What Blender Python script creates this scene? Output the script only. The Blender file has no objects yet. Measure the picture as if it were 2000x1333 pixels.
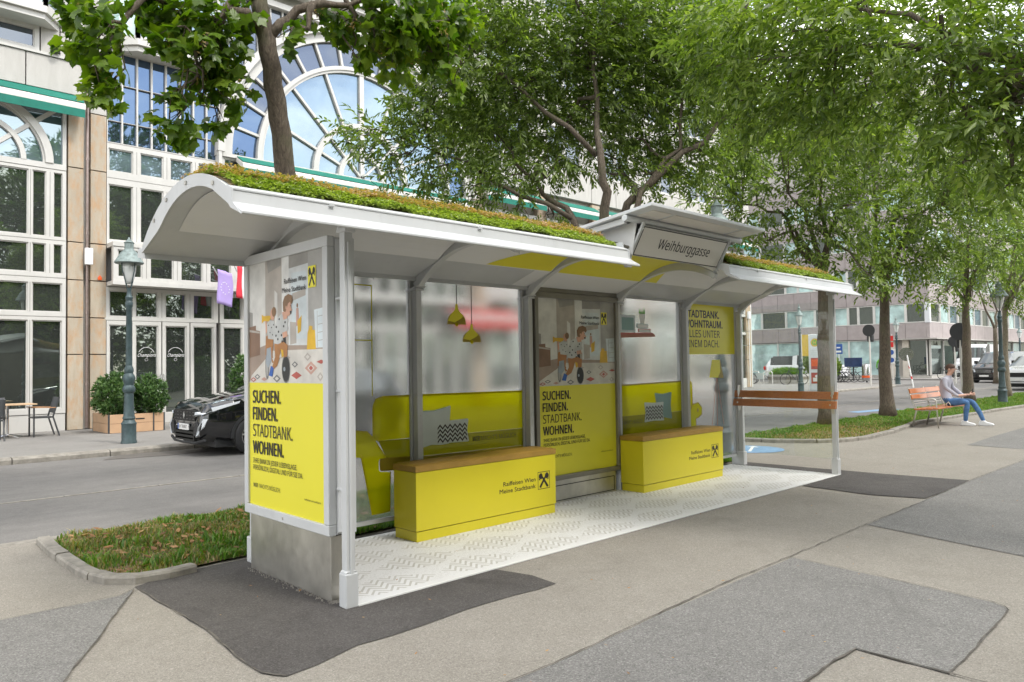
import bpy, bmesh, math, random, os
import numpy as np
from mathutils import Vector, Matrix

random.seed(7); rng = np.random.default_rng(7)
R = math.radians
scene = bpy.context.scene
col = scene.collection

# ------------------------------------------------------------------ camera
cam_d = bpy.data.cameras.new('camera')
cam_d.sensor_width = 36.0; cam_d.lens = 1446.7 / 2000 * 36
cam_d.clip_start = 0.05; cam_d.clip_end = 1500
cam = bpy.data.objects.new('camera', cam_d); col.objects.link(cam)
_y, _p, _r = 0.8081, 0.0327, -0.0159
f = Vector((math.cos(_p) * math.cos(_y), math.cos(_p) * math.sin(_y), math.sin(_p)))
r0 = f.cross(Vector((0, 0, 1))).normalized(); u0 = r0.cross(f)
rr = math.cos(_r) * r0 + math.sin(_r) * u0; uu = -math.sin(_r) * r0 + math.cos(_r) * u0
M = Matrix((rr, uu, -f)).transposed().to_4x4(); M.translation = Vector((-2.5435, -4.0902, 1.5))
cam.matrix_world = M
scene.camera = cam

# ------------------------------------------------------------------ light
world = bpy.data.worlds.new('World'); scene.world = world; world.use_nodes = True
SUN_EL, SUN_AZ = 52, 200          # degrees; azimuth measured from +X towards +Y in which the sun stands
sdir = Vector((math.cos(R(SUN_EL)) * math.cos(R(285)), math.cos(R(SUN_EL)) * math.sin(R(285)), math.sin(R(SUN_EL))))
nt = world.node_tree; nt.nodes.clear()
sky = nt.nodes.new('ShaderNodeTexSky'); sky.sky_type = 'NISHITA'; sky.sun_disc = False
sky.sun_elevation = R(SUN_EL); sky.sun_rotation = math.atan2(sdir.x, sdir.y); sky.dust_density = 1.5; sky.ozone_density = 1.2
bg = nt.nodes.new('ShaderNodeBackground'); bg.inputs['Strength'].default_value = 0.15
tc = nt.nodes.new('ShaderNodeTexCoord')
mp = nt.nodes.new('ShaderNodeMapping'); mp.inputs['Scale'].default_value = (1, 1, 2.6)
nz = nt.nodes.new('ShaderNodeTexNoise'); nz.inputs['Scale'].default_value = 2.3; nz.inputs['Detail'].default_value = 7; nz.inputs['Roughness'].default_value = .58
cr = nt.nodes.new('ShaderNodeValToRGB'); cr.color_ramp.elements[0].position = .42; cr.color_ramp.elements[1].position = .57
cr.color_ramp.elements[0].color = (.12, .12, .12, 1)
mx = nt.nodes.new('ShaderNodeMix'); mx.data_type = 'RGBA'
mx.inputs['B'].default_value = (10.7, 10.5, 10.2, 1)
ow = nt.nodes.new('ShaderNodeOutputWorld')
L = nt.links.new
L(tc.outputs['Generated'], mp.inputs['Vector']); L(mp.outputs[0], nz.inputs['Vector']); L(nz.outputs['Fac'], cr.inputs[0])
L(cr.outputs[0], mx.inputs['Factor']); L(sky.outputs[0], mx.inputs['A']); L(mx.outputs['Result'], bg.inputs['Color']); L(bg.outputs[0], ow.inputs[0])
sun_d = bpy.data.lights.new('sun', 'SUN'); sun_d.energy = 1.15; sun_d.angle = R(11); sun_d.color = (1, .965, .91)
sun = bpy.data.objects.new('sun', sun_d); col.objects.link(sun)
sun.rotation_euler = (-sdir).to_track_quat('-Z', 'Y').to_euler()
scene.view_settings.view_transform = 'Standard'; scene.view_settings.look = 'None'
scene.view_settings.gamma = 1; scene.view_settings.use_curve_mapping = False
scene.view_settings.exposure = 1.13
scene.render.engine = 'CYCLES'
cy = scene.cycles
cy.use_denoising = True; cy.max_bounces = 10; cy.transparent_max_bounces = 24; cy.transmission_bounces = 8
cy.diffuse_bounces = 4; cy.glossy_bounces = 4; cy.caustics_reflective = False; cy.caustics_refractive = False
cy.sample_clamp_indirect = 6

# ------------------------------------------------------------------ materials
MATS = {}
def lin(c):
    return tuple(((v / 255) / 12.92 if v / 255 <= .04045 else (((v / 255) + .055) / 1.055) ** 2.4) for v in c)
class NG:
    """small helper to write node expressions"""
    def __init__(s, name):
        s.m = bpy.data.materials.new(name); s.m.use_nodes = True; s.t = s.m.node_tree; s.t.nodes.clear()
        s.out = s.n('ShaderNodeOutputMaterial'); MATS[name] = s.m
    def n(s, t, **k):
        nd = s.t.nodes.new(t)
        for a, b in k.items(): setattr(nd, a, b)
        return nd
    def put(s, sock, v):
        if isinstance(v, bpy.types.NodeSocket): s.t.links.new(v, sock)
        elif v is not None: sock.default_value = v
    def math(s, op, a, b=None, c=None, clamp=False):
        nd = s.n('ShaderNodeMath', operation=op, use_clamp=clamp)
        s.put(nd.inputs[0], a); s.put(nd.inputs[1], b); s.put(nd.inputs[2], c)
        return nd.outputs[0]
    def coord(s, which='Object'):
        if which == 'Position': return s.n('ShaderNodeNewGeometry').outputs['Position']
        return s.n('ShaderNodeTexCoord').outputs[which]
    def noise(s, vec, scale, detail=4, rough=.55, out='Fac', dist=0):
        nd = s.n('ShaderNodeTexNoise'); s.put(nd.inputs['Vector'], vec)
        nd.inputs['Scale'].default_value = scale; nd.inputs['Detail'].default_value = detail; nd.inputs['Roughness'].default_value = rough; nd.inputs['Distortion'].default_value = dist
        return nd.outputs[out]
    def scalev(s, vec, sc):
        nd = s.n('ShaderNodeMapping'); s.put(nd.inputs['Vector'], vec); nd.inputs['Scale'].default_value = sc
        return nd.outputs[0]
    def ramp(s, fac, stops):
        nd = s.n('ShaderNodeValToRGB'); s.put(nd.inputs[0], fac); e = nd.color_ramp.elements
        e[0].position, e[0].color = stops[0][0], (*stops[0][1], 1); e[1].position, e[1].color = stops[1][0], (*stops[1][1], 1)
        for p, c in stops[2:]:
            k = e.new(p); k.color = (*c, 1)
        return nd.outputs[0]
    def mix(s, fac, a, b, blend='MIX'):
        nd = s.n('ShaderNodeMix', data_type='RGBA', blend_type=blend)
        s.put(nd.inputs['Factor'], fac)
        s.put(nd.inputs['A'], (*a, 1) if isinstance(a, tuple) else a); s.put(nd.inputs['B'], (*b, 1) if isinstance(b, tuple) else b)
        return nd.outputs['Result']
    def bump(s, h, strength=.3, dist=.01):
        nd = s.n('ShaderNodeBump'); s.put(nd.inputs['Height'], h); nd.inputs['Strength'].default_value = strength; nd.inputs['Distance'].default_value = dist
        return nd.outputs[0]
    def bsdf(s, color, rough=.5, metal=0, bump=None, spec=.5, coat=0, alpha=None, **k):
        nd = s.n('ShaderNodeBsdfPrincipled')
        s.put(nd.inputs['Base Color'], (*color, 1) if isinstance(color, tuple) else color)
        s.put(nd.inputs['Roughness'], rough); s.put(nd.inputs['Metallic'], metal); s.put(nd.inputs['Specular IOR Level'], spec)
        s.put(nd.inputs['Coat Weight'], coat)
        if bump: s.put(nd.inputs['Normal'], bump)
        return nd.outputs[0]
    def done(s, sh):
        s.t.links.new(sh, s.out.inputs[0]); return s.m
    def schlick(s, f0=.04):
        lw = s.n('ShaderNodeLayerWeight'); lw.inputs['Blend'].default_value = .5
        return s.math('ADD', f0, s.math('MULTIPLY', s.math('POWER', lw.outputs['Facing'], 5), 1 - f0), clamp=True)
    def sh(s, t, color=None, **k):
        nd = s.n(t)
        if color is not None: s.put(nd.inputs['Color'], (*color, 1) if isinstance(color, tuple) else color)
        for a, b in k.items(): s.put(nd.inputs[a.replace('_', ' ')], b)
        return nd.outputs[0]
    def mixsh(s, fac, a, b):
        nd = s.n('ShaderNodeMixShader'); s.put(nd.inputs[0], fac); s.t.links.new(a, nd.inputs[1]); s.t.links.new(b, nd.inputs[2])
        return nd.outputs[0]

def simple(name, color, rough=.5, metal=0, var=.08, vscale=3, bump=0, bscale=60, spec=.5, coat=0, dirt=0):
    g = NG(name); p = g.coord('Position')
    n = g.noise(p, vscale, 5)
    lo = tuple(c * (1 - var) for c in color); hi = tuple(min(1, c * (1 + var)) for c in color)
    c = g.ramp(n, [(.3, lo), (.7, hi)])
    if dirt:
        d = g.noise(g.scalev(p, (1, 1, .35)), 9, 6, .7)
        c = g.mix(g.math('MULTIPLY', g.ramp(d, [(.55, (0, 0, 0)), (.8, (1, 1, 1))]), dirt), c, tuple(x * .45 for x in color))
    ro = g.math('ADD', rough - .06, g.math('MULTIPLY', g.noise(p, vscale * 4, 4), .12)) if rough > .1 else rough
    b = g.bump(g.noise(p, bscale, 3), bump, .01) if bump else None
    return g.done(g.bsdf(c, ro, metal, b, spec, coat))

simple('grey_paint', (.55, .56, .56), .32, .0, .06, 2, .03, 250, dirt=.22)
simple('white_trim', (.62, .635, .65), .3, 0, .03, 2, dirt=.05)
simple('ceiling_panel', (.74, .74, .73), .45, 0, .03, 1.5, dirt=.05)
simple('yellow_paint', (.62, .535, .02), .34, 0, .03, 1.2, .02, 200, dirt=.07)
simple('yellow_print', (.74, .67, .035), .42, 0, .02, 1)
simple('yellow_dark', (.30, .22, .008), .45, 0, .03, 2)
simple('brown_vinyl', (.34, .20, .035), .48, 0, .1, 9, .15, 40)
simple('black_ink', (.018, .014, .012), .5, 0, .02)
simple('dark_gap', (.015, .015, .014), .7)
simple('crack_tar', (.11, .098, .082), .9, 0, .5, 14)
simple('dark_rubber', (.02, .02, .02), .75)
simple('white_ink', (.78, .78, .76), .45)
simple('sign_face', (.72, .69, .64), .5, 0, .02)
simple('window_frame', (.56, .55, .515), .4, 0, .06, 1.3, dirt=.25)
simple('awning_green', (.004, .155, .11), .75, 0, .15, 5)
simple('added_awning_red', (.55, .03, .03), .75, 0, .1, 5)
simple('awning_metal', (.62, .60, .56), .4, 0, .05, dirt=.25)
simple('planter_wood', (.50, .32, .19), .6, 0, .12, 2, .1, 40)
simple('lamp_paint', (.05, .08, .085), .5, .1, .3, 12, .2, 60, dirt=.4)
simple('lamp_copper', (.20, .25, .24), .55, .1, .35, 14, .2, 60, dirt=.3)
simple('car_black', (.006, .0065, .008), .08, 0, .05, 3, coat=1)
simple('car_white', (.75, .76, .77), .2, 0, .02, coat=1)
simple('car_plastic', (.025, .026, .028), .55)
simple('chrome', (.75, .76, .78), .15, 1, .03)
simple('stainless', (.60, .58, .53), .42, 1, .2, 3, .05, 30, dirt=.3)
simple('bronze_frame', (.25, .235, .20), .38, .6, .12, 3)
simple('chair_fabric', (.07, .075, .08), .7)
simple('chair_metal', (.05, .052, .055), .45)
simple('teak', (.36, .19, .09), .55, 0, .2, 12)
simple('table_wood', (.55, .38, .23), .5, 0, .15, 8)
simple('denim', (.07, .16, .33), .85, 0, .25, 14, .2, 200)
simple('shirt', (.40, .40, .46), .85, 0, .08, 8)
simple('skin', (.60, .36, .27), .5, 0, .06, 20)
simple('hair', (.07, .035, .022), .7, 0, .3, 60)
simple('shoe', (.75, .75, .75), .5)
simple('phone', (.015, .015, .02), .2)
simple('concrete', (.42, .40, .36), .85, 0, .14, 4, .3, 60, dirt=.3)
simple('kerb_granite', (.27, .25, .215), .88, 0, .3, 9, .5, 90, dirt=.6)
simple('roof_stone', (.40, .38, .35), .8)
simple('purple_cladding', (.33, .29, .28), .6, 0, .1, 2.2, .05, 30, dirt=.2)
simple('beige_cladding', (.55, .50, .43), .7, 0, .08, 2, dirt=.2)
simple('curtain', (.42, .58, .55), .8, 0, .1, 5)
simple('pipe_metal', (.30, .24, .22), .35, .8, .2, 6)
simple('box_white', (.8, .8, .8), .5)
simple('orange_plastic', (.8, .12, .02), .45)
simple('red_paint', (.6, .02, .02), .45)
simple('blue_paint', (.03, .10, .36), .5)
simple('blue_marking', (.19, .31, .46), .8, 0, .12, 10)
simple('teal_print', (.22, .36, .35), .5)
simple('pale_print', (.62, .68, .66), .5)
simple('terracotta_print', (.36, .12, .06), .5)
simple('leaf_print', (.12, .42, .02), .5)
simple('totem_white', (.72, .76, .78), .35)
simple('totem_yellow', (.62, .42, .03), .5)
simple('bike_frame', (.04, .045, .05), .4)
simple('tyre', (.022, .022, .023), .8, 0, .1, 30)
simple('flag_violet', (.40, .30, .62), .75)
simple('flag_red', (.62, .03, .05), .75)
simple('flag_white', (.75, .74, .74), .75)
simple('lock_silver', (.6, .6, .6), .25, 1)
for nm, c in dict(ph_wall=(.64, .63, .60), ph_wall2=(.42, .38, .34), ph_pillar=(.70, .70, .68), ph_room=(.60, .62, .62), ph_grey=(.36, .35, .33), ph_floor=(.34, .26, .21),
                  ph_rug=(.60, .57, .52), ph_box=(.22, .13, .085), ph_yel=(.66, .40, .02), ph_draw=(.58, .64, .66), ph_hair=(.22, .12, .055), ph_skin=(.60, .33, .23),
                  ph_shirt=(.50, .51, .50), ph_pants=(.38, .17, .055), ph_black=(.02, .02, .022), ph_grey2=(.17, .17, .17), ph_blue=(.03, .11, .40), ph_red=(.42, .09, .07),
                  ph_pink=(.5, .3, .24), ph_rim=(.30, .34, .38), ph_shade=(.30, .29, .27)).items():
    simple(nm, c, .35, 0, .16, 7, spec=.4)

def stone_mat(name, a, b, rust=0):
    g = NG(name); p = g.coord('Position')
    oi = g.n('ShaderNodeObjectInfo').outputs['Random']
    st = g.noise(g.scalev(p, (1.2, 1.2, .22)), 5, 8, .65, dist=.4)
    c = g.ramp(st, [(.25, a), (.75, b)])
    c = g.mix(g.math('MULTIPLY', oi, .35), c, tuple(x * .82 for x in a))
    pits = g.ramp(g.noise(p, 26, 3, .7), [(.66, (0, 0, 0)), (.74, (1, 1, 1))])
    c = g.mix(g.math('MULTIPLY', pits, .5), c, tuple(x * .4 for x in a))
    if rust:
        rs = g.ramp(g.noise(g.scalev(p, (2.2, 2.2, .9)), 2.6, 7, .7), [(.46, (0, 0, 0)), (.66, (1, 1, 1))])
        c = g.mix(g.math('MULTIPLY', rs, rust), c, (.45, .25, .11))
        r2 = g.ramp(g.noise(g.scalev(p, (3, 3, 2)), 7, 6, .75), [(.60, (0, 0, 0)), (.70, (1, 1, 1))]); c = g.mix(g.math('MULTIPLY', r2, .5), c, (.30, .17, .08))
    g.done(g.bsdf(c, .75, 0, g.bump(g.noise(p, 40, 5), .25, .01)))
stone_mat('stone_pale', (.43, .415, .38), (.54, .525, .49))
stone_mat('stone_beige', (.37, .31, .23), (.50, .44, .345), .65)

def wood_mat(name, a, b):
    g = NG(name); p = g.coord('Position')
    n = g.noise(g.scalev(p, (2, 22, 22)), 3, 6, .6, dist=.6)
    c = g.ramp(n, [(.3, a), (.7, b)])
    g.done(g.bsdf(c, .38, 0, g.bump(n, .1, .004), coat=.2))
wood_mat('slat_wood', (.34, .115, .03), (.50, .19, .055))
wood_mat('slat_orange', (.42, .11, .022), (.56, .18, .04))

def asphalt(name, a, b, speck=.25, scale=110, rough=.88, patchy=.14, streak=False):
    g = NG(name); p = g.coord('Position')
    big = g.noise(p, .9, 6, .6)
    c = g.ramp(big, [(.3, a), (.7, b)])
    mid = g.ramp(g.noise(p, 5, 6, .7), [(.35, (0, 0, 0)), (.75, (1, 1, 1))])
    c = g.mix(g.math('MULTIPLY', mid, patchy), c, tuple(x * .62 for x in a))
    v = g.n('ShaderNodeTexVoronoi'); g.put(v.inputs['Vector'], p); v.inputs['Scale'].default_value = scale
    rnd = g.n('ShaderNodeSeparateColor'); g.put(rnd.inputs[0], v.outputs['Color'])
    c = g.mix(g.math('MULTIPLY', g.ramp(rnd.outputs[0], [(.55, (0, 0, 0)), (1, (1, 1, 1))]), speck), c, tuple(min(1, x * 1.9 + .05) for x in b))
    c = g.mix(g.math('MULTIPLY', g.ramp(rnd.outputs[1], [(.5, (0, 0, 0)), (1, (1, 1, 1))]), speck * 1.3), c, tuple(x * .35 for x in a))
    fine = g.noise(p, 60, 4, .8)
    c = g.mix(g.math('MULTIPLY', g.ramp(fine, [(.5, (0, 0, 0)), (.8, (1, 1, 1))]), speck), c, tuple(x * .5 for x in a))
    st = g.ramp(g.noise(p, 1.7, 7, .72, dist=1.2), [(.54, (0, 0, 0)), (.72, (1, 1, 1))])
    c = g.mix(g.math('MULTIPLY', st, patchy * 1.6), c, tuple(x * .60 for x in a))
    gv = g.n('ShaderNodeTexVoronoi'); g.put(gv.inputs['Vector'], p); gv.inputs['Scale'].default_value = 2.6
    gs = g.n('ShaderNodeSeparateColor'); g.put(gs.inputs[0], gv.outputs['Color'])
    spot = g.math('MULTIPLY', g.math('LESS_THAN', gv.outputs['Distance'], g.math('MULTIPLY', gs.outputs[1], .045)), g.math('GREATER_THAN', gs.outputs[0], .45))
    c = g.mix(g.math('MULTIPLY', spot, .5), c, tuple(x * .45 for x in a))
    if streak:
        sk = g.ramp(g.noise(g.scalev(p, (.10, 1.6, 1)), 2.2, 5, .6), [(.35, (0, 0, 0)), (.7, (1, 1, 1))]); c = g.mix(g.math('MULTIPLY', sk, .30), c, tuple(x * .70 for x in a))
    h = g.math('ADD', g.math('MULTIPLY', v.outputs['Distance'], .6), fine)
    g.done(g.bsdf(c, rough, 0, g.bump(h, .5, .006), spec=.3))
asphalt('pavement_asphalt', (.255, .234, .199), (.30, .277, .238), .30, 170, patchy=.22)
asphalt('grey_asphalt', (.180, .174, .162), (.225, .218, .204), .42, 160, patchy=.22)
asphalt('dark_asphalt', (.068, .062, .058), (.108, .10, .093), .3, 160, patchy=.4)
asphalt('road_asphalt', (.175, .168, .157), (.22, .21, .197), .15, 100, patchy=.3, streak=True)
asphalt('walk_asphalt', (.22, .21, .195), (.265, .255, .236), .15, 100)
asphalt('soil', (.17, .12, .07), (.30, .22, .12), .4, 40)
asphalt('damp_asphalt', (.11, .10, .09), (.17, .155, .14), .15, 100, .5)

def glass_win(name, base, tint, refl, rough=.015):
    """window pane of an unlit room: dark body under a mirror-like coating"""
    g = NG(name); p = g.coord('Position')
    w = g.bump(g.noise(p, .55, 1), .12, .12)
    fac = g.schlick(refl)
    n = g.noise(p, .8, 3)
    c = g.ramp(n, [(.35, tuple(x * .6 for x in base)), (.65, tuple(min(1, x * 1.3) for x in base))])
    d = g.bsdf(c, .7)
    gl = g.n('ShaderNodeBsdfGlossy'); g.put(gl.inputs['Color'], (*tint, 1)); gl.inputs['Roughness'].default_value = rough; g.put(gl.inputs['Normal'], w)
    g.done(g.mixsh(fac, d, gl.outputs[0]))
glass_win('pane_dark', (.010, .014, .011), (.70, .80, .74), .27)
glass_win('pane_blue', (.012, .024, .05), (.15, .225, .35), .62)
glass_win('pane_light', (.12, .17, .20), (.42, .53, .60), .46)
glass_win('pane_grey', (.035, .043, .055), (.27, .31, .37), .45)
glass_win('pane_curtain', (.42, .58, .56), (.85, .95, .93), .14)
glass_win('car_glass', (.02, .025, .025), (.8, .85, .85), .14)

g = NG('clear_glass')
tr = g.sh('ShaderNodeBsdfTransparent', (.95, .975, .965)); gl = g.n('ShaderNodeBsdfGlossy'); gl.inputs['Roughness'].default_value = .01
g.done(g.mixsh(g.schlick(.03), tr, gl.outputs[0]))

g = NG('frosted_glass')      # glass under a matt film: blurs what is behind and glows a little in daylight
rf = g.n('ShaderNodeBsdfRefraction'); rf.inputs['Roughness'].default_value = .12; rf.inputs['IOR'].default_value = 1.38; g.put(rf.inputs['Color'], (.985, .99, .99, 1))
tl = g.sh('ShaderNodeBsdfTranslucent', (.95, .97, .98)); df = g.sh('ShaderNodeBsdfDiffuse', (.9, .92, .93)); gl = g.n('ShaderNodeBsdfGlossy'); gl.inputs['Roughness'].default_value = .03
g.done(g.mixsh(g.schlick(.03), g.mixsh(.22, rf.outputs[0], g.mixsh(.30, tl, df)), gl.outputs[0]))

def film(name, c, cover, tcol=None):
    g = NG(name)
    tr = g.sh('ShaderNodeBsdfTransparent', tcol or c); d = g.sh('ShaderNodeBsdfDiffuse', c); tl = g.sh('ShaderNodeBsdfTranslucent', c)
    gl = g.n('ShaderNodeBsdfGlossy'); gl.inputs['Roughness'].default_value = .03
    g.done(g.mixsh(g.schlick(.04), g.mixsh(cover, tr, g.mixsh(.4, d, tl)), gl.outputs[0]))
film('yellow_film', (.92, .86, .0), .55, (1, 1, .01))
film('olive_film', (.34, .30, .0), .5, (.55, .55, .01))
film('yellow_edge_film', (.70, .62, .01), .8)

def leaf_mat(name, dark, mid, light, rust=None, trans=.4, gloss=.3):
    g = NG(name)
    ri = g.n('ShaderNodeNewGeometry').outputs['Random Per Island']
    p = g.coord('Position')
    big = g.noise(p, 1.1, 3)
    v = g.math('ADD', g.math('MULTIPLY', ri, .75), g.math('MULTIPLY', g.math('SUBTRACT', big, .35), .7), clamp=True)
    stops = [(.1, dark), (.5, mid), (.92, light)]
    if rust: stops.append((.985, rust))
    c = g.ramp(v, stops)
    pr = g.n('ShaderNodeBsdfPrincipled'); g.put(pr.inputs['Base Color'], c); pr.inputs['Roughness'].default_value = gloss + .08; pr.inputs['Specular IOR Level'].default_value = .55
    tl = g.n('ShaderNodeBsdfTranslucent')
    g.put(tl.inputs['Color'], g.mix(1.0, c, (1.3, 1.5, .35), 'MULTIPLY'))
    g.done(g.mixsh(trans, pr.outputs[0], tl.outputs[0]))
leaf_mat('leaf_maple', (.055, .115, .010), (.12, .205, .016), (.25, .33, .03), (.48, .38, .09), trans=.45)
leaf_mat('leaf_tree', (.07, .115, .028), (.16, .23, .052), (.34, .42, .15), trans=.48)
leaf_mat('leaf_tree_pale', (.065, .11, .02), (.15, .22, .042), (.33, .40, .13), trans=.46)
leaf_mat('leaf_laurel', (.03, .075, .022), (.075, .15, .045), (.20, .30, .12), trans=.2, gloss=.2)
leaf_mat('grass_blade', (.06, .14, .02), (.11, .23, .03), (.22, .33, .06), (.45, .38, .18), gloss=.5)
leaf_mat('grass_dry', (.10, .10, .03), (.30, .24, .10), (.45, .36, .19), gloss=.5)
leaf_mat('sedum_green', (.16, .22, .05), (.30, .37, .10), (.46, .52, .19), gloss=.5)
leaf_mat('sedum_red', (.26, .24, .09), (.46, .31, .18), (.56, .31, .22), gloss=.5)
leaf_mat('dead_leaf', (.16, .07, .02), (.32, .15, .05), (.45, .28, .12), trans=.15, gloss=.5)
leaf_mat('leaf_backdrop', (.03, .075, .012), (.075, .15, .022), (.16, .26, .04))

g = NG('bark'); p = g.coord('Position')
n1 = g.noise(g.scalev(p, (9, 9, 2.4)), 5, 7, .7, dist=.5)
c = g.ramp(n1, [(.3, (.055, .042, .032)), (.55, (.15, .12, .09)), (.75, (.235, .20, .15))])
c = g.mix(g.math('MULTIPLY', g.ramp(g.noise(p, 4, 4), [(.5, (0, 0, 0)), (.7, (1, 1, 1))]), .4), c, (.13, .135, .07))
g.done(g.bsdf(c, .9, 0, g.bump(n1, .8, .02)))
g = NG('bark_pale'); p = g.coord('Position')
n1 = g.noise(g.scalev(p, (9, 9, 4)), 4, 7, .7, dist=.5)
c = g.ramp(n1, [(.3, (.16, .13, .095)), (.55, (.27, .235, .18)), (.75, (.36, .32, .25))])
g.done(g.bsdf(c, .9, 0, g.bump(n1, .5, .015)))

# chevron pattern of the white floor mat: printed raised zigzags in staggered fields
g = NG('mat_chevron'); p = g.coord('Position')
sx = g.n('ShaderNodeSeparateXYZ'); g.put(sx.inputs[0], p); X, Y = sx.outputs[0], sx.outputs[1]
def tri(a, per):   # 0..1 triangle wave
    return g.math('ABSOLUTE', g.math('SUBTRACT', g.math('MULTIPLY', g.math('FRACT', g.math('DIVIDE', a, per)), 2), 1))
zz = g.math('ADD', Y, g.math('MULTIPLY', tri(X, .15), .085))
wob = g.math('MULTIPLY', g.math('SUBTRACT', g.noise(p, 45, 2), .5), .012)
ln = g.math('GREATER_THAN', g.math('FRACT', g.math('DIVIDE', g.math('ADD', zz, wob), .062)), .60)
row = g.math('FLOOR', g.math('DIVIDE', Y, .39))
ux = g.math('SUBTRACT', g.math('MULTIPLY', g.math('FRACT', g.math('ADD', g.math('DIVIDE', X, .78), g.math('MULTIPLY', row, .37))), 2), 1)
uy = g.math('SUBTRACT', g.math('MULTIPLY', g.math('FRACT', g.math('DIVIDE', Y, .39)), 2), 1)
dm = g.math('ADD', g.math('ABSOLUTE', ux), g.math('MULTIPLY', g.math('ABSOLUTE', uy), .75))
mask = g.math('LESS_THAN', dm, .98)
dash = g.math('MULTIPLY', g.math('GREATER_THAN', g.math('FRACT', g.math('DIVIDE', Y, .021)), .6), g.math('GREATER_THAN', g.noise(p, 70, 2, .6), .53))
edge = g.math('MULTIPLY', g.math('GREATER_THAN', Y, .07), g.math('LESS_THAN', Y, 1.52))
k1 = g.math('MULTIPLY', g.math('MULTIPLY', ln, mask), edge)
k2 = g.math('MULTIPLY', g.math('MULTIPLY', dash, g.math('SUBTRACT', 1, mask)), edge)
fade = g.math('ADD', .45, g.math('MULTIPLY', g.noise(p, 3, 3), .7), clamp=True)
c = g.mix(g.math('MULTIPLY', g.math('MULTIPLY', k1, fade), .8), (.68, .68, .67), (.36, .34, .29))
c = g.mix(g.math('MULTIPLY', k2, .42), c, (.40, .385, .35))
dt = g.ramp(g.noise(p, 2.4, 7, .7, dist=.8), [(.5, (0, 0, 0)), (.75, (1, 1, 1))]); c = g.mix(g.math('MULTIPLY', dt, .22), c, (.50, .47, .41))
spk = g.ramp(g.noise(p, 120, 3, .7), [(.64, (0, 0, 0)), (.76, (1, 1, 1))])
c = g.mix(g.math('MULTIPLY', spk, .35), c, (.4, .38, .34))
g.done(g.bsdf(c, .6, 0, g.bump(g.math('SUBTRACT', g.noise(p, 90, 3), g.math('ADD', k1, k2)), .5, .003)))

simple('lens_glow', (.72, .76, .80), .08, 0, .05, 5, coat=1)
simple('chrome_dark', (.16, .16, .17), .25, 1, .05)
simple('board_blue', (.03, .05, .12), .15, 0, .3, 2)

simple('joint_grey', (.16, .15, .13), .8)  # colour of the dark joints between window sashes
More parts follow.
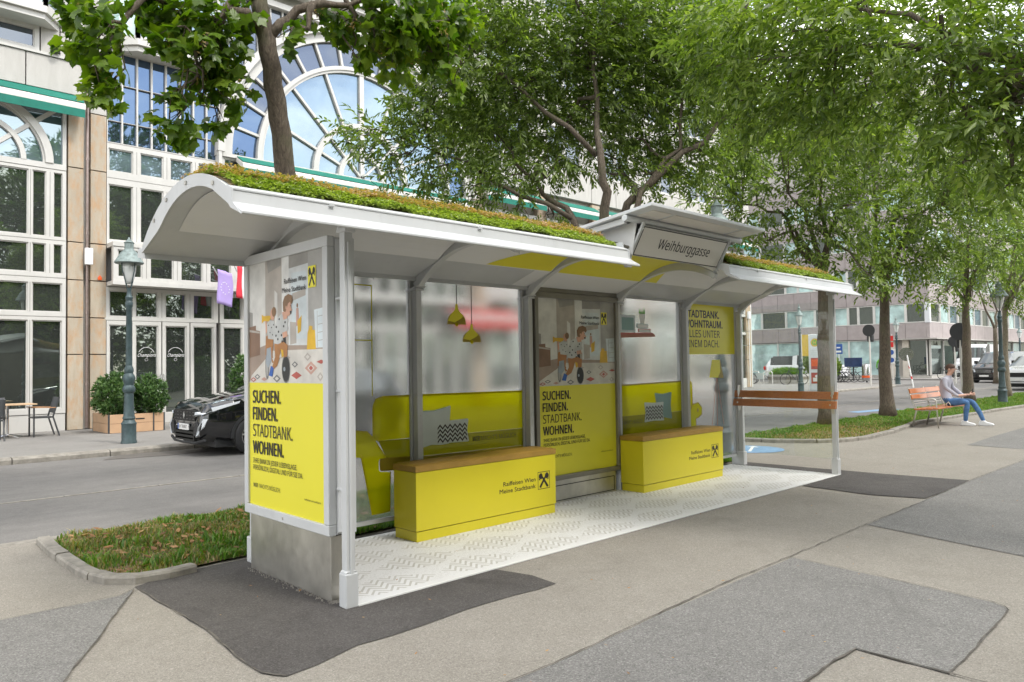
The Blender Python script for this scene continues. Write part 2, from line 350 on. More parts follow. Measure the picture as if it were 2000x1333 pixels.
# ------------------------------------------------------------------ helpers
WL = {}       # object name -> world offset of its frame
def off(parent): return WL.get(parent.name, Vector((0, 0, 0))) if parent is not None else Vector((0, 0, 0))
class MB:
    def __init__(s): s.v = []; s.f = []; s.m = []
    def add(s, vs, fs, mi=0):
        k = len(s.v); s.v += [tuple(v) for v in vs]; s.f += [[i + k for i in q] for q in fs]; s.m += [mi] * len(fs); return s
    def box(s, a, b, mi=0):
        (x0, y0, z0), (x1, y1, z1) = a, b
        if x0 > x1: x0, x1 = x1, x0
        if y0 > y1: y0, y1 = y1, y0
        if z0 > z1: z0, z1 = z1, z0
        return s.add([(x0, y0, z0), (x1, y0, z0), (x1, y1, z0), (x0, y1, z0), (x0, y0, z1), (x1, y0, z1), (x1, y1, z1), (x0, y1, z1)],
                     [(0, 3, 2, 1), (4, 5, 6, 7), (0, 1, 5, 4), (1, 2, 6, 5), (2, 3, 7, 6), (3, 0, 4, 7)], mi)
    def prism(s, poly, fn, d, mi=0):
        """poly: 2-D outline; fn(u, v, t) gives the 3-D point; extruded from t=0 to t=d"""
        n = len(poly)
        vs = [fn(u, v, 0) for u, v in poly] + [fn(u, v, d) for u, v in poly]
        fs = [list(range(n))[::-1], list(range(n, 2 * n))] + [(i, (i + 1) % n, n + (i + 1) % n, n + i) for i in range(n)]
        return s.add(vs, fs, mi)
    def bar(s, p, q, w, h=None, up=(0, 0, 1), mi=0):
        p, q = Vector(p), Vector(q); h = h or w; d = (q - p).normalized(); up = Vector(up)
        if abs(d.dot(up)) > .98: up = Vector((0, 1, 0)) if abs(d.y) < .9 else Vector((1, 0, 0))
        sd = d.cross(up).normalized() * w / 2; u2 = sd.cross(d).normalized() * h / 2
        vs = [p - sd - u2, p + sd - u2, p + sd + u2, p - sd + u2, q - sd - u2, q + sd - u2, q + sd + u2, q - sd + u2]
        return s.add(vs, [(0, 1, 2, 3), (7, 6, 5, 4), (0, 4, 5, 1), (1, 5, 6, 2), (2, 6, 7, 3), (3, 7, 4, 0)], mi)
    def tube(s, pts, rad, n=8, mi=0, cap=True):
        pts = [Vector(p) for p in pts]
        if not hasattr(rad, '__len__'): rad = [rad] * len(pts)
        vs = []; fs = []
        t = (pts[1] - pts[0]).normalized(); a = t.orthogonal().normalized()
        for i, p in enumerate(pts):
            if i: t2 = ((pts[min(i + 1, len(pts) - 1)] - pts[i - 1])).normalized()
            else: t2 = t
            a = (a - t2 * a.dot(t2)).normalized(); b = t2.cross(a)
            for k in range(n):
                an = 2 * math.pi * k / n; vs.append(p + (a * math.cos(an) + b * math.sin(an)) * rad[i])
        for i in range(len(pts) - 1):
            for k in range(n): fs.append((i * n + k, i * n + (k + 1) % n, (i + 1) * n + (k + 1) % n, (i + 1) * n + k))
        if cap: fs.append(tuple(range(n))[::-1]); fs.append(tuple(range((len(pts) - 1) * n, len(pts) * n)))
        return s.add(vs, fs, mi)
    def lathe(s, prof, c=(0, 0, 0), n=16, mi=0):
        vs = []; fs = []; m = len(prof)
        for r, z in prof:
            for k in range(n):
                a = 2 * math.pi * k / n; vs.append((c[0] + r * math.cos(a), c[1] + r * math.sin(a), c[2] + z))
        for i in range(m - 1):
            for k in range(n): fs.append((i * n + k, i * n + (k + 1) % n, (i + 1) * n + (k + 1) % n, (i + 1) * n + k))
        fs.append(tuple(range(n))[::-1]); fs.append(tuple(range((m - 1) * n, m * n)))
        return s.add(vs, fs, mi)
    def build(s, name, mat, parent=None, bevel=0, smooth=False, seg=2, auto=False):
        o_ = off(parent)
        me = bpy.data.meshes.new(name)
        me.from_pydata([(v[0] - o_.x, v[1] - o_.y, v[2] - o_.z) for v in s.v], [], s.f)
        for mm in (mat if isinstance(mat, (list, tuple)) else [mat]): me.materials.append(MATS[mm])
        if any(s.m): me.polygons.foreach_set('material_index', s.m)
        if smooth or auto: me.polygons.foreach_set('use_smooth', [True] * len(me.polygons))
        me.update()
        if auto: me.set_sharp_from_angle(angle=R(35))
        o = bpy.data.objects.new(name, me); col.objects.link(o)
        if parent is not None: o.parent = parent
        WL[o.name] = o_.copy()
        if bevel:
            b = o.modifiers.new('bevel', 'BEVEL'); b.width = bevel; b.segments = seg; b.limit_method = 'ANGLE'; b.angle_limit = R(40)
        return o
def raw(name, V, F, mat, parent=None, smooth=False):
    """numpy mesh: V (n,3), F (m,k) same k"""
    V = np.asarray(V, dtype=np.float32); F = np.asarray(F, dtype=np.int32)
    o_ = off(parent)
    V = V - np.array([o_.x, o_.y, o_.z], dtype=np.float32)
    me = bpy.data.meshes.new(name); k = F.shape[1]
    me.vertices.add(len(V)); me.vertices.foreach_set('co', V.ravel())
    me.loops.add(F.size); me.loops.foreach_set('vertex_index', F.ravel())
    me.polygons.add(len(F)); me.polygons.foreach_set('loop_start', np.arange(0, F.size, k, dtype=np.int32))
    me.update(calc_edges=True); me.materials.append(MATS[mat])
    if smooth: me.polygons.foreach_set('use_smooth', np.ones(len(F), dtype=bool))
    o = bpy.data.objects.new(name, me); col.objects.link(o)
    if parent is not None: o.parent = parent
    WL[o.name] = o_.copy()
    return o
def tag(o, label=None, cat=None, group=None, kind=None):
    if label: o['label'] = label
    if cat: o['category'] = cat
    if group: o['group'] = group
    if kind: o['kind'] = kind
    return o
def thing(name, label, cat, loc=(0, 0, 0), group=None, rz=0):
    o = bpy.data.objects.new(name, None); col.objects.link(o); o.location = loc; o.rotation_euler = (0, 0, rz)
    o.empty_display_size = .1
    WL[o.name] = Vector(loc)
    return tag(o, label, cat, group)
def dup(root, loc, rz=0, label=None, group=None, scale=None):
    r = root.copy(); col.objects.link(r); r.location = loc; r.rotation_euler = (0, 0, rz)
    if scale: r.scale = (scale,) * 3
    WL[r.name] = Vector(loc)
    if label: r['label'] = label
    if group: r['group'] = group
    for ch in list(root.children):
        c = ch.copy(); col.objects.link(c); c.parent = r
        for gch in list(ch.children):
            d = gch.copy(); col.objects.link(d); d.parent = c
    return r
def struct(o): o['kind'] = 'structure'; return o

FONTS = {}
try:      # the plain face that ships with Blender; the built-in one serves otherwise
    FONTS['h'] = bpy.data.fonts.load(os.path.join(bpy.utils.resource_path('LOCAL'), 'datafiles', 'fonts', 'NotoSansHebrew-Regular.woff2'))
except Exception: pass
def text_mesh(s, face):
    c = bpy.data.curves.new('lettering', 'FONT'); c.body = s; c.resolution_u = 3
    if face in FONTS: c.font = FONTS[face]
    o = bpy.data.objects.new('lettering', c); col.objects.link(o)
    me = bpy.data.meshes.new_from_object(o)
    col.objects.unlink(o); bpy.data.objects.remove(o)
    return me
CAPH = {}
def lettering(s, o, u, v, cap, mat, parent, width=None, bold=0.0, right=False, name='lettering', shear=0):
    """flat print: o lower left (or lower right) of the base line, u and v unit directions"""
    face = 'g' if ('Wien' in s or 'Meine' in s) else 'h'
    if face not in CAPH:
        h = text_mesh('H', face); CAPH[face] = max(q.co.y for q in h.vertices)
    me = text_mesh(s, face); n = len(me.vertices); co = np.empty(n * 3, dtype=np.float32); me.vertices.foreach_get('co', co); co = co.reshape(-1, 3)
    x0, x1 = co[:, 0].min(), co[:, 0].max(); k = cap / CAPH[face]; kx = (width / (x1 - x0)) if width else k
    U, Vv, O = np.array(u, float), np.array(v, float), np.array(o, float)
    xx = (co[:, 0] - (x1 if right else x0)) * kx + co[:, 1] * k * shear
    P = O[None] + xx[:, None] * U[None] + (co[:, 1] * k)[:, None] * Vv[None]
    of = off(parent); P -= np.array([of.x, of.y, of.z])[None]
    if bold:      # heavier weight: the same outline struck five times, a hair apart
        h = bold * k * 1.9; N_ = np.cross(U, Vv); F = [tuple(p.vertices) for p in me.polygons]; VV = []; FF = []
        for q, (a, b) in enumerate(((0, 0), (h, 0), (-h, 0), (0, h * .7), (0, -h * .7))):
            VV.append(P + U * a + Vv * b + N_ * (q * .00002)); FF += [tuple(i + q * n for i in f_) for f_ in F]
        me = bpy.data.meshes.new('lettering'); me.from_pydata([tuple(v) for v in np.concatenate(VV)], [], FF); me.update()
    else: me.vertices.foreach_set('co', P.astype(np.float32).ravel()); me.update()
    me.materials.clear(); me.materials.append(MATS[mat])
    ob = bpy.data.objects.new(name, me); col.objects.link(ob); ob.parent = parent; WL[ob.name] = of.copy()
    return ob
class Print:
    """a printed sheet: shapes given in (u, v) metres on a plane, each on its own hair-thin layer"""
    def __init__(s, o, u, v, n, parent, step=.00018):
        s.o, s.u, s.v, s.nv, s.p, s.k, s.step = Vector(o), Vector(u), Vector(v), Vector(n), parent, 0, step
    def pt(s, a, b, l): return s.o + s.u * a + s.v * b + s.nv * (l * s.step)
    def poly(s, pts, mat, name='print', l=None):
        if l is None: s.k += 1; l = s.k
        m = MB(); m.add([s.pt(a, b, l) for a, b in pts], [list(range(len(pts)))])
        return m.build(name, mat, s.p)
    def polys(s, lst, mat, name='print'):
        s.k += 1; m = MB()
        for pts in lst: m.add([s.pt(a, b, s.k) for a, b in pts], [list(range(len(pts)))])
        return m.build(name, mat, s.p)
    def rect(s, a0, b0, a1, b1, mat, name='print'): return s.poly([(a0, b0), (a1, b0), (a1, b1), (a0, b1)], mat, name)
    def disc(s, a, b, ra, rb, mat, name='print', n=18, rot=0):
        return s.poly([(a + ra * math.cos(t) * math.cos(rot) - rb * math.sin(t) * math.sin(rot), b + ra * math.cos(t) * math.sin(rot) + rb * math.sin(t) * math.cos(rot)) for t in [2 * math.pi * i / n for i in range(n)]], mat, name)
    def stroke(s, pts, w, mat, name='print', closed=False):
        s.k += 1; m = MB(); P = pts + ([pts[0]] if closed else [])
        for (a, b), (c, d) in zip(P[:-1], P[1:]):
            dx, dy = c - a, d - b; L_ = math.hypot(dx, dy) or 1; nx, ny = -dy / L_ * w / 2, dx / L_ * w / 2; ex, ey = dx / L_ * w * .45, dy / L_ * w * .45
            m.add([s.pt(a - ex + nx, b - ey + ny, s.k), s.pt(a - ex - nx, b - ey - ny, s.k), s.pt(c + ex - nx, d + ey - ny, s.k), s.pt(c + ex + nx, d + ey + ny, s.k)], [(0, 1, 2, 3)])
            s.k += .02
        return m.build(name, mat, s.p)
    def text(s, t, a, b, cap, mat, width=None, bold=0, right=False, name='lettering', shear=0):
        s.k += 1
        return lettering(t, s.pt(a, b, s.k), s.u, s.v, cap, mat, s.p, width, bold, right, name, shear)
def rounded(pts, r, n=4):
    """outline with rounded corners"""
    out = []; N = len(pts)
    for i, p in enumerate(pts):
        a, b, c = Vector(pts[i - 1]), Vector(p), Vector(pts[(i + 1) % N])
        ra = min(r[i] if hasattr(r, '__len__') else r, (a - b).length * .45, (c - b).length * .45)
        if ra < 1e-4: out.append(tuple(b)); continue
        s_, e_ = b + (a - b).normalized() * ra, b + (c - b).normalized() * ra
        for k in range(n + 1):
            t = k / n; q = s_ * (1 - t) ** 2 + b * 2 * t * (1 - t) + e_ * t * t; out.append(tuple(q))
    return out
def crossed_gable(pr, a, b, w, h, frame=True, bg=None):
    """two crossed gable boards with carved heads, printed inside a rectangle whose lower left is (a, b)"""
    if bg: pr.rect(a, b, a + w, b + h, bg, 'emblem_field')
    if frame:
        t = w * .035; pr.stroke([(a, b), (a + w, b), (a + w, b + h), (a, b + h)], t, 'black_ink', 'emblem_border', True)
    def T(x, y): return (a + w * x, b + h * y)
    L1 = [(.10, .13), (.24, .05), (.60, .55), (.66, .62), (.70, .57), (.80, .60), (.92, .66), (.93, .80), (.84, .92), (.70, .93), (.62, .84), (.60, .74), (.44, .57)]
    hook = [(.80, .60), (.93, .62), (.90, .54), (.82, .50)]
    pr.polys([[T(x, y) for x, y in L1], [T(x, y) for x, y in hook]], 'black_ink', 'emblem')
    pr.polys([[T(1 - x, y) for x, y in L1][::-1], [T(1 - x, y) for x, y in hook][::-1]], 'black_ink', 'emblem')

# ------------------------------------------------------------------ ground
def sheet(name, pts, z, mat, wob=0.0, skirt=0, parent=None):
    """flat ground piece with slightly uneven edge"""
    P = []
    N = len(pts)
    for i in range(N):
        a, b = Vector(pts[i]), Vector(pts[(i + 1) % N]); n = max(1, int((b - a).length / .18)) if wob else 1
        for k in range(n):
            q = a.lerp(b, k / n)
            if wob and k: q += Vector((random.uniform(-wob, wob), random.uniform(-wob, wob)))
            P.append(q)
    m = MB(); m.add([(q.x, q.y, z) for q in P], [list(range(len(P)))])
    o = m.build(name, mat, parent)
    if parent is None: struct(o)
    return o
m = MB()   # one big ground sheet, everything else lies on it
m.add([(-400, -400, -.05), (400, -400, -.05), (400, 400, -.05), (-400, 400, -.05)], [(0, 1, 2, 3)]); struct(m.build('ground', 'road_asphalt'))
sheet('road', [(-90, 3.81), (120, 3.81), (120, 6.37), (-90, 6.37)], -.03, 'road_asphalt')
sheet('road_lane', [(-90, 6.40), (120, 6.40), (120, 10.7), (-90, 10.7)], -.03, 'road_asphalt')
m = MB()
for i in range(60): m.box((-20 + i * 1.1, 6.36 + random.uniform(-.006, .006), -.04), (-20 + i * 1.1 + 1.08, 6.415, -.024 + random.uniform(0, .003)))
jt = m.build('road_joint', 'kerb_granite'); struct(jt)
m = MB(); m.box((-90, -30, -.045), (120, 3.66, 0)); pv = struct(m.build('pavement', 'pavement_asphalt'))
m = MB(); m.box((-90, 11.0, -.045), (44, 60, .06)); struct(m.build('far_pavement', 'walk_asphalt'))
m = MB(); m.box((58.2, 14.5, -.045), (120, 60, .06)); m.box((55.5, 12.3, -.045), (120, 14.4, .05)); m.box((55.5, 14.4, -.045), (58.1, 40, .05)); struct(m.build('corner_pavement', 'walk_asphalt'))
def kerb(name, pts, w, z0, z1, L_=.95, mat='kerb_granite', parent=None):
    """kerb stones laid one by one along a line, small gaps between"""
    root = parent
    if root is None: root = thing(name, None, None); root['kind'] = 'structure'
    P = [Vector(p) for p in pts]; acc = []
    tot = sum((b - a).length for a, b in zip(P[:-1], P[1:]))
    def at(s):
        for a, b in zip(P[:-1], P[1:]):
            l = (b - a).length
            if s <= l + 1e-6: return a.lerp(b, s / l)
            s -= l
        return P[-1]
    n = max(1, round(tot / L_)); st = tot / n
    for i in range(n):
        mm = MB(); K = 5; a0 = i * st + .008; a1 = (i + 1) * st - .008
        c = [at(a0 + (a1 - a0) * k / (K - 1)) for k in range(K)]
        vs = []; dz = random.uniform(-.006, .006)
        for k in range(K):
            d = (c[min(k + 1, K - 1)] - c[max(k - 1, 0)]).normalized(); nx = Vector((-d.y, d.x)) * w / 2
            A, B = c[k] - nx, c[k] + nx; e = .14
            vs += [(A.x, A.y, z0), (A.x, A.y, z1 + dz - w * e), (A.lerp(B, .12).x, A.lerp(B, .12).y, z1 + dz), (A.lerp(B, .88).x, A.lerp(B, .88).y, z1 + dz), (B.x, B.y, z1 + dz - w * e), (B.x, B.y, z0)]
        fs = [tuple(range(6))[::-1], tuple(range((K - 1) * 6, K * 6))]
        for k in range(K - 1):
            for j in range(5): fs.append((k * 6 + j, k * 6 + j + 1, (k + 1) * 6 + j + 1, (k + 1) * 6 + j))
        mm.add(vs, fs); mm.build('kerb_stone', mat, root)
    return root
kerb('road_kerb', [(-12, 3.735), (60, 3.735)], .14, -.05, .004, 1.6)
kerb('far_kerb', [(-12, 10.86), (40.5, 10.86), (42.6, 11.6), (43.6, 13.2), (43.9, 15), (43.9, 30)], .27, -.05, .075, 1.5)

# mended areas of the pavement
DARK = [(-.87, 1.49), (-.86, .9), (-.85, .29), (-.9, -.3), (-.9, -.55), (-.83, -.67), (-.65, -.65), (-.37, -.57), (.04, -.58), (.58, -.55), (1.01, -.585), (1.19, -.58), (1.22, -.32), (1.14, 0), (1.14, .3), (7.3, .3), (7.3, 1.66), (.2, 1.66), (-.6, 1.63)]
sheet('asphalt_patch', DARK, .004, 'dark_asphalt', .012)
sheet('asphalt_patch', [(7.31, 1.62), (6.7, -.03), (6.1, -.03), (5.99, -.85), (6.15, -1.36), (6.87, -1.37), (7.76, -1.35), (7.66, -.4), (7.62, .4), (7.6, 1.62)], .008, 'dark_asphalt', .008)
sheet('asphalt_patch', [(-6.5, 1.36), (-1.4, 1.36), (-1.0, 1.35), (-.89, 1.44), (-1.3, .64), (-1.65, .0), (-2.4, -1.4), (-6.5, -1.4)], .004, 'grey_asphalt', .006)
sheet('asphalt_patch', [(2.91, -1.43), (2.82, -2.21), (2.73, -2.79), (2.69, -2.86), (2.61, -2.9), (1.63, -2.93), (1.40, -2.93), (1.41, -2.49), (1.12, -2.48), (.86, -2.49), (.2, -2.5), (-1.2, -2.5), (-1.2, -1.5), (.26, -1.5), (1.23, -1.45)], .004, 'grey_asphalt', .006)
sheet('asphalt_patch', [(4.45, -1.40), (4.10, -2.67), (3.9, -4.2), (9.5, -4.4), (14.5, -4.2), (12.6, -1.4), (10.27, -1.39), (7.75, -1.36)], .004, 'grey_asphalt', .006)
sheet('asphalt_patch', [(11.95, -.22), (11.75, -1.3), (22, -1.35), (22, -.2), (16.2, -.17), (14.2, -.16)], .004, 'grey_asphalt', .006)
sheet('asphalt_patch', [(13.6, -1.5), (25, -1.5), (25, -3.6), (13.9, -3.6)], .008, 'grey_asphalt', .006)
sheet('damp_patch', [(1.2, 10.1), (2.2, 9.9), (3.6, 10.0), (6, 10.2), (9, 10.3), (9, 10.68), (1.6, 10.68)], -.024, 'damp_asphalt', .04)
def crack(pts, w, z=.0095, jit=.012):
    m = MB(); P = []
    for (x0, y0), (x1, y1) in zip(pts[:-1], pts[1:]):
        n = max(2, int(math.hypot(x1 - x0, y1 - y0) / .07))
        for k in range(n): P.append((x0 + (x1 - x0) * k / n + random.uniform(-jit, jit) * .5, y0 + (y1 - y0) * k / n + random.uniform(-jit, jit) * .5))
    P.append(pts[-1]); ws = [w * random.uniform(.35, 1.3) for _ in P]
    for i in range(len(P) - 1):
        dx, dy = P[i + 1][0] - P[i][0], P[i + 1][1] - P[i][1]; l = math.hypot(dx, dy) or 1; nx, ny = -dy / l / 2, dx / l / 2
        m.add([(P[i][0] + nx * ws[i], P[i][1] + ny * ws[i], z), (P[i][0] - nx * ws[i], P[i][1] - ny * ws[i], z), (P[i + 1][0] - nx * ws[i + 1], P[i + 1][1] - ny * ws[i + 1], z), (P[i + 1][0] + nx * ws[i + 1], P[i + 1][1] + ny * ws[i + 1], z)], [(0, 1, 2, 3)])
    return m
cm = MB()
for pts, w in [([(-1.2, -1.5), (.26, -1.5), (1.23, -1.44), (2.15, -1.4), (2.94, -1.41), (4.32, -1.39), (5.91, -1.4), (7.75, -1.35), (10.3, -1.39), (30, -1.35)], .016),
               ([(2.91, -1.42), (2.82, -2.21), (2.73, -2.79), (2.69, -2.86), (2.61, -2.9)], .012), ([(2.61, -2.9), (1.63, -2.93), (1.40, -2.93), (1.41, -2.49)], .016), ([(1.41, -2.49), (1.12, -2.48), (.2, -2.5)], .026), ([(1.40, -2.95), (1.41, -2.49)], .026),
               ([(1.40, -2.95), (1.39, -4.5)], .02), ([(-.89, 1.44), (-1.3, .64), (-1.65, 0), (-2.4, -1.4)], .018), ([(-6.5, 1.36), (-1.0, 1.35), (-.89, 1.44)], .010), ([(4.45, -1.40), (4.10, -2.67), (3.9, -4.2)], .008),
               ([(-.87, 1.46), (-.86, .9), (-.85, .29), (-.9, -.3), (-.9, -.55), (-.83, -.67)], .02), ([(11.9, 1.4), (12.2, -1.36)], .008), ([(18.1, 1.3), (18.4, -1.36)], .008)]:
    q = crack(pts, w * .55); cm.add(q.v, q.f)
struct(cm.build('pavement_crack', 'crack_tar'))

# grass islands
ISL1 = [(-.95, 3.45), (-.98, 3.0), (-.97, 2.1), (-.93, 1.80), (-.84, 1.68), (-.6, 1.66), (-.2, 1.70), (7.9, 1.70), (8.3, 1.9), (8.45, 2.6), (8.3, 3.4), (8.1, 3.64), (-.8, 3.64)]
sheet('planting_bed', ISL1, .02, 'soil', 0)
ISL2 = [(10.35, 3.62), (10.25, 3.2), (10.45, 2.5), (10.75, 2.0), (11.2, 1.68), (11.9, 1.52), (13.5, 1.6), (16, 1.95), (19, 1.8), (24, 1.5), (34, 1.5), (34, 3.64)]
sheet('planting_bed', ISL2, .02, 'soil', 0)
kerb('bed_kerb', [(-1.0, 3.55), (-1.03, 3.0), (-1.02, 2.1), (-.98, 1.78), (-.86, 1.62), (-.62, 1.58), (-.42, 1.61)], .11, -.03, .055, .95)
kerb('bed_kerb', [(10.3, 3.6), (10.19, 3.2), (10.39, 2.46), (10.7, 1.95), (11.17, 1.61), (11.9, 1.45), (13.5, 1.53), (16, 1.88), (19, 1.73), (24, 1.43), (34, 1.43)], .12, -.03, .07, .95)

def inside(poly, x, y):
    poly = np.array(poly); c = np.zeros(len(x), bool); j = len(poly) - 1
    for i in range(len(poly)):
        xi, yi = poly[i]; xj, yj = poly[j]
        c ^= ((yi > y) != (yj > y)) & (x < (xj - xi) * (y - yi) / (yj - yi + 1e-12) + xi); j = i
    return c
def blades(name, poly, n, h0, h1, mat, z=.02, clump=None, seed=1, w=.006):
    g = np.random.default_rng(seed); P = np.array(poly)
    x = g.uniform(P[:, 0].min(), P[:, 0].max(), n * 3); y = g.uniform(P[:, 1].min(), P[:, 1].max(), n * 3)
    k = inside(poly, x, y)
    if clump is not None: k &= clump(x, y, g)
    x, y = x[k][:n], y[k][:n]; n = len(x)
    h = g.uniform(h0, h1, n) * (.6 + .4 * np.sin(x * 7 + 1.3) * np.sin(y * 9)) ; a = g.uniform(0, 2 * np.pi, n); ln = g.uniform(.1, 1.0, n) * h; b = a + g.uniform(-.5, .5, n)
    ww = w * g.uniform(.6, 1.3, n)
    base = np.stack([x, y, np.full(n, z)], 1); sd = np.stack([np.cos(a + np.pi / 2), np.sin(a + np.pi / 2), np.zeros(n)], 1) * ww[:, None]
    mid = base + np.stack([np.cos(b) * ln * .3, np.sin(b) * ln * .3, h * .65], 1); tip = base + np.stack([np.cos(b) * ln, np.sin(b) * ln, h * .95], 1)
    V = np.stack([base - sd, base + sd, mid + sd * .7, mid - sd * .7, tip], 1).reshape(-1, 3)
    i = np.arange(n)[:, None] * 5
    F = np.concatenate([i + np.array([0, 1, 2]), i + np.array([0, 2, 3]), i + np.array([3, 2, 4])])
    o = raw(name, V, F, mat); tag(o, kind='stuff'); return o
def pat(x, y): return .5 + .25 * np.sin(x * 2.1 + 1.7 * np.sin(y * 1.9)) + .25 * np.sin(y * 3.7 + x * 1.3) 
tag(blades('grass', ISL1, 42000, .03, .085, 'grass_blade', clump=lambda x, y, g: g.random(len(x)) < .35 + .75 * pat(x, y) * (.30 + .70 * (x > -.05)), seed=3), 'green grass growing in the bed behind the bus shelter', 'grass')
tag(blades('grass', [(-.2, 1.68), (7.8, 1.68), (7.8, 2.15), (-.2, 2.15)], 15000, .06, .13, 'grass_blade', seed=4), 'taller bright grass tufts along the back foot of the shelter', 'grass')
tag(blades('dry_grass', ISL1, 15000, .02, .10, 'grass_dry', clump=lambda x, y, g: (x < 1.2) & (g.random(len(x)) < 1.0 - .7 * pat(x, y)), seed=5), 'dry straw coloured grass at the kerbed corner of the left bed', 'grass')
def far_cl(x, y, g): return g.random(len(x)) < np.where((x > 11) & (x < 14.5) & (y < 2.9), .16, .75) * (.4 + .6 * pat(x, y))
tag(blades('grass', ISL2, 52000, .03, .09, 'grass_blade', clump=far_cl, seed=6, w=.008), 'green grass in the long bed around the trees on the right', 'grass')
tag(blades('dry_grass', ISL2, 16000, .02, .07, 'grass_dry', clump=lambda x, y, g: g.random(len(x)) < np.where((x > 10.8) & (x < 16) & (y < 3), .9, .18), seed=7, w=.008), 'dry yellow grass at the rounded end of the right bed', 'grass')
def litter(name, poly, n, seed, s=.03):
    g = np.random.default_rng(seed); P = np.array(poly); x = g.uniform(P[:, 0].min(), P[:, 0].max(), n * 3); y = g.uniform(P[:, 1].min(), P[:, 1].max(), n * 3); k = inside(poly, x, y)
    x, y = x[k][:n], y[k][:n]; n = len(x); a = g.uniform(0, 6.28, n); L_ = s * g.uniform(.5, 1.4, n); z = g.uniform(.025, .07, n)
    d = np.stack([np.cos(a), np.sin(a), g.uniform(-.4, .4, n)], 1) * L_[:, None]; e = np.stack([-np.sin(a), np.cos(a), g.uniform(-.4, .4, n)], 1) * (L_ * .45)[:, None]
    c = np.stack([x, y, z], 1); V = np.stack([c - d, c + e, c + d, c - e], 1).reshape(-1, 3); F = np.arange(n * 4).reshape(-1, 4)
    return tag(raw(name, V, F, 'dead_leaf'), kind='stuff')
tag(blades('weeds', ISL1, 2600, .07, .16, 'grass_blade', clump=lambda x, y, g: g.random(len(x)) < (np.sin(x * 5.3 + 1) * np.sin(y * 6.1) > .35), seed=31, w=.011), 'broad leaved weeds and long grass tufts in the left bed', 'weeds')
tag(litter('fallen_leaves', [(-.9, 1.7), (2.2, 1.7), (2.2, 3.6), (-.9, 3.6)], 520, 8, .04), 'brown fallen leaves lying in the left grass bed', 'leaves')
tag(litter('fallen_leaves', ISL2, 500, 9), 'brown fallen leaves lying in the right grass bed', 'leaves')
# blue painted disc with a white arrow between the two beds and blue bay marks on the road
rt = thing('path_marking', 'blue painted disc with a white arrow on the path beyond the shelter', 'road marking', (9.2, 2.3, .004))
pr = Print((9.15, 2.3, .004), (1, 0, 0), (0, 1, 0), (0, 0, 1), rt, .002)
pr.disc(0, 0, .55, .55, 'blue_marking', 'disc', 28)
pr.stroke([(-.3, -.15), (.3, .12)], .05, 'white_ink', 'arrow'); pr.poly([(.42, .17), (.22, .18), (.3, .0)], 'white_ink', 'arrow_head'); pr.disc(-.15, .12, .09, .09, 'white_ink', 'symbol', 12)
sheet('blue_bay_marking', [(19.4, 4.5), (21.6, 4.1), (21.8, 4.5), (19.6, 4.9)], -.024, 'blue_marking', .01)

tag(litter('grit', [(-1.2, -3.5), (12, -3.5), (12, 1.4), (-1.2, 1.4)], 260, 12, .010), 'tiny scraps of leaf and grit scattered over the footway', 'grit')
g = np.random.default_rng(77); V = []; F = []
for i in range(420):      # gravel worked loose along the foot of the steel plinth
    a = g.random(); q = (np.array([-.10, 1.38 - 1.22 * g.random()]) if a < .6 else np.array([-.1 + .17 * g.random(), .17])) + g.normal(0, .018, 2); r_ = g.uniform(.003, .009); k = len(V)
    V += [(q[0] - r_, q[1] - r_, .005), (q[0] + r_, q[1] - r_ * .6, .005), (q[0] + r_ * .4, q[1] + r_, .005), (q[0], q[1], .005 + r_ * 1.4)]; F += [(k, k + 1, k + 3), (k + 1, k + 2, k + 3), (k + 2, k, k + 3)]
tag(raw('gravel', np.array(V), np.array(F), 'kerb_granite'), 'loose gravel along the foot of the steel plinth', 'gravel', kind='stuff')
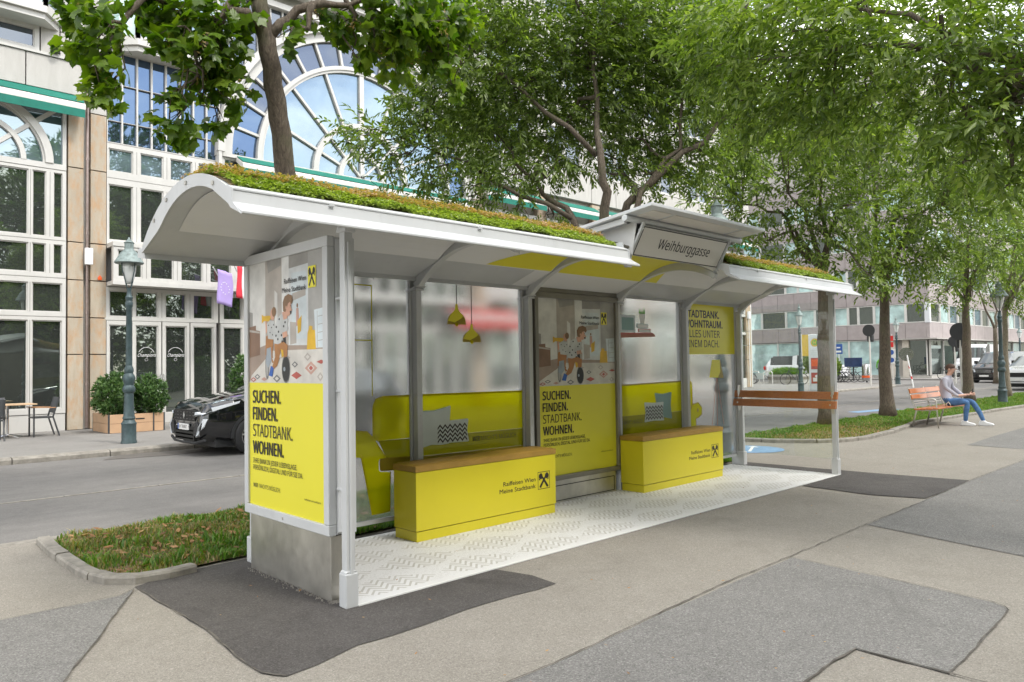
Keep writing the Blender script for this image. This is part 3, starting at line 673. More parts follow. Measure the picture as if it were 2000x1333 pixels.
# ------------------------------------------------------------------ hotel building
YF = 16.8
hotel = thing('hotel_building', 'pale stone building with green awnings and a huge white arched window', 'building', (10, 22, 0))
HB = MB()
HB.box((-14, 17.05, 0), (36.0, 40, 27.5)); HB.build('wall', 'stone_pale', hotel)
def hpanel(x0, z0, x1, z1, mat='stone_pale', y=YF, d=.2, g=.012):
    m = MB(); j = random.uniform(-.004, .004); m.box((x0 + g, y + j, z0 + g), (x1 - g, y + d, z1 - g)); return m.build('stone_panel', mat, hotel, .006, seg=1)
def win(cells, frame, mats, y=YF, fw=.06, name='window', lip=True):
    """frame: outer rectangle; cells: panes (x0,z0,x1,z1). The frame is a slab with holes made of bars around every cell."""
    m = MB(); fx0, fz0, fx1, fz1 = frame
    xs = sorted({fx0, fx1, *[c[0] for c in cells], *[c[2] for c in cells]}); zs = sorted({fz0, fz1, *[c[1] for c in cells], *[c[3] for c in cells]})
    for i in range(len(xs) - 1):
        for j in range(len(zs) - 1):
            cx, cz = (xs[i] + xs[i + 1]) / 2, (zs[j] + zs[j + 1]) / 2
            if not any(c[0] < cx < c[2] and c[1] < cz < c[3] for c in cells):
                m.box((xs[i], y, zs[j]), (xs[i + 1], y + .16, zs[j + 1]))
    for c in (cells if lip else []):    # inner sash rebate, a thin proud lip round each pane
        t = min(.028, (c[2] - c[0]) * .08)
        for a, b in (((c[0], c[1]), (c[2], c[1] + t)), ((c[0], c[3] - t), (c[2], c[3])), ((c[0], c[1] + t), (c[0] + t, c[3] - t)), ((c[2] - t, c[1] + t), (c[2], c[3] - t))):
            m.box((a[0], y + .03, a[1]), (b[0], y + .10, b[1]))
    w = m.build(name, 'window_frame', hotel)
    if lip:     # dark joints between neighbouring sashes
        q = MB()
        for i in range(len(cells)):
            c = cells[i]
            for d in cells[i + 1:]:
                if abs(c[1] - d[1]) < .01 and 0 < d[0] - c[2] < .35: xm = (c[2] + d[0]) / 2; q.box((xm - .005, y - .002, c[1]), (xm + .005, y + .004, c[3]))
        q.box((fx0 + .01, y - .002, fz1 - .012), (fx1 - .01, y + .004, fz1 - .004)); q.build('frame_joint', 'joint_grey', w)
    for k, c in enumerate(cells):
        mt = mats if isinstance(mats, str) else mats[k % len(mats)]
        q = MB(); ty, tz = random.uniform(-.004, .004), random.uniform(-.004, .004); yy = y + .085
        q.add([(c[0], yy + ty, c[1]), (c[2], yy - ty, c[1]), (c[2], yy - ty + tz, c[3]), (c[0], yy + ty + tz, c[3])], [(0, 1, 2, 3)])
        q.build('pane', mt, w)
    return w
def ring(m, cx, cz, r0, r1, a0, a1, y0, y1, n):
    for i in range(n):
        t0, t1 = a0 + (a1 - a0) * i / n, a0 + (a1 - a0) * (i + 1) / n
        q = [(cx + r * math.cos(t), cz + r * math.sin(t)) for r, t in ((r0, t0), (r1, t0), (r1, t1), (r0, t1))]
        m.prism(q, lambda u, v, t: (u, y0 + t, v), y1 - y0)
def sector(r0, r1, a0, a1, cx, cz, y, mat, parent, n=6, clip=None):
    P = [(cx + r1 * math.cos(a0 + (a1 - a0) * i / n), cz + r1 * math.sin(a0 + (a1 - a0) * i / n)) for i in range(n + 1)]
    P += [(cx + r0 * math.cos(a1 + (a0 - a1) * i / n), cz + r0 * math.sin(a1 + (a0 - a1) * i / n)) for i in range(n + 1)] if r0 > 0 else [(cx, cz)]
    j = random.uniform(-.005, .005)
    q = MB(); q.add([(u, y + j, v) for u, v in P], [list(range(len(P)))]); return q.build('pane', mat, parent)
# --- left arched window (and its twin further left, out of the picture)
def arch_bay(cx):
    x1 = cx + 1.80; x0 = cx - 1.80; cz = 6.66
    def cellrow(z0, z1, three):
        c = [(x0 + .03, z0, cx - 1.37, z1), (cx - 1.29, z0, cx - 1.08, z1)] if False else []
        if three: xs = [(cx - 1.72, cx - 1.53), (cx - 1.37, cx - 1.08), (cx - 1.00, cx - .05), (cx + .05, cx + 1.00), (cx + 1.08, cx + 1.37), (cx + 1.53, cx + 1.72)]
        else: xs = [(cx - 1.72, cx - 1.08), (cx - 1.00, cx - .05), (cx + .05, cx + 1.00), (cx + 1.08, cx + 1.72)]
        return [(a, z0, b, z1) for a, b in xs]
    win(cellrow(4.84, 6.44, 1), (x0, 4.77, x1, 6.52), 'pane_dark')
    win(cellrow(3.94, 4.66, 1), (x0, 3.84, x1, 4.765), 'pane_dark')
    win(cellrow(2.98, 3.70, 0), (x0, 2.88, x1, 3.835), 'pane_dark')
    win(cellrow(.62, 2.78, 0), (x0, .50, x1, 2.875), 'pane_dark')
    m = MB(); m.box((x0, YF + .02, .06), (x1, YF + .15, .49)); m.build('sill_panel', 'window_frame', hotel, .01)
    m = MB()
    ring(m, cx, cz, 1.35, 1.52, 0, math.pi, YF - .04, YF + .12, 36); ring(m, cx, cz, .84, .95, 0, math.pi, YF - .02, YF + .12, 26)
    ring(m, cx, cz, 1.30, 1.349, 0, math.pi, YF + .01, YF + .12, 36)
    m.box((x0, YF - .01, 6.525), (x1, YF + .14, cz)); m.box((cx - .05, YF + .01, cz), (cx + .05, YF + .1, cz + .84)); m.box((cx - .05, YF + .01, cz + .96), (cx + .05, YF + .1, cz + 1.30))
    for s in (-1, 1):
        d = .7071
        m.bar((cx + s * .0, YF + .05, cz), (cx + s * 2.1 * d * 1.16, YF + .05, cz + 2.1 * d * 1.0), .1, .085, up=(0, 1, 0))
        m.box((cx + s * 1.72, YF, cz), (cx + s * 1.80, YF + .14, 8.3))
    m.box((x0, YF, 8.22), (x1, YF + .14, 8.36))
    w = m.build('arched_window', 'window_frame', hotel)
    for a in range(4):
        sector(0.0, .84, math.pi * a / 4, math.pi * (a + 1) / 4, cx, cz, YF + .09, 'pane_light', w); sector(.95, 1.32, math.pi * a / 4, math.pi * (a + 1) / 4, cx, cz, YF + .09, 'pane_light', w)
    q = MB()
    P = [(x0 + .08, cz)] + [(cx - 1.5 * math.cos(t), cz + 1.5 * math.sin(t)) for t in [math.pi * i / 20 for i in range(21)]] + [(x1 - .08, cz), (x1 - .08, 8.22), (x0 + .08, 8.22)]
    q.add([(a, YF + .095, b) for a, b in P], [list(range(len(P)))]); q.build('pane', 'pane_light', w)
arch_bay(.33); arch_bay(-4.6)
def awning(x0, x1, z, mat='awning_green', proud=.42, drop=.20, y=YF):
    m = MB()
    m.prism([(y - proud, z - .10), (y - proud, z + .02), (y - proud + .04, z + .06), (y - .03, z + .30), (y - .03, z + .16), (y - proud + .06, z - .10)], lambda u, v, t: (x0 + t, u, v), x1 - x0)
    a = m.build('awning', ['awning_metal'], hotel, .01)
    m = MB(); m.box((x0 + .02, y - proud - .015, z - .10 - drop), (x1 - .02, y - proud - .005, z - .10)); m.build('valance', mat, a)
    m = MB(); m.prism([(y - proud + .05, z + .085), (y - .02, z + .335), (y - .02, z + .35), (y - proud + .05, z + .10)], lambda u, v, t: (x0 + .02 + t, u, v), x1 - x0 - .04); m.build('canvas', mat, a)
    return a
awning(-1.75, 2.46, 8.12)
awning(-6.7, -2.6, 8.12)
# pillars of beige stone with the rain pipe between
for px0, px1 in ((2.16, 2.53), (2.66, 3.05)):
    zs = [.06, 1.94, 2.87, 3.81, 4.76, 6.64] + ([8.36] if px0 < 2.5 else [8.10])
    for a, b in zip(zs[:-1], zs[1:]): hpanel(px0, a, px1, b, 'stone_beige')
hpanel(2.66, 8.10, 3.05, 9.28)
for px0, px1 in ((-2.1, -1.5), (-2.75, -2.12)):
    for a, b in zip([.06, 1.94, 2.87, 3.81, 4.76, 6.64], [1.94, 2.87, 3.81, 4.76, 6.64, 8.36]): hpanel(px0, a, px1, b, 'stone_beige')
m = MB(); m.tube([(2.595, YF - .02, .1), (2.595, YF - .02, 9.9)], .035, 10)
for z in (1.2, 3.0, 5.0, 6.9, 8.9): m.lathe([(.045, -.03), (.045, .03)], (2.595, YF - .02, z), 10)
m.build('rain_pipe', 'pipe_metal', hotel)
m = MB(); m.box((2.52, YF - .16, 4.20), (2.70, YF - .06, 4.62)); m.build('junction_box', 'box_white', hotel, .015)
m = MB(); m.box((2.84, YF - .04, 3.84), (2.93, YF - .005, 3.92)); m.lathe([(.03, 0), (.02, .03)], (2.885, YF - .02, 3.925), 8); m.build('alarm_light', 'orange_plastic', hotel, .006)
# stone band and upper floors on the left
for a, b in ((-3.4, -.55), (-.55, 1.25), (1.25, 2.53)): hpanel(a, 8.46, b, 9.30, 'stone_pale', YF - .05)
m = MB(); m.box((-8, YF - .09, 9.305), (3.06, YF + .1, 9.37)); m.build('ledge', 'window_frame', hotel)
win([(-.55, 9.46, 1.44, 9.93)], (-.7, 9.38, 1.54, 10.02), 'pane_grey', YF)
for a, b, z0, z1 in ((1.56, 1.98, 9.38, 10.15), (1.56, 1.98, 10.15, 14), (1.98, 2.53, 9.38, 10.0), (1.98, 2.53, 10.0, 14), (2.66, 3.05, 9.38, 14)): hpanel(a, z0, b, z1)
m = MB(); m.lathe([(.02, 0), (.11, .02), (.11, .06), (.09, .09)], (1.85, YF - .14, 9.37), 12); m.build('wall_light', 'car_plastic', hotel)
def bay(x0, x1, z0, z1, d=.55, sl=.42, mats=('pane_curtain', 'pane_light', 'pane_light')):
    """projecting bay window with slanted cheeks"""
    pts = [(x0, YF), (x0 + sl, YF - d), (x1 - sl, YF - d), (x1, YF)]
    m = MB()
    for za, zb, e in ((z0 - .16, z0, .05), (z0 - .30, z0 - .165, -.03), (z1, z1 + .14, .05)):
        q = [(x0 - e, YF + .1), (x0 - e, YF - e * .2), (x0 + sl - e * .4, YF - d - e), (x1 - sl + e * .4, YF - d - e), (x1 + e, YF - e * .2), (x1 + e, YF + .1)]
        m.prism(q, lambda u, v, t, za=za: (u, v, za + t), zb - za)
    segs = list(zip(pts[:-1], pts[1:])); panes = []
    for k, (a, b) in enumerate(segs):
        A, B = Vector((*a, 0)), Vector((*b, 0)); n = 3 if k == 1 and (B - A).length > 2 else (2 if k == 1 else 1)
        for i in range(n + 1):
            p = A.lerp(B, i / n); m.bar((p.x, p.y + .03, z0), (p.x, p.y + .03, z1), .10, .10, up=(0, 1, 0))
        for z in (z0 + .05, z1 - .05): m.bar((A.x, A.y + .03, z), (B.x, B.y + .03, z), .07, .08)
        for i in range(n):
            p, q = A.lerp(B, i / n), A.lerp(B, (i + 1) / n); panes.append((p, q))
    w = m.build('bay_window', 'window_frame', hotel)
    for k, (p, q) in enumerate(panes):
        mm = MB(); mm.add([(p.x, p.y + .05, z0), (q.x, q.y + .05, z0), (q.x, q.y + .05, z1), (p.x, p.y + .05, z1)], [(0, 1, 2, 3)]); mm.build('pane', mats[k % len(mats)], w)
bay(-1.9, 1.98, 10.3, 12.1); bay(3.15, 5.9, 10.15, 12.0, .5, .5)
for i in range(3):
    z = 13.6 + i * 3.4
    bay(-1.9, 1.98, z, z + 1.9); bay(3.15, 5.9, z, z + 1.9)
# --- glass curtain wall between the pillar and the big arch
cols = [(3.09 + .765 * i, 3.68 + .765 * i) for i in range(4)]; cols[3] = (5.38, 5.95)
xs9 = [3.05 + .3663 * i for i in range(9)]
win([(a + .02, 7.46, b - .02, 8.02) for a, b in zip(xs9[:-1], xs9[1:])] + [(a + .02, 8.03, b - .02, 9.0) for a, b in zip(xs9[:-1], xs9[1:])] + [(a + .02, 9.01, b - .02, 9.84) for a, b in zip(xs9[:-1], xs9[1:])], (3.05, 7.44, 5.98, 9.86), 'pane_blue', YF, lip=False)
win([(a, 6.70, b, 7.30) for a, b in cols], (3.05, 6.53, 5.98, 7.435), 'pane_light')
win([(a, 4.90, b, 6.36) for a, b in cols], (3.05, 4.80, 5.98, 6.525), ['pane_dark'])
m = MB(); m.box((3.05, 16.28, 4.68), (15.4, YF + .1, 4.79)); m.box((3.05, 16.26, 3.70), (15.4, YF + .1, 3.80)); m.build('canopy_box', 'window_frame', hotel)
ccols = [(3.17 + .775 * i, 3.76 + .775 * i) for i in range(16)]
for k in range(4):
    cc = ccols[k * 4:k * 4 + 4]
    if k == 3: cc = cc[:3]
    win([(a, 3.90, b, 4.60) for a, b in cc], (cc[0][0] - .1, 3.805, cc[-1][1] + .085, 4.675), 'pane_dark', 16.30)
dcols = [(3.11, 3.58), (3.74, 4.31), (4.49, 5.05), (5.23, 5.79), (6.07, 6.62), (6.82, 7.4), (7.6, 8.18), (8.4, 8.95), (9.15, 9.7), (9.9, 10.5), (10.7, 11.3), (11.5, 12.1), (12.3, 12.9), (13.1, 13.7), (13.9, 14.5), (14.7, 15.3)]
for k in range(4):
    cc = dcols[k * 4:k * 4 + 4]
    win([(a, 2.92, b, 3.60) for a, b in cc], (cc[0][0] - .1, 2.83, cc[-1][1] + .13 if k < 3 else 15.4, 3.695), 'pane_dark')
for k, (a, b) in enumerate(dcols):
    door = k in (1, 2)
    z0 = .36 if door else .40
    fr = (a - .075 if k else 3.05, .12, b + .075, 2.825)
    w = win([(a, z0, b, 2.71)], fr, 'pane_dark', name='door' if door else 'window')
    if door:
        s = 1 if k == 1 else -1; xx = (b + .05) if k == 1 else (a - .05)
        m = MB(); m.tube([(xx, YF - .01, 1.0), (xx, YF - .1, 1.02), (xx, YF - .1, 1.38), (xx, YF - .01, 1.40)], .014, 6); m.build('door_handle', 'lock_silver', w)
        lettering('Champions', (a + .06, YF + .04, 1.88), (1, 0, 0), (0, 0, 1), .085, 'white_ink', w, width=b - a - .12, shear=.3)
        q = MB(); ring(q, (a + b) / 2, 1.93, .195, .205, .35, math.pi - .35, YF + .045, YF + .05, 12); ring(q, (a + b) / 2, 1.80, .035, .04, 0, 2 * math.pi, YF + .045, YF + .05, 8); q.build('door_emblem', 'white_ink', w)
m = MB(); m.box((3.05, YF - .02, .06), (15.4, YF + .15, .118)); m.build('threshold', 'concrete', hotel)
# fill of the white posts between the door columns
# --- the huge arched window
CX, CZ = 10.72, 7.72
m = MB()
ring(m, CX, CZ, 4.40, 4.66, 0, math.pi, YF - .06, YF + .12, 60); ring(m, CX, CZ, 4.66, 4.86, 0, math.pi, YF - .20, YF + .12, 60)
ring(m, CX, CZ, 3.44, 3.52, 0, math.pi, YF - .02, YF + .12, 52); ring(m, CX, CZ, 3.52, 3.64, 0, math.pi, YF - .06, YF + .12, 52)
ring(m, CX, CZ, 1.62, 1.80, 0, math.pi, YF - .04, YF + .12, 36); ring(m, CX, CZ, .74, .90, 0, math.pi, YF - .04, YF + .12, 24)
def radial(a, r0, r1, w=.07):
    c, s = math.cos(a), math.sin(a); m.bar((CX + r0 * c, YF + .05, CZ + r0 * s), (CX + r1 * c, YF + .05, CZ + r1 * s), w, .1, up=(0, 1, 0))
for i in range(1, 16): radial(math.pi * i / 16, 3.62, 4.42, .075)
for i in range(1, 8): radial(math.pi * i / 8, 1.79, 3.45, .075 if i != 4 else .16); 
for i in range(1, 8): radial(math.pi * i / 8, .89, 1.63, .07 if i != 4 else .15)
for i in (2, 4, 6): radial(math.pi * i / 8, .02, .75, .06 if i != 4 else .15)
m.box((CX - 4.86, YF - .06, CZ - .10), (CX + 4.86, YF + .12, CZ))
m.lathe([(.07, 0), (.07, .06)], (CX, YF - .1, CZ + .06), 10)
aw = m.build('arched_window', 'window_frame', hotel)
for i in range(16): sector(3.6, 4.42, math.pi * i / 16, math.pi * (i + 1) / 16, CX, CZ, YF + .09, 'pane_grey' if 2 < i < 14 else 'pane_blue', aw, 4)
for i in range(8):
    sector(1.76, 3.48, math.pi * i / 8, math.pi * (i + 1) / 8, CX, CZ, YF + .09, 'pane_light', aw); sector(.85, 1.66, math.pi * i / 8, math.pi * (i + 1) / 8, CX, CZ, YF + .09, 'pane_light', aw, 4)
for i in (0, 2, 4, 6): sector(0, .78, math.pi * i / 8, math.pi * (i + 2) / 8, CX, CZ, YF + .09, 'pane_light', aw, 4)
# below the arch springing
gx = [CX - 4.70, CX - 3.55, CX - 1.72, CX - .82, CX, CX + .82, CX + 1.72, CX + 3.55, CX + 4.70]
win([(a + .09, 4.92, b - .09, 7.05) for a, b in zip(gx[:-1], gx[1:])] + [(a + .09, 7.17, b - .09, 7.58) for a, b in zip(gx[:-1], gx[1:])], (CX - 4.74, 4.80, CX + 4.66, 7.615), 'pane_dark')
m = MB(); m.box((5.98, YF - .14, 4.8), (5.985, YF + .1, 7.72)); m.prism([(5.885, YF + .1), (5.885, YF - .18), (5.975, YF - .18), (5.975, YF + .1)], lambda u, v, t: (u, v, 4.8 + t), 2.92); m.build('arch_pier', 'window_frame', hotel)
awning(6.44, 10.95, 7.36, proud=.5); awning(10.98, 15.1, 7.36, proud=.5)
# strips above the arch
nx = [5.98 + .393 * i for i in range(25)]
m = MB(); panes = []
for i, x in enumerate(nx):
    dx = abs(x - CX); zb = CZ + (math.sqrt(4.82 ** 2 - dx * dx) if dx < 4.82 else 0)
    if zb < 12.4: m.box((x - .02, YF + .02, zb), (x + .02, YF + .12, 12.45))
m.box((5.98, YF - .12, 12.45), (15.45, YF + .12, 12.62))
sw = m.build('window', 'window_frame', hotel)
for a, b in zip(nx[:-1], nx[1:]):
    def zb(x): dx = abs(x - CX); return CZ + (math.sqrt(4.80 ** 2 - dx * dx) if dx < 4.80 else 0)
    if min(zb(a), zb(b)) > 12.4: continue
    zs = [9.85, 11.1]
    lo = [(a + .02, zb(a)), (b - .02, zb(b))]
    q = MB(); q.add([(lo[0][0], YF + .10, lo[0][1]), (lo[1][0], YF + .10, lo[1][1]), (lo[1][0], YF + .10, 12.45), (lo[0][0], YF + .10, 12.45)], [(0, 1, 2, 3)]); q.build('pane', 'pane_grey', sw)
for i in range(4):
    z = 13.3 + i * 3.4
    for k in range(3): bay(6.3 + k * 3.1, 8.9 + k * 3.1, z, z + 1.9)
    for a in np.arange(5.98, 15.4, 1.18): hpanel(a, z + 2.15, a + 1.18, z + 3.05, g=.01)
# --- right wing of stone, mostly behind the trees
for k in range(6):
    x0 = 15.5 + k * 3.45
    hpanel(x0, .06, x0 + .55, 3.6, 'stone_beige'); 
    for a, b in ((3.6, 4.7), (4.7, 6.6), (6.6, 8.5)): hpanel(x0, a, x0 + .55, b, 'stone_beige')
    win([(x0 + .68, .55, x0 + 1.9, 3.0), (x0 + 2.0, .55, x0 + 3.3, 3.0), (x0 + .68, 3.1, x0 + 1.9, 4.0), (x0 + 2.0, 3.1, x0 + 3.3, 4.0)], (x0 + .56, .06, x0 + 3.44, 4.15), 'pane_dark')
    win([(x0 + .68, 4.7, x0 + 1.9, 6.2), (x0 + 2.0, 4.7, x0 + 3.3, 6.2), (x0 + .68, 6.3, x0 + 1.9, 7.4), (x0 + 2.0, 6.3, x0 + 3.3, 7.4)], (x0 + .56, 4.16, x0 + 3.44, 7.55), 'pane_dark')
    awning(x0 + .4, x0 + 3.6, 8.0)
    for fl in range(6):
        z = 8.55 + fl * 3.3
        hpanel(x0, z, x0 + 1.72, z + 1.2); hpanel(x0 + 1.72, z, x0 + 3.45, z + 1.2)
        hpanel(x0, z + 1.2, x0 + .6, z + 3.3); hpanel(x0 + 2.85, z + 1.2, x0 + 3.45, z + 3.3)
        win([(x0 + .7, z + 1.3, x0 + 1.68, z + 2.95), (x0 + 1.78, z + 1.3, x0 + 2.75, z + 2.95)], (x0 + .61, z + 1.21, x0 + 2.84, z + 3.1), 'pane_grey')
for z in (0.06, .8, 1.6, 2.4, 3.2, 4.0, 4.8, 5.6): hpanel(36.02 - .5, z, 36.03, z + .8, 'stone_beige', YF - .04); 
m = MB(); m.box((35.6, YF - .16, 3.9), (35.8, YF - .05, 4.3)); m.tube([(35.7, YF - .1, .1), (35.7, YF - .1, 3.9)], .02, 6); m.build('wall_fitting', 'box_white', hotel)
# red awning added to stand for a passing tram's blurred red band
awning(13.9, 17.3, 3.25, 'added_awning_red', .9, .3)
# flags on slanting poles over the hotel door
def flag(name, label, x, y, z, make):
    t = thing(name, label, 'flag', (x, y, z))
    m = MB(); m.tube([(x - .35, y - .5, z + .06), (x + .05, YF - .5, z - .05)] if False else [(x - .12, y, z + .04), (x + .75, YF - .01 + 0, z - .45)], .014, 6); m.build('flag_pole', 'box_white', t)
    make(t, x, y, z); return t
def cloth(t, x, y, z, w, h, mats):
    K = 10; J = len(mats)
    for j, mt in enumerate(mats):
        m = MB(); vs = []; fs = []
        for i in range(K + 1):
            for k in range(5):
                u = (j + k / 4) / J; v = i / K
                vs.append((x + w * u + .02 * math.sin(v * 5 + u * 6), y + .05 * u + .03 * math.sin(u * 9 + v * 3), z - h * v - .22 * w * u))
        for i in range(K):
            for k in range(4): fs.append((i * 5 + k, i * 5 + k + 1, (i + 1) * 5 + k + 1, (i + 1) * 5 + k))
        m.add(vs, fs); o = m.build('flag_cloth', mt, t, smooth=True); s = o.modifiers.new('solid', 'SOLIDIFY'); s.thickness = .004
def eu(t, x, y, z):
    cloth(t, x, y, z, .42, .92, ['flag_violet'])
    m = MB()
    for i in range(12):
        a = math.pi * 2 * i / 12; u = .5 + .27 * math.cos(a); v = .5 + .17 * math.sin(a)
        cx_, cy_, cz_ = x + .42 * u + .02 * math.sin(v * 5 + u * 6), y + .05 * u + .03 * math.sin(u * 9 + v * 3) - .02, z - .92 * v - .22 * .42 * u
        pts = [(cx_ + (.022 if k % 2 == 0 else .009) * math.sin(k * math.pi / 5), cy_, cz_ + (.022 if k % 2 == 0 else .009) * math.cos(k * math.pi / 5)) for k in range(10)]
        m.add(pts, [tuple(range(10))])
    m.build('star_ring', 'flag_white', t)
flag('flag', 'violet flag with a ring of pale stars over the hotel entrance', 5.42, 15.6, 4.20, eu)
flag('flag', 'red and white striped flag hanging beside the violet flag', 5.95, 15.6, 4.36, lambda t, x, y, z: cloth(t, x, y, z, .44, .9, ['flag_red', 'flag_white', 'flag_red']))

# ------------------------------------------------------------------ corner building in purple cladding
PX, PY = 58.0, 14.25
pb = thing('corner_building', 'low office building clad in mauve panels at the far street corner', 'building', (PX, PY, 0))
m = MB(); m.box((PX + .25, PY + .25, 0), (118, 55, 24)); m.build('wall', 'roof_stone', pb)
def pface(axis, s, e, z0, z1, step, mat, y_out=0):
    k = s
    while k < e - .01:
        b = min(k + step, e); mm = MB(); g_ = .012
        if axis == 'y': mm.box((PX - y_out, k + g_, z0 + g_), (PX + .24, b - g_, z1 - g_))
        else: mm.box((k + g_, PY - y_out, z0 + g_), (b - g_, PY + .24, z1 - g_))
        mm.build('cladding_panel', mat, pb); k = b
for z0, z1 in ((3.05, 4.22), (5.72, 7.15), (8.7, 10.1), (11.6, 13.0), (14.5, 15.9)):
    pface('y', PY + .24, 32, z0, z1, 1.45, 'purple_cladding'); pface('x', PX, 104, z0, z1, 2.9, 'purple_cladding', .004)
def pwin(axis, s, e, z0, z1, mat, fw=.09, name='window'):
    m = MB()
    def bx(a, b, c, d, o0, o1):
        if axis == 'y': m.box((PX + o0, a, c), (PX + o1, b, d))
        else: m.box((a, PY + o0, c), (b, PY + o1, d))
    bx(s, s + fw, z0, z1, .02, .16); bx(e - fw, e, z0, z1, .02, .16); bx(s + fw, e - fw, z0, z0 + fw * .8, .02, .16); bx(s + fw, e - fw, z1 - fw * .6, z1, .02, .16)
    w = m.build(name, 'window_frame', pb); q = MB()
    if axis == 'y': q.add([(PX + .12, s, z0), (PX + .12, e, z0), (PX + .12, e, z1), (PX + .12, s, z1)], [(0, 3, 2, 1)])
    else: q.add([(s, PY + .12, z0), (e, PY + .12, z0), (e, PY + .12, z1), (s, PY + .12, z1)], [(0, 1, 2, 3)])
    q.build('pane', mat, w)
ys = [14.5, 15.9, 18.2, 19.4, 20.2, 21.3, 22.9, 24.3, 25.4, 27.6, 29.8, 32]
for fz in (4.23, 7.17, 10.12, 13.02):
    for k, (a, b) in enumerate(zip(ys[:-1], ys[1:])): pwin('y', a, b, fz, fz + 1.47, ['pane_dark', 'pane_curtain', 'pane_dark', 'pane_dark', 'pane_curtain', 'pane_dark', 'pane_curtain', 'pane_curtain', 'pane_dark', 'pane_curtain', 'pane_curtain'][k])
    for k in range(20): pwin('x', 58.4 + k * 2.25, 60.55 + k * 2.25, fz, fz + 1.47, ['pane_dark', 'pane_curtain', 'pane_light'][(k * 7) % 3])
m = MB(); m.box((PX - .03, PY - .03, 4.2), (PX + .3, PY + .3, 5.74)); m.build('corner_post', 'white_trim', pb)
for k, (a, b) in enumerate(zip([17.2, 20.2, 23.2, 26.2, 29.2], [20.2, 23.2, 26.2, 29.2, 32.2])): pwin('y', a, b, .25, 3.0, 'pane_curtain', .06)
pwin('y', 14.5, 15.8, .25, 2.9, 'pane_dark', .05)
for k in range(14): pwin('x', 58.2 + k * 3, 61.2 + k * 3, .25, 2.9, ['pane_dark', 'pane_dark', 'pane_curtain'][k % 3], .05)
for yy in (15.95, 16.9): m = MB(); m.box((PX - .1, yy - .22, .05), (PX + .2, yy + .22, 3.02)); m.build('pillar', 'beige_cladding', pb)
m = MB(); m.box((PX - .05, PY - .05, .05), (118, PY + .3, .22)); m.box((PX - .05, PY + .3, .05), (PX + .3, 32, .22)); m.build('plinth', 'concrete', pb)
m = MB(); m.box((PX - .5, PY - .6, 2.95), (PX + .25, 17, 3.04)); m.box((PX + .25, PY - .6, 2.95), (104, PY + .24, 3.04)); m.build('soffit', 'roof_stone', pb)

# ------------------------------------------------------------------ further buildings closing the street
def block(label, x0, y0, x1, y1, h, mat, side, pitch=3.2):
    t = thing('building', label, 'building', ((x0 + x1) / 2, (y0 + y1) / 2, 0))
    m = MB(); m.box((x0, y0, 0), (x1, y1, h)); m.build('wall', mat, t)
    m = MB(); m.box((x0 - .3, y0 - .3, h), (x1 + .3, y1 + .3, h + .5)); m.build('cornice', 'roof_stone', t)
    nfl = int(h // 3.4)
    for fl in range(nfl):
        z = 1 + fl * 3.4
        if side in 'x':
            a = y0 + 1.2
            while a < y1 - 1.8:
                q = MB(); q.box((x0 - .05, a, z), (x0 + .02, a + 1.3, z + 1.9)); w = q.build('window', 'window_frame', t)
                q = MB(); q.add([(x0 - .06, a + .1, z + .1), (x0 - .06, a + 1.2, z + .1), (x0 - .06, a + 1.2, z + 1.8), (x0 - .06, a + .1, z + 1.8)], [(0, 3, 2, 1)]); q.build('pane', 'pane_dark', w); a += pitch
        else:
            a = x0 + 1.2
            while a < x1 - 1.8:
                q = MB(); q.box((a, y0 - .05, z), (a + 1.3, y0 + .02, z + 1.9)); w = q.build('window', 'window_frame', t)
                q = MB(); q.add([(a + .1, y0 - .06, z + .1), (a + 1.2, y0 - .06, z + .1), (a + 1.2, y0 - .06, z + 1.8), (a + .1, y0 - .06, z + 1.8)], [(0, 1, 2, 3)]); q.build('pane', 'pane_dark', w); a += pitch
block('pale tall building closing the side street behind the pickup', 40, 62, 90, 75, 24, 'beige_cladding', 'y')
block('pale long building at the far end of the street behind the trees', 140, -30, 155, 40, 22, 'beige_cladding', 'x', 4.2)
# ------------------------------------------------------------------ bus shelter
sh = thing('bus_shelter', 'long grey bus shelter with curved planted roof and yellow bank adverts', 'bus shelter', (3.6, .75, 0))
def circ3(A, B, C):
    (ax, ay), (bx, by), (cx, cy) = A, B, C
    d = 2 * (ax * (by - cy) + bx * (cy - ay) + cx * (ay - by))
    ux = ((ax * ax + ay * ay) * (by - cy) + (bx * bx + by * by) * (cy - ay) + (cx * cx + cy * cy) * (ay - by)) / d
    uy = ((ax * ax + ay * ay) * (cx - bx) + (bx * bx + by * by) * (ax - cx) + (cx * cx + cy * cy) * (bx - ax)) / d
    return ux, uy, math.hypot(ax - ux, ay - uy)
def arc(A, B, C, n):
    cx, cy, r = circ3(A, B, C); a0 = math.atan2(A[1] - cy, A[0] - cx); a1 = math.atan2(C[1] - cy, C[0] - cx)
    if a1 > a0: a1 -= 2 * math.pi          # clockwise, over the top
    return [(cx + r * math.cos(a0 + (a1 - a0) * i / n), cy + r * math.sin(a0 + (a1 - a0) * i / n)) for i in range(n + 1)]
OUT = arc((-.06, 2.49), (.50, 2.685), (1.44, 2.335), 22)      # front -> back
INN = arc((-.03, 2.425), (.50, 2.618), (1.07, 2.445), 16) + [(1.42, 2.325)]
def outz(y):
    cx, cy, r = circ3((-.06, 2.49), (.50, 2.685), (1.44, 2.335))
    return cy + math.sqrt(max(0, r * r - (y - cx) ** 2))
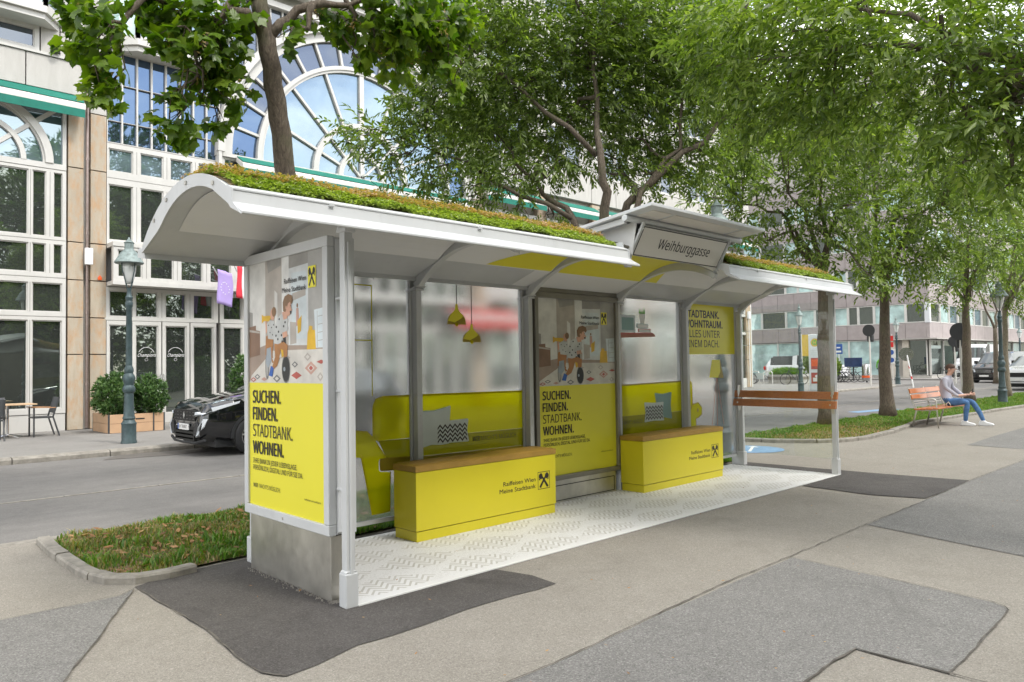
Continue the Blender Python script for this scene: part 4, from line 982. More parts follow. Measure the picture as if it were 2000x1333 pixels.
def shell(x0, x1, name, mat, out=OUT, inn=INN, bevel=0):
    m = MB(); poly = [(y, z) for y, z in out] + [(y, z) for y, z in inn[::-1]]
    n = len(out); k = len(inn)
    vs = []; fs = []
    for x in (x0, x1): vs += [(x, y, z) for y, z in poly]
    N = len(poly)
    for i in range(N): fs.append((i, (i + 1) % N, N + (i + 1) % N, N + i))
    m.add(vs, fs)
    # end caps as quads between the two curves
    for b in (0, N):
        for i in range(min(n, k) - 1): m.f.append([b + i, b + i + 1, b + N - 2 - i, b + N - 1 - i]); m.m.append(0)
        if n > k:
            for i in range(k - 1, n - 1): m.f.append([b + i, b + i + 1, b + N - k]); m.m.append(0)
    return m.build(name, mat, sh, auto=True)
n_ = 19
def rs(P, n):
    """resample a polyline to n points"""
    L_ = [0]
    for a, b in zip(P[:-1], P[1:]): L_.append(L_[-1] + math.hypot(b[0] - a[0], b[1] - a[1]))
    out = []
    for i in range(n):
        s = L_[-1] * i / (n - 1); j = max(k for k in range(len(P)) if L_[k] <= s + 1e-9); j = min(j, len(P) - 2)
        t = (s - L_[j]) / (L_[j + 1] - L_[j]); out.append((P[j][0] + (P[j + 1][0] - P[j][0]) * t, P[j][1] + (P[j + 1][1] - P[j][1]) * t))
    return out
OUTR, INNR = rs(OUT, 20), rs(INN, 20)
shell(-.83, 2.72, 'roof_shell', 'grey_paint', OUTR, INNR)
shell(4.52, 7.52, 'roof_shell', 'grey_paint', OUTR, INNR)
OM = rs([p for p in OUT if p[0] > .12], 20); IM = rs([(y, z) for y, z in INN if y > .12], 20)
shell(2.725, 4.515, 'roof_shell', 'ceiling_panel', OM, IM)
# ceiling panels, one per bay, just under the shell
def ceil_panel(x0, x1, mat='ceiling_panel', y0=.14, y1=1.06, dz=-.006, name='ceiling_panel'):
    cx, cy, r = circ3((-.03, 2.425), (.50, 2.618), (1.07, 2.445)); m = MB(); vs = []; K = 12
    for i in range(K + 1):
        y = y0 + (y1 - y0) * i / K; z = cy + math.sqrt(r * r - (y - cx) ** 2) + dz
        vs += [(x0, y, z), (x1, y, z), (x0, y, z - .004), (x1, y, z - .004)]
    fs = []
    for i in range(K): a = i * 4; b = a + 4; fs += [(a, a + 1, b + 1, b), (a + 2, b + 2, b + 3, a + 3), (a, b, b + 2, a + 2), (a + 1, a + 3, b + 3, b + 1)]
    fs += [(0, 2, 3, 1), (K * 4, K * 4 + 1, K * 4 + 3, K * 4 + 2)]
    m.add(vs, fs); return m.build(name, mat, sh, smooth=False)
for a, b in ((-.72, 0.0), (.06, 1.49), (1.57, 2.94), (3.03, 4.43), (4.51, 5.89), (5.97, 7.28), (7.36, 7.48)): ceil_panel(a, b)
# yellow print across the ceiling
ceil_panel(3.04, 4.42, 'yellow_print', .2, 1.05, -.013, 'ceiling_print')
cx_, cy_, r_ = circ3((-.03, 2.425), (.50, 2.618), (1.07, 2.445)); m = MB()
def cz(y, d=-.013): return cy_ + math.sqrt(r_ * r_ - (y - cx_) ** 2) + d
K = 10; vs = []
for i in range(K + 1):
    y = .5 + .55 * i / K; vs += [(2.05 + .85 * (1 - ((y - .5) / .55)) ** 1.0 - .0, y, cz(y)), (2.93, y, cz(y))]
m.add(vs, [(i * 2, i * 2 + 1, i * 2 + 3, i * 2 + 2) for i in range(K)]); m.build('ceiling_print', 'yellow_print', sh); m = MB(); vs = []
for i in range(K + 1):
    y = .75 + .30 * i / K; vs += [(4.52, y, cz(y)), (4.53 + .22 * math.sqrt(i / K), y, cz(y))]
m.add(vs, [(i * 2, i * 2 + 1, i * 2 + 3, i * 2 + 2) for i in range(K)]); m.build('ceiling_print', 'yellow_print', sh)
# crescent end plates with screws
for x in (-.845, 7.52):
    o2 = rs([(y - .0, z + .012) for y, z in OUT], 20)
    mm = MB(); i2 = [(-.088, 2.408), (-.03, 2.432), (.05, 2.476)] + list(INNR[3:]); vs = [(x, y, z) for y, z in o2] + [(x, y, z) for y, z in i2] + [(x + .013, y, z) for y, z in o2] + [(x + .013, y, z) for y, z in i2]
    fs = []
    for i in range(19): fs += [(i, i + 1, 21 + i, 20 + i), (40 + i, 60 + i, 61 + i, 41 + i), (i, 40 + i, 41 + i, i + 1), (20 + i, 21 + i, 61 + i, 60 + i)]
    fs += [(0, 20, 60, 40), (19, 59, 79, 39)]
    mm.add(vs, fs); ep = mm.build('end_plate', 'grey_paint', sh, auto=True)
    q = MB()
    for k in (3, 8, 12, 15): y, z = o2[k]; q.box((x - .008, y - .012, z - .05), (x + .0, y + .012, z - .028))
    q.build('fixing', 'stainless', ep)
# gutters along the front
GUT = [(-.215, 2.345), (-.20, 2.343), (-.075, 2.405), (-.05, 2.43), (-.03, 2.49), (-.02, 2.525), (-.045, 2.532), (-.06, 2.52), (-.088, 2.50), (-.10, 2.425), (-.215, 2.36)]
for x0, x1 in ((-.845, 2.72), (4.42, 7.60)):
    m = MB(); m.prism(GUT, lambda u, v, t: (x0 + t, u, v), x1 - x0); gu = m.build('gutter', 'grey_paint', sh, .003, seg=1)
    for e in (x0 - .004, x1 - .004):
        q = MB()
        q.add([(e + d, y, z) for d in (0, .008) for y, z in ((-.215, 2.343), (-.075, 2.40), (-.05, 2.425), (-.022, 2.49), (-.03, 2.535), (-.10, 2.505), (-.105, 2.425))], [(0, 1, 6), (1, 2, 3, 4, 5, 6), (7, 13, 8), (8, 13, 12, 11, 10, 9), (0, 7, 8, 1), (1, 8, 9, 2), (2, 9, 10, 3), (3, 10, 11, 4), (4, 11, 12, 5), (5, 12, 13, 6), (6, 13, 7, 0)])
        q.build('gutter_cap', 'grey_paint', gu)
    q = MB(); q.box((x0, -.094, 2.498), (x1, -.088, 2.506)); 
    for k in range(int((x1 - x0) / 1.2)): q.box((x0 + .6 + k * 1.2, -.108, 2.485), (x0 + .63 + k * 1.2, -.09, 2.497))
    q.build('seam', 'grey_paint', gu)
# rear edge beam
m = MB(); m.prism([(1.40, 2.285), (1.56, 2.31), (1.56, 2.37), (1.50, 2.375), (1.42, 2.335)], lambda u, v, t: (-.83 + t, u, v), 8.33); m.build('rear_beam', 'grey_paint', sh)
m = MB(); m.prism([(.02, 2.33), (.09, 2.33), (.09, 2.385), (.02, 2.38)], lambda u, v, t: (-.4 + t, u, v), 7.9) if False else None
# ribs
RO = arc((.085, 2.44), (.50, 2.605), (1.45, 2.27), 20); RI = arc((.10, 2.39), (.54, 2.52), (1.42, 2.19), 20)
XP = [.02, 1.53, 2.98, 4.47, 5.93, 7.33]
for i, x in enumerate(XP):
    w = .055; poly = RO + RI[::-1]; m = MB(); N = len(poly); h = N // 2
    vs = [(x - w / 2, y, z) for y, z in poly] + [(x + w / 2, y, z) for y, z in poly]; fs = []
    for k in range(N): fs.append((k, N + k, N + (k + 1) % N, (k + 1) % N))
    for b in (0, N):
        for k in range(h - 1): fs.append((b + k, b + k + 1, b + N - 2 - k, b + N - 1 - k))
    m.add(vs, fs)
    rb = m.build('roof_rib', 'grey_paint', sh, .004, seg=1, auto=False)
    m = MB(); m.box((x - .05, 1.38, 2.20), (x + .05, 1.56, 2.215)); m.bar((x, 1.37, 2.235), (x, 1.54, 2.19), .11, .014)
    m.build('rib_foot', 'grey_paint', rb)
# rear posts with glazing channel, front posts with cast shoes
for i, x in enumerate(XP):
    m = MB(); z0 = .0
    m.box((x - .030, 1.40, .12), (x + .030, 1.47, 2.20)); m.box((x - .048, 1.475, .12), (x + .048, 1.525, 2.33)); m.box((x - .030, 1.53, .12), (x + .030, 1.565, 2.33))
    p_ = m.build('post', 'grey_paint', sh, .005)
    m = MB(); m.box((x - .05, 1.385, 0), (x + .05, 1.58, .20)); m.build('post_shoe', 'grey_paint', p_, .01)
    m = MB()
    for z in (.35, 1.05, 1.85): m.lathe([(.007, 0), (.007, .006)], (x, 1.395, z), 6)
    m.build('fixing', 'stainless', p_)
for x in (-.053, 7.225):
    m = MB(); m.box((x - .031, .005, .2), (x + .031, .067, 2.455)); m.box((x - .012, -.006, .2), (x + .012, .004, 2.30)); p_ = m.build('post', 'grey_paint', sh, .006)
    m = MB(); m.box((x - .045, -.008, 0), (x + .045, .080, .215)); m.prism([(x - .045, .215), (x + .045, .215), (x + .034, .232), (x - .034, .232)], lambda u, v, t: (u, -.0 + t, v), .072); m.build('post_shoe', 'grey_paint', p_, .008)
    m = MB(); m.box((x - .04, -.02, 2.36), (x + .04, .09, 2.39)); m.bar((x, -.05, 2.425), (x, .09, 2.40), .07, .03); m.build('post_head', 'grey_paint', p_, .006)

# --- glazed bays with frosted film
def glaze(x0, x1, z0=.165, z1=2.315):
    m = MB(); m.box((x0, 1.498, z0), (x1, 1.506, z1)); gp = m.build('glass_panel', 'frosted_glass', sh)
    m = MB(); m.box((x0, 1.485, z0 - .035), (x1, 1.52, z0)); m.build('glass_rail', 'grey_paint', gp)
    m = MB(); m.box((x0, 1.492, z1), (x1, 1.512, z1 + .012)); m.build('glass_rail', 'grey_paint', gp)
    return gp
glaze(.07, 1.48); glaze(1.58, 2.93); glaze(4.52, 5.88); glaze(5.98, 7.28)
pr = Print((0, 1.497, 0), (1, 0, 0), (0, 0, 1), (0, -1, 0), sh)
# left bay: yellow sofa, window outline and a lamp rod
SB = rounded([(1.08, .86), (1.08, 1.24), (1.48, 1.245), (1.48, .85), (1.14, .85)], [.02, .12, 0, 0, .03])
pr.poly(SB, 'yellow_film', 'sofa_print'); pr.poly([(1.58, 1.245), (2.93, 1.235), (2.93, .84), (1.58, .845)], 'yellow_film', 'sofa_print')
pr.stroke([(1.48, 1.235), (1.19, 1.235), (1.12, 1.215), (1.09, 1.14), (1.09, .93), (1.14, .85)], .018, 'yellow_edge_film', 'sofa_edge'); pr.stroke([(1.58, 1.235), (2.93, 1.225)], .018, 'yellow_edge_film', 'sofa_edge')
pr.poly([(1.14, .85), (1.48, .845), (1.48, .685), (1.22, .69)], 'olive_film', 'sofa_print'); pr.poly([(1.58, .843), (2.93, .838), (2.93, .66), (1.58, .67)], 'olive_film', 'sofa_print')
pr.poly(rounded([(1.15, .58), (1.15, .695), (1.48, .685), (1.48, .565)], [.03, .03, 0, 0]), 'yellow_dark', 'seat_print'); pr.poly([(1.58, .668), (2.93, .658), (2.93, .56), (1.58, .56)], 'yellow_dark', 'seat_print')
ARM = rounded([(.62, .90), (.80, .97), (1.02, .94), (1.08, .88), (1.22, .69), (1.14, .69), (1.14, .575), (1.26, .565), (1.25, .21), (1.07, .205), (.96, .72), (.62, .74)], .03)
pr.poly(ARM, 'yellow_film', 'sofa_print'); pr.stroke([(.96, .74), (1.07, .215), (1.25, .22), (1.26, .56)], .016, 'yellow_edge_film', 'sofa_edge'); pr.stroke([(.80, .965), (1.02, .935), (1.08, .88), (1.21, .70)], .016, 'yellow_edge_film', 'sofa_edge')
pr.poly(rounded([(1.60, .74), (1.62, .92), (1.585, 1.09), (1.75, 1.085), (1.90, 1.11), (1.965, 1.125), (1.945, .95), (1.945, .76), (1.84, .755), (1.72, .765)], .02), 'pale_print', 'pillow_print')
pr.stroke([(1.60, .745), (1.62, .92), (1.59, 1.085), (1.75, 1.08), (1.90, 1.105)], .006, 'teal_print', 'pillow_edge')
pr.poly(rounded([(1.765, .765), (1.80, .87), (1.775, .975), (1.98, .98), (2.185, .985), (2.165, .87), (2.19, .76), (1.98, .765)], .02), 'pale_print', 'pillow_print')
def zigzag(x0, x1, z0, z1, rows=5, mat='black_ink', sl=0):
    lst = []; t = (z1 - z0) / rows * .50; n = 12; st = (x1 - x0) / n
    for r in range(rows):
        zb = z0 + (z1 - z0) * (r + .35) / rows; amp = (z1 - z0) / rows * .80
        for k in range(n):
            za, zc = (zb, zb + amp) if k % 2 == 0 else (zb + amp, zb)
            xa, xb = x0 + k * st, x0 + (k + 1) * st
            zt = z1 - .004
            if max(za, zc) + t > zt + .02: continue
            lst.append([(xa, za - t / 2), (xb, zc - t / 2), (xb, min(zt, zc + t / 2)), (xa, min(zt, za + t / 2))])
    pr.polys(lst, mat, 'pillow_pattern')
zigzag(1.80, 2.165, .765, .975)
pr.text("WIR", 2.235, .755, .045, 'black_ink', .095, .012); pr.text("MACHT'S MÖGLICH.", 2.345, .755, .045, 'black_ink', .50)
pr.rect(1.075, 1.25, 1.085, 2.23, 'yellow_edge_film', 'window_outline_print'); pr.rect(.75, 2.22, 1.075, 2.23, 'yellow_edge_film', 'window_outline_print'); pr.rect(.75, 1.735, 1.075, 1.745, 'yellow_edge_film', 'window_outline_print')
pr.rect(.80, 2.295, 1.10, 2.302, 'ph_grey2', 'rod_print'); pr.rect(1.10, 2.28, 1.108, 2.317, 'ph_grey2', 'rod_print')
def pendant(x, ztop, z0, w, h):
    pr.rect(x - .005, z0 + h, x + .005, ztop, 'black_ink', 'cord_print')
    o = [(x - .012, z0 + h), (x + .012, z0 + h), (x + .022, z0 + h * .72)] + [(x + w / 2 * math.sin(t), z0 + h * .62 * math.cos(t) ** .8) for t in [.35 + (math.pi / 2 - .35) * i / 7 for i in range(8)]]
    o += [(x - w / 2 * math.sin(t), z0 + h * .62 * math.cos(t) ** .8) for t in [math.pi / 2 - (math.pi / 2 - .35) * i / 7 for i in range(8)]] + [(x - .022, z0 + h * .72)]
    pr.poly(o[::-1], 'yellow_dark', 'pendant_print')
    pr.poly([(x - .010, z0 + h), (x - .022, z0 + h * .72), (x - w * .30, z0 + h * .48), (x - w * .46, z0 + h * .18), (x - w * .1, z0 + h * .10), (x + w * .25, z0 + h * .30), (x + w * .36, z0 + h * .42), (x + .022, z0 + h * .72), (x + .010, z0 + h)], 'yellow_print', 'pendant_print')
    pr.disc(x, z0 + .0, .022, .02, 'yellow_edge_film', 'bulb_print', 12)
pendant(2.05, 2.315, 1.905, .235, .20); pendant(2.24, 2.315, 1.735, .24, .18)
# right bays
pr.poly([(4.52, 1.875), (5.27, 1.885), (5.325, 1.855), (5.32, 1.835), (4.52, 1.81)], 'terracotta_print', 'shelf_print'); pr.poly([(4.52, 1.875), (5.27, 1.885), (5.27, 1.868), (4.52, 1.85)], 'ph_red', 'shelf_print')
pr.rect(4.61, 1.88, 4.91, 2.095, 'ph_draw', 'picture_frame_print'); pr.rect(4.64, 1.91, 4.88, 2.065, 'teal_print', 'picture_print')
pr.poly([(4.985, 2.12), (5.125, 2.12), (5.095, 1.995), (5.015, 1.995)], 'ph_pillar', 'pot_print')
pr.polys([[(4.99 + k * .018, 2.12), (5.012 + k * .018, 2.12), (4.996 + k * .02 + .012 * math.sin(k * 5), 2.19 + .025 * math.sin(k * 3.3))] for k in range(7)], 'leaf_print', 'plant_print')
pr.poly(rounded([(4.93, 1.935), (5.18, 1.935), (5.18, 1.995), (4.93, 1.995)], [.02, 0, 0, .02]), 'teal_print', 'book_print'); pr.rect(4.955, 1.942, 5.18, 1.988, 'white_ink', 'book_print')
pr.poly(rounded([(4.96, 1.885), (5.23, 1.885), (5.23, 1.932), (4.96, 1.932)], [.02, 0, 0, .02]), 'ph_red', 'book_print'); pr.rect(4.985, 1.89, 5.225, 1.922, 'white_ink', 'book_print')
pr.poly([(4.52, 1.235), (5.88, 1.255), (5.88, .86), (4.52, .86)], 'yellow_film', 'sofa_print'); pr.poly(rounded([(5.98, 1.255), (6.15, 1.255), (6.15, .86), (5.98, .855)][::-1], [0, .03, .11, 0]), 'yellow_film', 'sofa_print')
pr.stroke([(4.52, 1.235), (5.88, 1.252)], .016, 'yellow_dark', 'sofa_edge'); pr.stroke([(5.98, 1.252), (6.09, 1.248), (6.14, 1.20), (6.145, .9), (6.12, .865)], .014, 'yellow_dark', 'sofa_edge')
pr.poly([(4.52, .86), (5.88, .858), (5.88, .62), (4.52, .62)], 'olive_film', 'sofa_print')
pr.poly(rounded([(5.98, .62), (5.98, .68), (6.06, .83), (6.14, .93), (6.28, .95), (6.38, .88), (6.37, .79), (6.27, .745), (6.22, .745), (6.22, .62)], .035), 'yellow_film', 'sofa_print')
pr.stroke([(5.98, .68), (6.06, .83), (6.14, .93), (6.28, .95), (6.37, .88), (6.365, .79), (6.27, .745), (6.22, .74), (6.22, .64)], .014, 'yellow_dark', 'sofa_edge'); pr.disc(6.27, .85, .022, .03, 'yellow_dark', 'sofa_button', 10)
pr.poly(rounded([(5.28, .80), (5.32, .95), (5.28, 1.12), (5.45, 1.10), (5.655, 1.12), (5.63, .95), (5.655, .77), (5.48, .80)], .02), 'teal_print', 'pillow_print')
pr.poly(rounded([(5.055, .76), (5.08, .88), (5.055, 1.01), (5.25, .995), (5.475, 1.0), (5.45, .88), (5.475, .76), (5.25, .77)], .02), 'pale_print', 'pillow_print'); zigzag(5.08, 5.455, .775, .99)
pr.text("WIR MACHT'S MÖGLICH.", 4.54, .76, .045, 'black_ink', .49)
pr.rect(5.98, 1.61, 7.28, 2.315, 'yellow_print', 'slogan_field')
for k, (t, b, w) in enumerate((("STADTBANK.", .018, .90), ("WOHNTRAUM.", .018, 1.01), ("ALLES UNTER", .003, .91), ("EINEM DACH.", .003, .885))):
    pr.text(t, 6.01 if k != 1 else 5.99, 2.115 - k * .136, .098, 'black_ink', w * .955, b)
pr.poly([(6.66, 1.53), (6.87, 1.53), (6.95, 1.275), (6.575, 1.285)], 'yellow_print', 'lamp_print'); pr.poly([(6.86, 1.53), (6.87, 1.53), (6.95, 1.275), (6.80, 1.275), (6.87, 1.36)], 'yellow_dark', 'lamp_print')
for a, b in (((6.76, 1.27), (6.62, .62)), ((6.77, 1.27), (6.76, .62)), ((6.78, 1.27), (6.93, .62))): pr.stroke([a, b], .010, 'terracotta_print', 'lamp_leg_print')

# --- right end: clear pane and two timber leaning rails
m = MB()
vs = [(7.232, .075, .20), (7.325, 1.39, .20), (7.325, 1.39, 2.28), (7.232, .075, 2.28)]
m.add(vs + [(x + .008, y, z) for x, y, z in vs], [(0, 1, 2, 3), (7, 6, 5, 4), (0, 4, 5, 1), (1, 5, 6, 2), (2, 6, 7, 3), (3, 7, 4, 0)]); m.build('glass_panel', 'clear_glass', sh)
for z0, z1, xo in ((.985, 1.085, -.03), (.865, .965, -.075)):
    m = MB(); a = Vector((7.195 + xo, -.03, 0)); b = Vector((7.30 + xo, 1.50, 0)); d = (b - a).normalized(); nx = Vector((d.y, -d.x, 0)) * .018
    vs = [(q.x, q.y, z) for z in (z0, z1) for q in (a - nx, a + nx, b + nx, b - nx)]
    vs[0:4] = [(v[0], v[1], z0) for v in vs[0:4]]; vs = vs[:4] + [(v[0] + .028, v[1], z1) for v in vs[4:]]
    m.add(vs, [(0, 3, 2, 1), (4, 5, 6, 7), (0, 1, 5, 4), (1, 2, 6, 5), (2, 3, 7, 6), (3, 0, 4, 7)]); sl = m.build('slat', 'slat_wood', sh, .006)
    q = MB()
    for e in (.05, .95): c = a.lerp(b, e); q.tube([(c.x - .022 + .014, c.y, (z0 + z1) / 2), (c.x - .012, c.y, (z0 + z1) / 2)], .012, 8)
    q.build('bolt', 'stainless', sl)
for y_, x_ in ((.036, 7.20), (1.43, 7.295)):
    m = MB(); m.prism([(y_ - .02, .80), (y_ + .02, .80), (y_ + .02, 1.16), (y_ - .02, 1.16)], lambda u, v, t: (x_ - .012 - t, u, v), .02); m.bar((x_ - .03, y_, .86), (x_ - .03, y_, 1.08), .03, .02); m.build('bracket', 'stainless', sh, .004)

# --- advert case at the left end
ac = []
m = MB()
Y0, Y1, Z0, Z1 = .168, 1.42, .423, 2.36
for a, b in (((-.115, Y0, Z0), (-.06, Y1, Z0 + .07)), ((-.115, Y0, Z1 - .07), (-.06, Y1, Z1)), ((-.115, Y0, Z0 + .07), (-.06, Y0 + .065, Z1 - .07)), ((-.115, Y1 - .065, Z0 + .07), (-.06, Y1, Z1 - .07))): m.box(a, b)
m.box((-.058, Y0 + .004, Z0 + .004), (.03, Y1 - .004, Z1 - .004)); m.box((.033, Y0, Z0), (.09, Y1, Z1))
fr = m.build('advert_case', 'grey_paint', sh, .006)
m = MB(); m.box((-.052, Y0 - .004, Z0 + .02), (.028, Y0 + .003, Z1 - .02)); m.build('case_side', 'white_trim', fr)
m = MB(); m.tube([(-.118, .80, .455), (-.113, .80, .455)], .010, 8); m.build('lock', 'stainless', fr)
m = MB(); m.box((-.088, .19, 0), (.07, 1.37, .42)); m.build('plinth', 'stainless', sh, .004)
m = MB(); m.tube([(-.04, 1.41, .1), (-.04, 1.41, .43)], .028, 10); m.box((-.06, 1.375, 0), (-.02, 1.40, .3)); m.build('cable_duct', 'grey_paint', sh)
for z in (.72, 1.35, 1.95): m = MB(); m.tube([(-.05, .07, z), (-.05, .166, z)], .010, 8); m.build('spacer', 'grey_paint', sh)

def poster(o, u, n, parent, W=1.10, H=1.80):
    p = Print(o, u, (0, 0, 1), n, parent, .00005)
    yh = .52 * H if False else H * .505
    p.rect(0, 0, W, yh, 'yellow_print', 'poster_field'); p.k += 1
    ph = H - yh
    def Q(a, b): return (a * W, H - b * ph)      # a 0..1 from left, b 0..1 from the top of the picture
    def poly(pts, mat): p.poly([Q(*q) for q in pts][::-1], mat, 'picture_shape')
    poly([(0, 0), (1, 0), (1, 1), (0, 1)], 'ph_wall')
    poly([(.24, 0), (.47, 0), (.47, .72), (.24, .70)], 'ph_wall2'); poly([(.26, .0), (.46, 0), (.46, .06), (.28, .10)], 'ph_shade'); poly([(.37, .25), (.41, .28), (.41, .66), (.37, .66)], 'ph_wall')
    poly([(.47, 0), (.565, 0), (.565, .72), (.47, .72)], 'ph_pillar'); poly([(.565, 0), (1, 0), (1, .08), (.565, .10)], 'ph_shade'); poly([(.565, .10), (.81, .09), (.81, .72), (.565, .72)], 'ph_room')
    poly([(.81, 0), (1, 0), (1, .74), (.81, .74)], 'ph_grey'); poly([(.60, .14), (.79, .14), (.79, .66), (.60, .66)], 'ph_draw'); poly([(.61, .30), (.78, .28), (.78, .33), (.61, .36)], 'ph_wall2')
    poly([(0, .74), (.24, .69), (1, .72), (1, 1), (0, 1)], 'ph_floor')
    poly([(.0, 1), (.03, .94), (.34, .74), (1, .745), (1, 1)], 'ph_rug')
    poly([(0, .40), (.05, .41), (.05, .60), (0, .60)], 'ph_shade'); poly([(0, .53), (.10, .52), (.10, .56), (.16, .57), (.16, .77), (0, .79)], 'ph_box'); poly([(0, .55), (.155, .575), (.155, .59), (0, .57)], 'ph_wall2')
    poly([(.58, .52), (.66, .53), (.66, .69), (.58, .70)], 'ph_wall2'); poly([(.50, .62), (.56, .62), (.56, .70), (.50, .70)], 'ph_wall2')
    poly([(.80, .62), (.83, .56), (.86, .60), (.90, .60), (.90, .745), (.79, .745)], 'ph_yel'); poly([(.82, .57), (.86, .57), (.86, .62), (.82, .62)], 'ph_yel')
    poly([(.88, .45), (1, .44), (1, .735), (.90, .735)], 'ph_draw'); poly([(.915, .46), (.92, .46), (.92, .73), (.915, .73)], 'ph_grey')
    for k in range(4): poly([(.925, .50 + k * .06), (.99, .495 + k * .06), (.99, .50 + k * .06), (.925, .505 + k * .06)], 'ph_grey')
    poly([(.66, .42), (.69, .42), (.70, .55), (.66, .56)], 'ph_pink'); poly([(.675, .52), (.73, .48), (.72, .60), (.68, .62)], 'ph_yel'); p.disc(.675 * W, H - .40 * ph, .012, .016, 'ph_hair', 'picture_shape', 10)
    # rug pattern
    def diam(a, b, ra, rb, mat, inner=None):
        p.poly([(W * a + ra, H - b * ph), (W * a, H - b * ph + rb), (W * a - ra, H - b * ph), (W * a, H - b * ph - rb)], mat, 'picture_shape')
        if inner: p.poly([(W * a + ra * .55, H - b * ph), (W * a, H - b * ph + rb * .55), (W * a - ra * .55, H - b * ph), (W * a, H - b * ph - rb * .55)], inner, 'picture_shape')
    diam(.84, .885, .085, .045, 'ph_pink', 'ph_rug'); diam(.84, .885, .03, .018, 'ph_red'); diam(.96, .84, .06, .014, 'ph_red'); diam(.66, .94, .075, .026, 'ph_red'); diam(.40, .965, .06, .028, 'ph_grey2', 'ph_rug'); diam(.80, .80, .05, .028, 'ph_wall2', 'ph_rug')
    diam(.64, .855, .045, .022, 'ph_grey2', 'ph_rug'); diam(.12, .95, .05, .02, 'ph_grey2', 'ph_rug'); diam(.06, .975, .05, .018, 'ph_red', 'ph_rug'); diam(.22, .97, .05, .014, 'ph_pink'); diam(.55, .80, .04, .012, 'ph_wall2'); diam(.95, .95, .04, .03, 'ph_wall2', 'ph_rug')
    # smaller child blowing a toy trumpet, on the rear bicycle
    poly([(.19, .435), (.22, .45), (.30, .45), (.33, .46), (.30, .50), (.22, .49), (.19, .51)], 'ph_yel')
    p.disc(.265 * W, H - .865 * ph, .030, .095, 'ph_grey2', 'picture_shape'); p.disc(.265 * W, H - .865 * ph, .020, .075, 'ph_grey', 'picture_shape')
    poly([(.25, .62), (.30, .60), (.36, .62), (.35, .70), (.34, .78), (.37, .83), (.34, .84), (.30, .76), (.28, .72), (.26, .78), (.24, .77)], 'ph_pants'); poly([(.26, .52), (.30, .49), (.37, .50), (.38, .58), (.36, .65), (.28, .64)], 'ph_shirt')
    poly([(.24, .50), (.26, .49), (.27, .58), (.25, .60)], 'ph_skin')
    p.disc(.345 * W, H - .445 * ph, .036, .042, 'ph_skin', 'picture_shape', 14); p.disc(.365 * W, H - .425 * ph, .033, .036, 'ph_hair', 'picture_shape', 14); poly([(.26, .72), (.32, .71), (.33, .82), (.28, .88), (.25, .84)], 'ph_rim')
    for q in ((.29, .53), (.33, .55), (.36, .53), (.31, .59), (.345, .61)): p.disc(q[0] * W, H - q[1] * ph, .007, .006, 'ph_black', 'picture_shape', 8)
    # larger child leaning over the front bicycle
    p.disc(.525 * W, H - .89 * ph, .062, .098, 'ph_grey2', 'picture_shape'); p.disc(.525 * W, H - .89 * ph, .055, .089, 'ph_black', 'picture_shape'); p.disc(.505 * W, H - .89 * ph, .016, .016, 'ph_rim', 'picture_shape', 10)
    poly([(.48, .60), (.52, .59), (.53, .72), (.52, .84), (.50, .84), (.50, .72)], 'ph_black'); poly([(.46, .73), (.50, .71), (.51, .78), (.47, .80)], 'ph_yel')
    poly([(.34, .80), (.46, .77), (.47, .79), (.36, .83)], 'ph_wall')
    poly([(.37, .67), (.47, .66), (.55, .70), (.545, .79), (.50, .80), (.49, .74), (.46, .73), (.44, .80), (.41, .86), (.36, .89), (.34, .87), (.38, .79), (.375, .73)], 'ph_pants')
    poly([(.32, .86), (.36, .88), (.34, .95), (.29, .94)], 'ph_blue')
    poly([(.36, .68), (.37, .58), (.41, .48), (.47, .45), (.53, .47), (.56, .50), (.54, .57), (.50, .62), (.46, .68), (.42, .69)], 'ph_shirt'); poly([(.47, .52), (.53, .50), (.56, .57), (.52, .62), (.48, .62)], 'ph_shirt')
    poly([(.48, .60), (.54, .59), (.55, .63), (.49, .645)], 'ph_skin')
    for q in ((.44, .49), (.40, .55), (.43, .59), (.47, .62), (.50, .55), (.42, .65), (.48, .67), (.395, .62), (.52, .52)): p.disc(q[0] * W, H - q[1] * ph, .011, .009, 'ph_black', 'picture_shape', 8)
    poly([(.48, .44), (.54, .42), (.55, .49), (.50, .50)], 'ph_skin')
    p.disc(.555 * W, H - .405 * ph, .050, .062, 'ph_skin', 'picture_shape', 18, .2); poly([(.59, .40), (.613, .43), (.595, .44)], 'ph_skin')
    poly([(.495, .43), (.49, .36), (.515, .315), (.565, .30), (.61, .315), (.62, .36), (.605, .385), (.585, .365), (.56, .375), (.545, .41), (.525, .44)], 'ph_hair'); p.disc(.535 * W, H - .405 * ph, .010, .014, 'ph_skin', 'picture_shape', 8)
    poly([(.583, .435), (.605, .435), (.60, .46), (.588, .46)], 'ph_black'); p.disc(.592 * W, H - .395 * ph, .005, .005, 'ph_black', 'picture_shape', 6)
    # writing on the picture
    p.text('Raiffeisen Wien', .79 * W, H - .215 * ph, .034, 'black_ink', .315, .006, True); p.text('Meine Stadtbank', .79 * W, H - .285 * ph, .034, 'black_ink', .345, .006, True)
    crossed_gable(p, .815 * W, H - .28 * ph, .105, .145, False, 'yellow_print')
    # headline
    for k, (t, w, b) in enumerate((('SUCHEN.', .445, .011), ('FINDEN.', .395, .011), ('STADTBANK.', .62, .0), ('WOHNEN.', .485, .011))):
        p.text(t, .055 * W, yh - .148 - k * .125, .090, 'black_ink', w, b)
    p.text('IHRE BANK IN JEDER LEBENSLAGE.', .058 * W, yh - .595, .034, 'black_ink', .68, .004); p.text('PERSÖNLICH, DIGITAL UND FÜR SIE DA.', .058 * W, yh - .645, .034, 'black_ink', .76, .004)
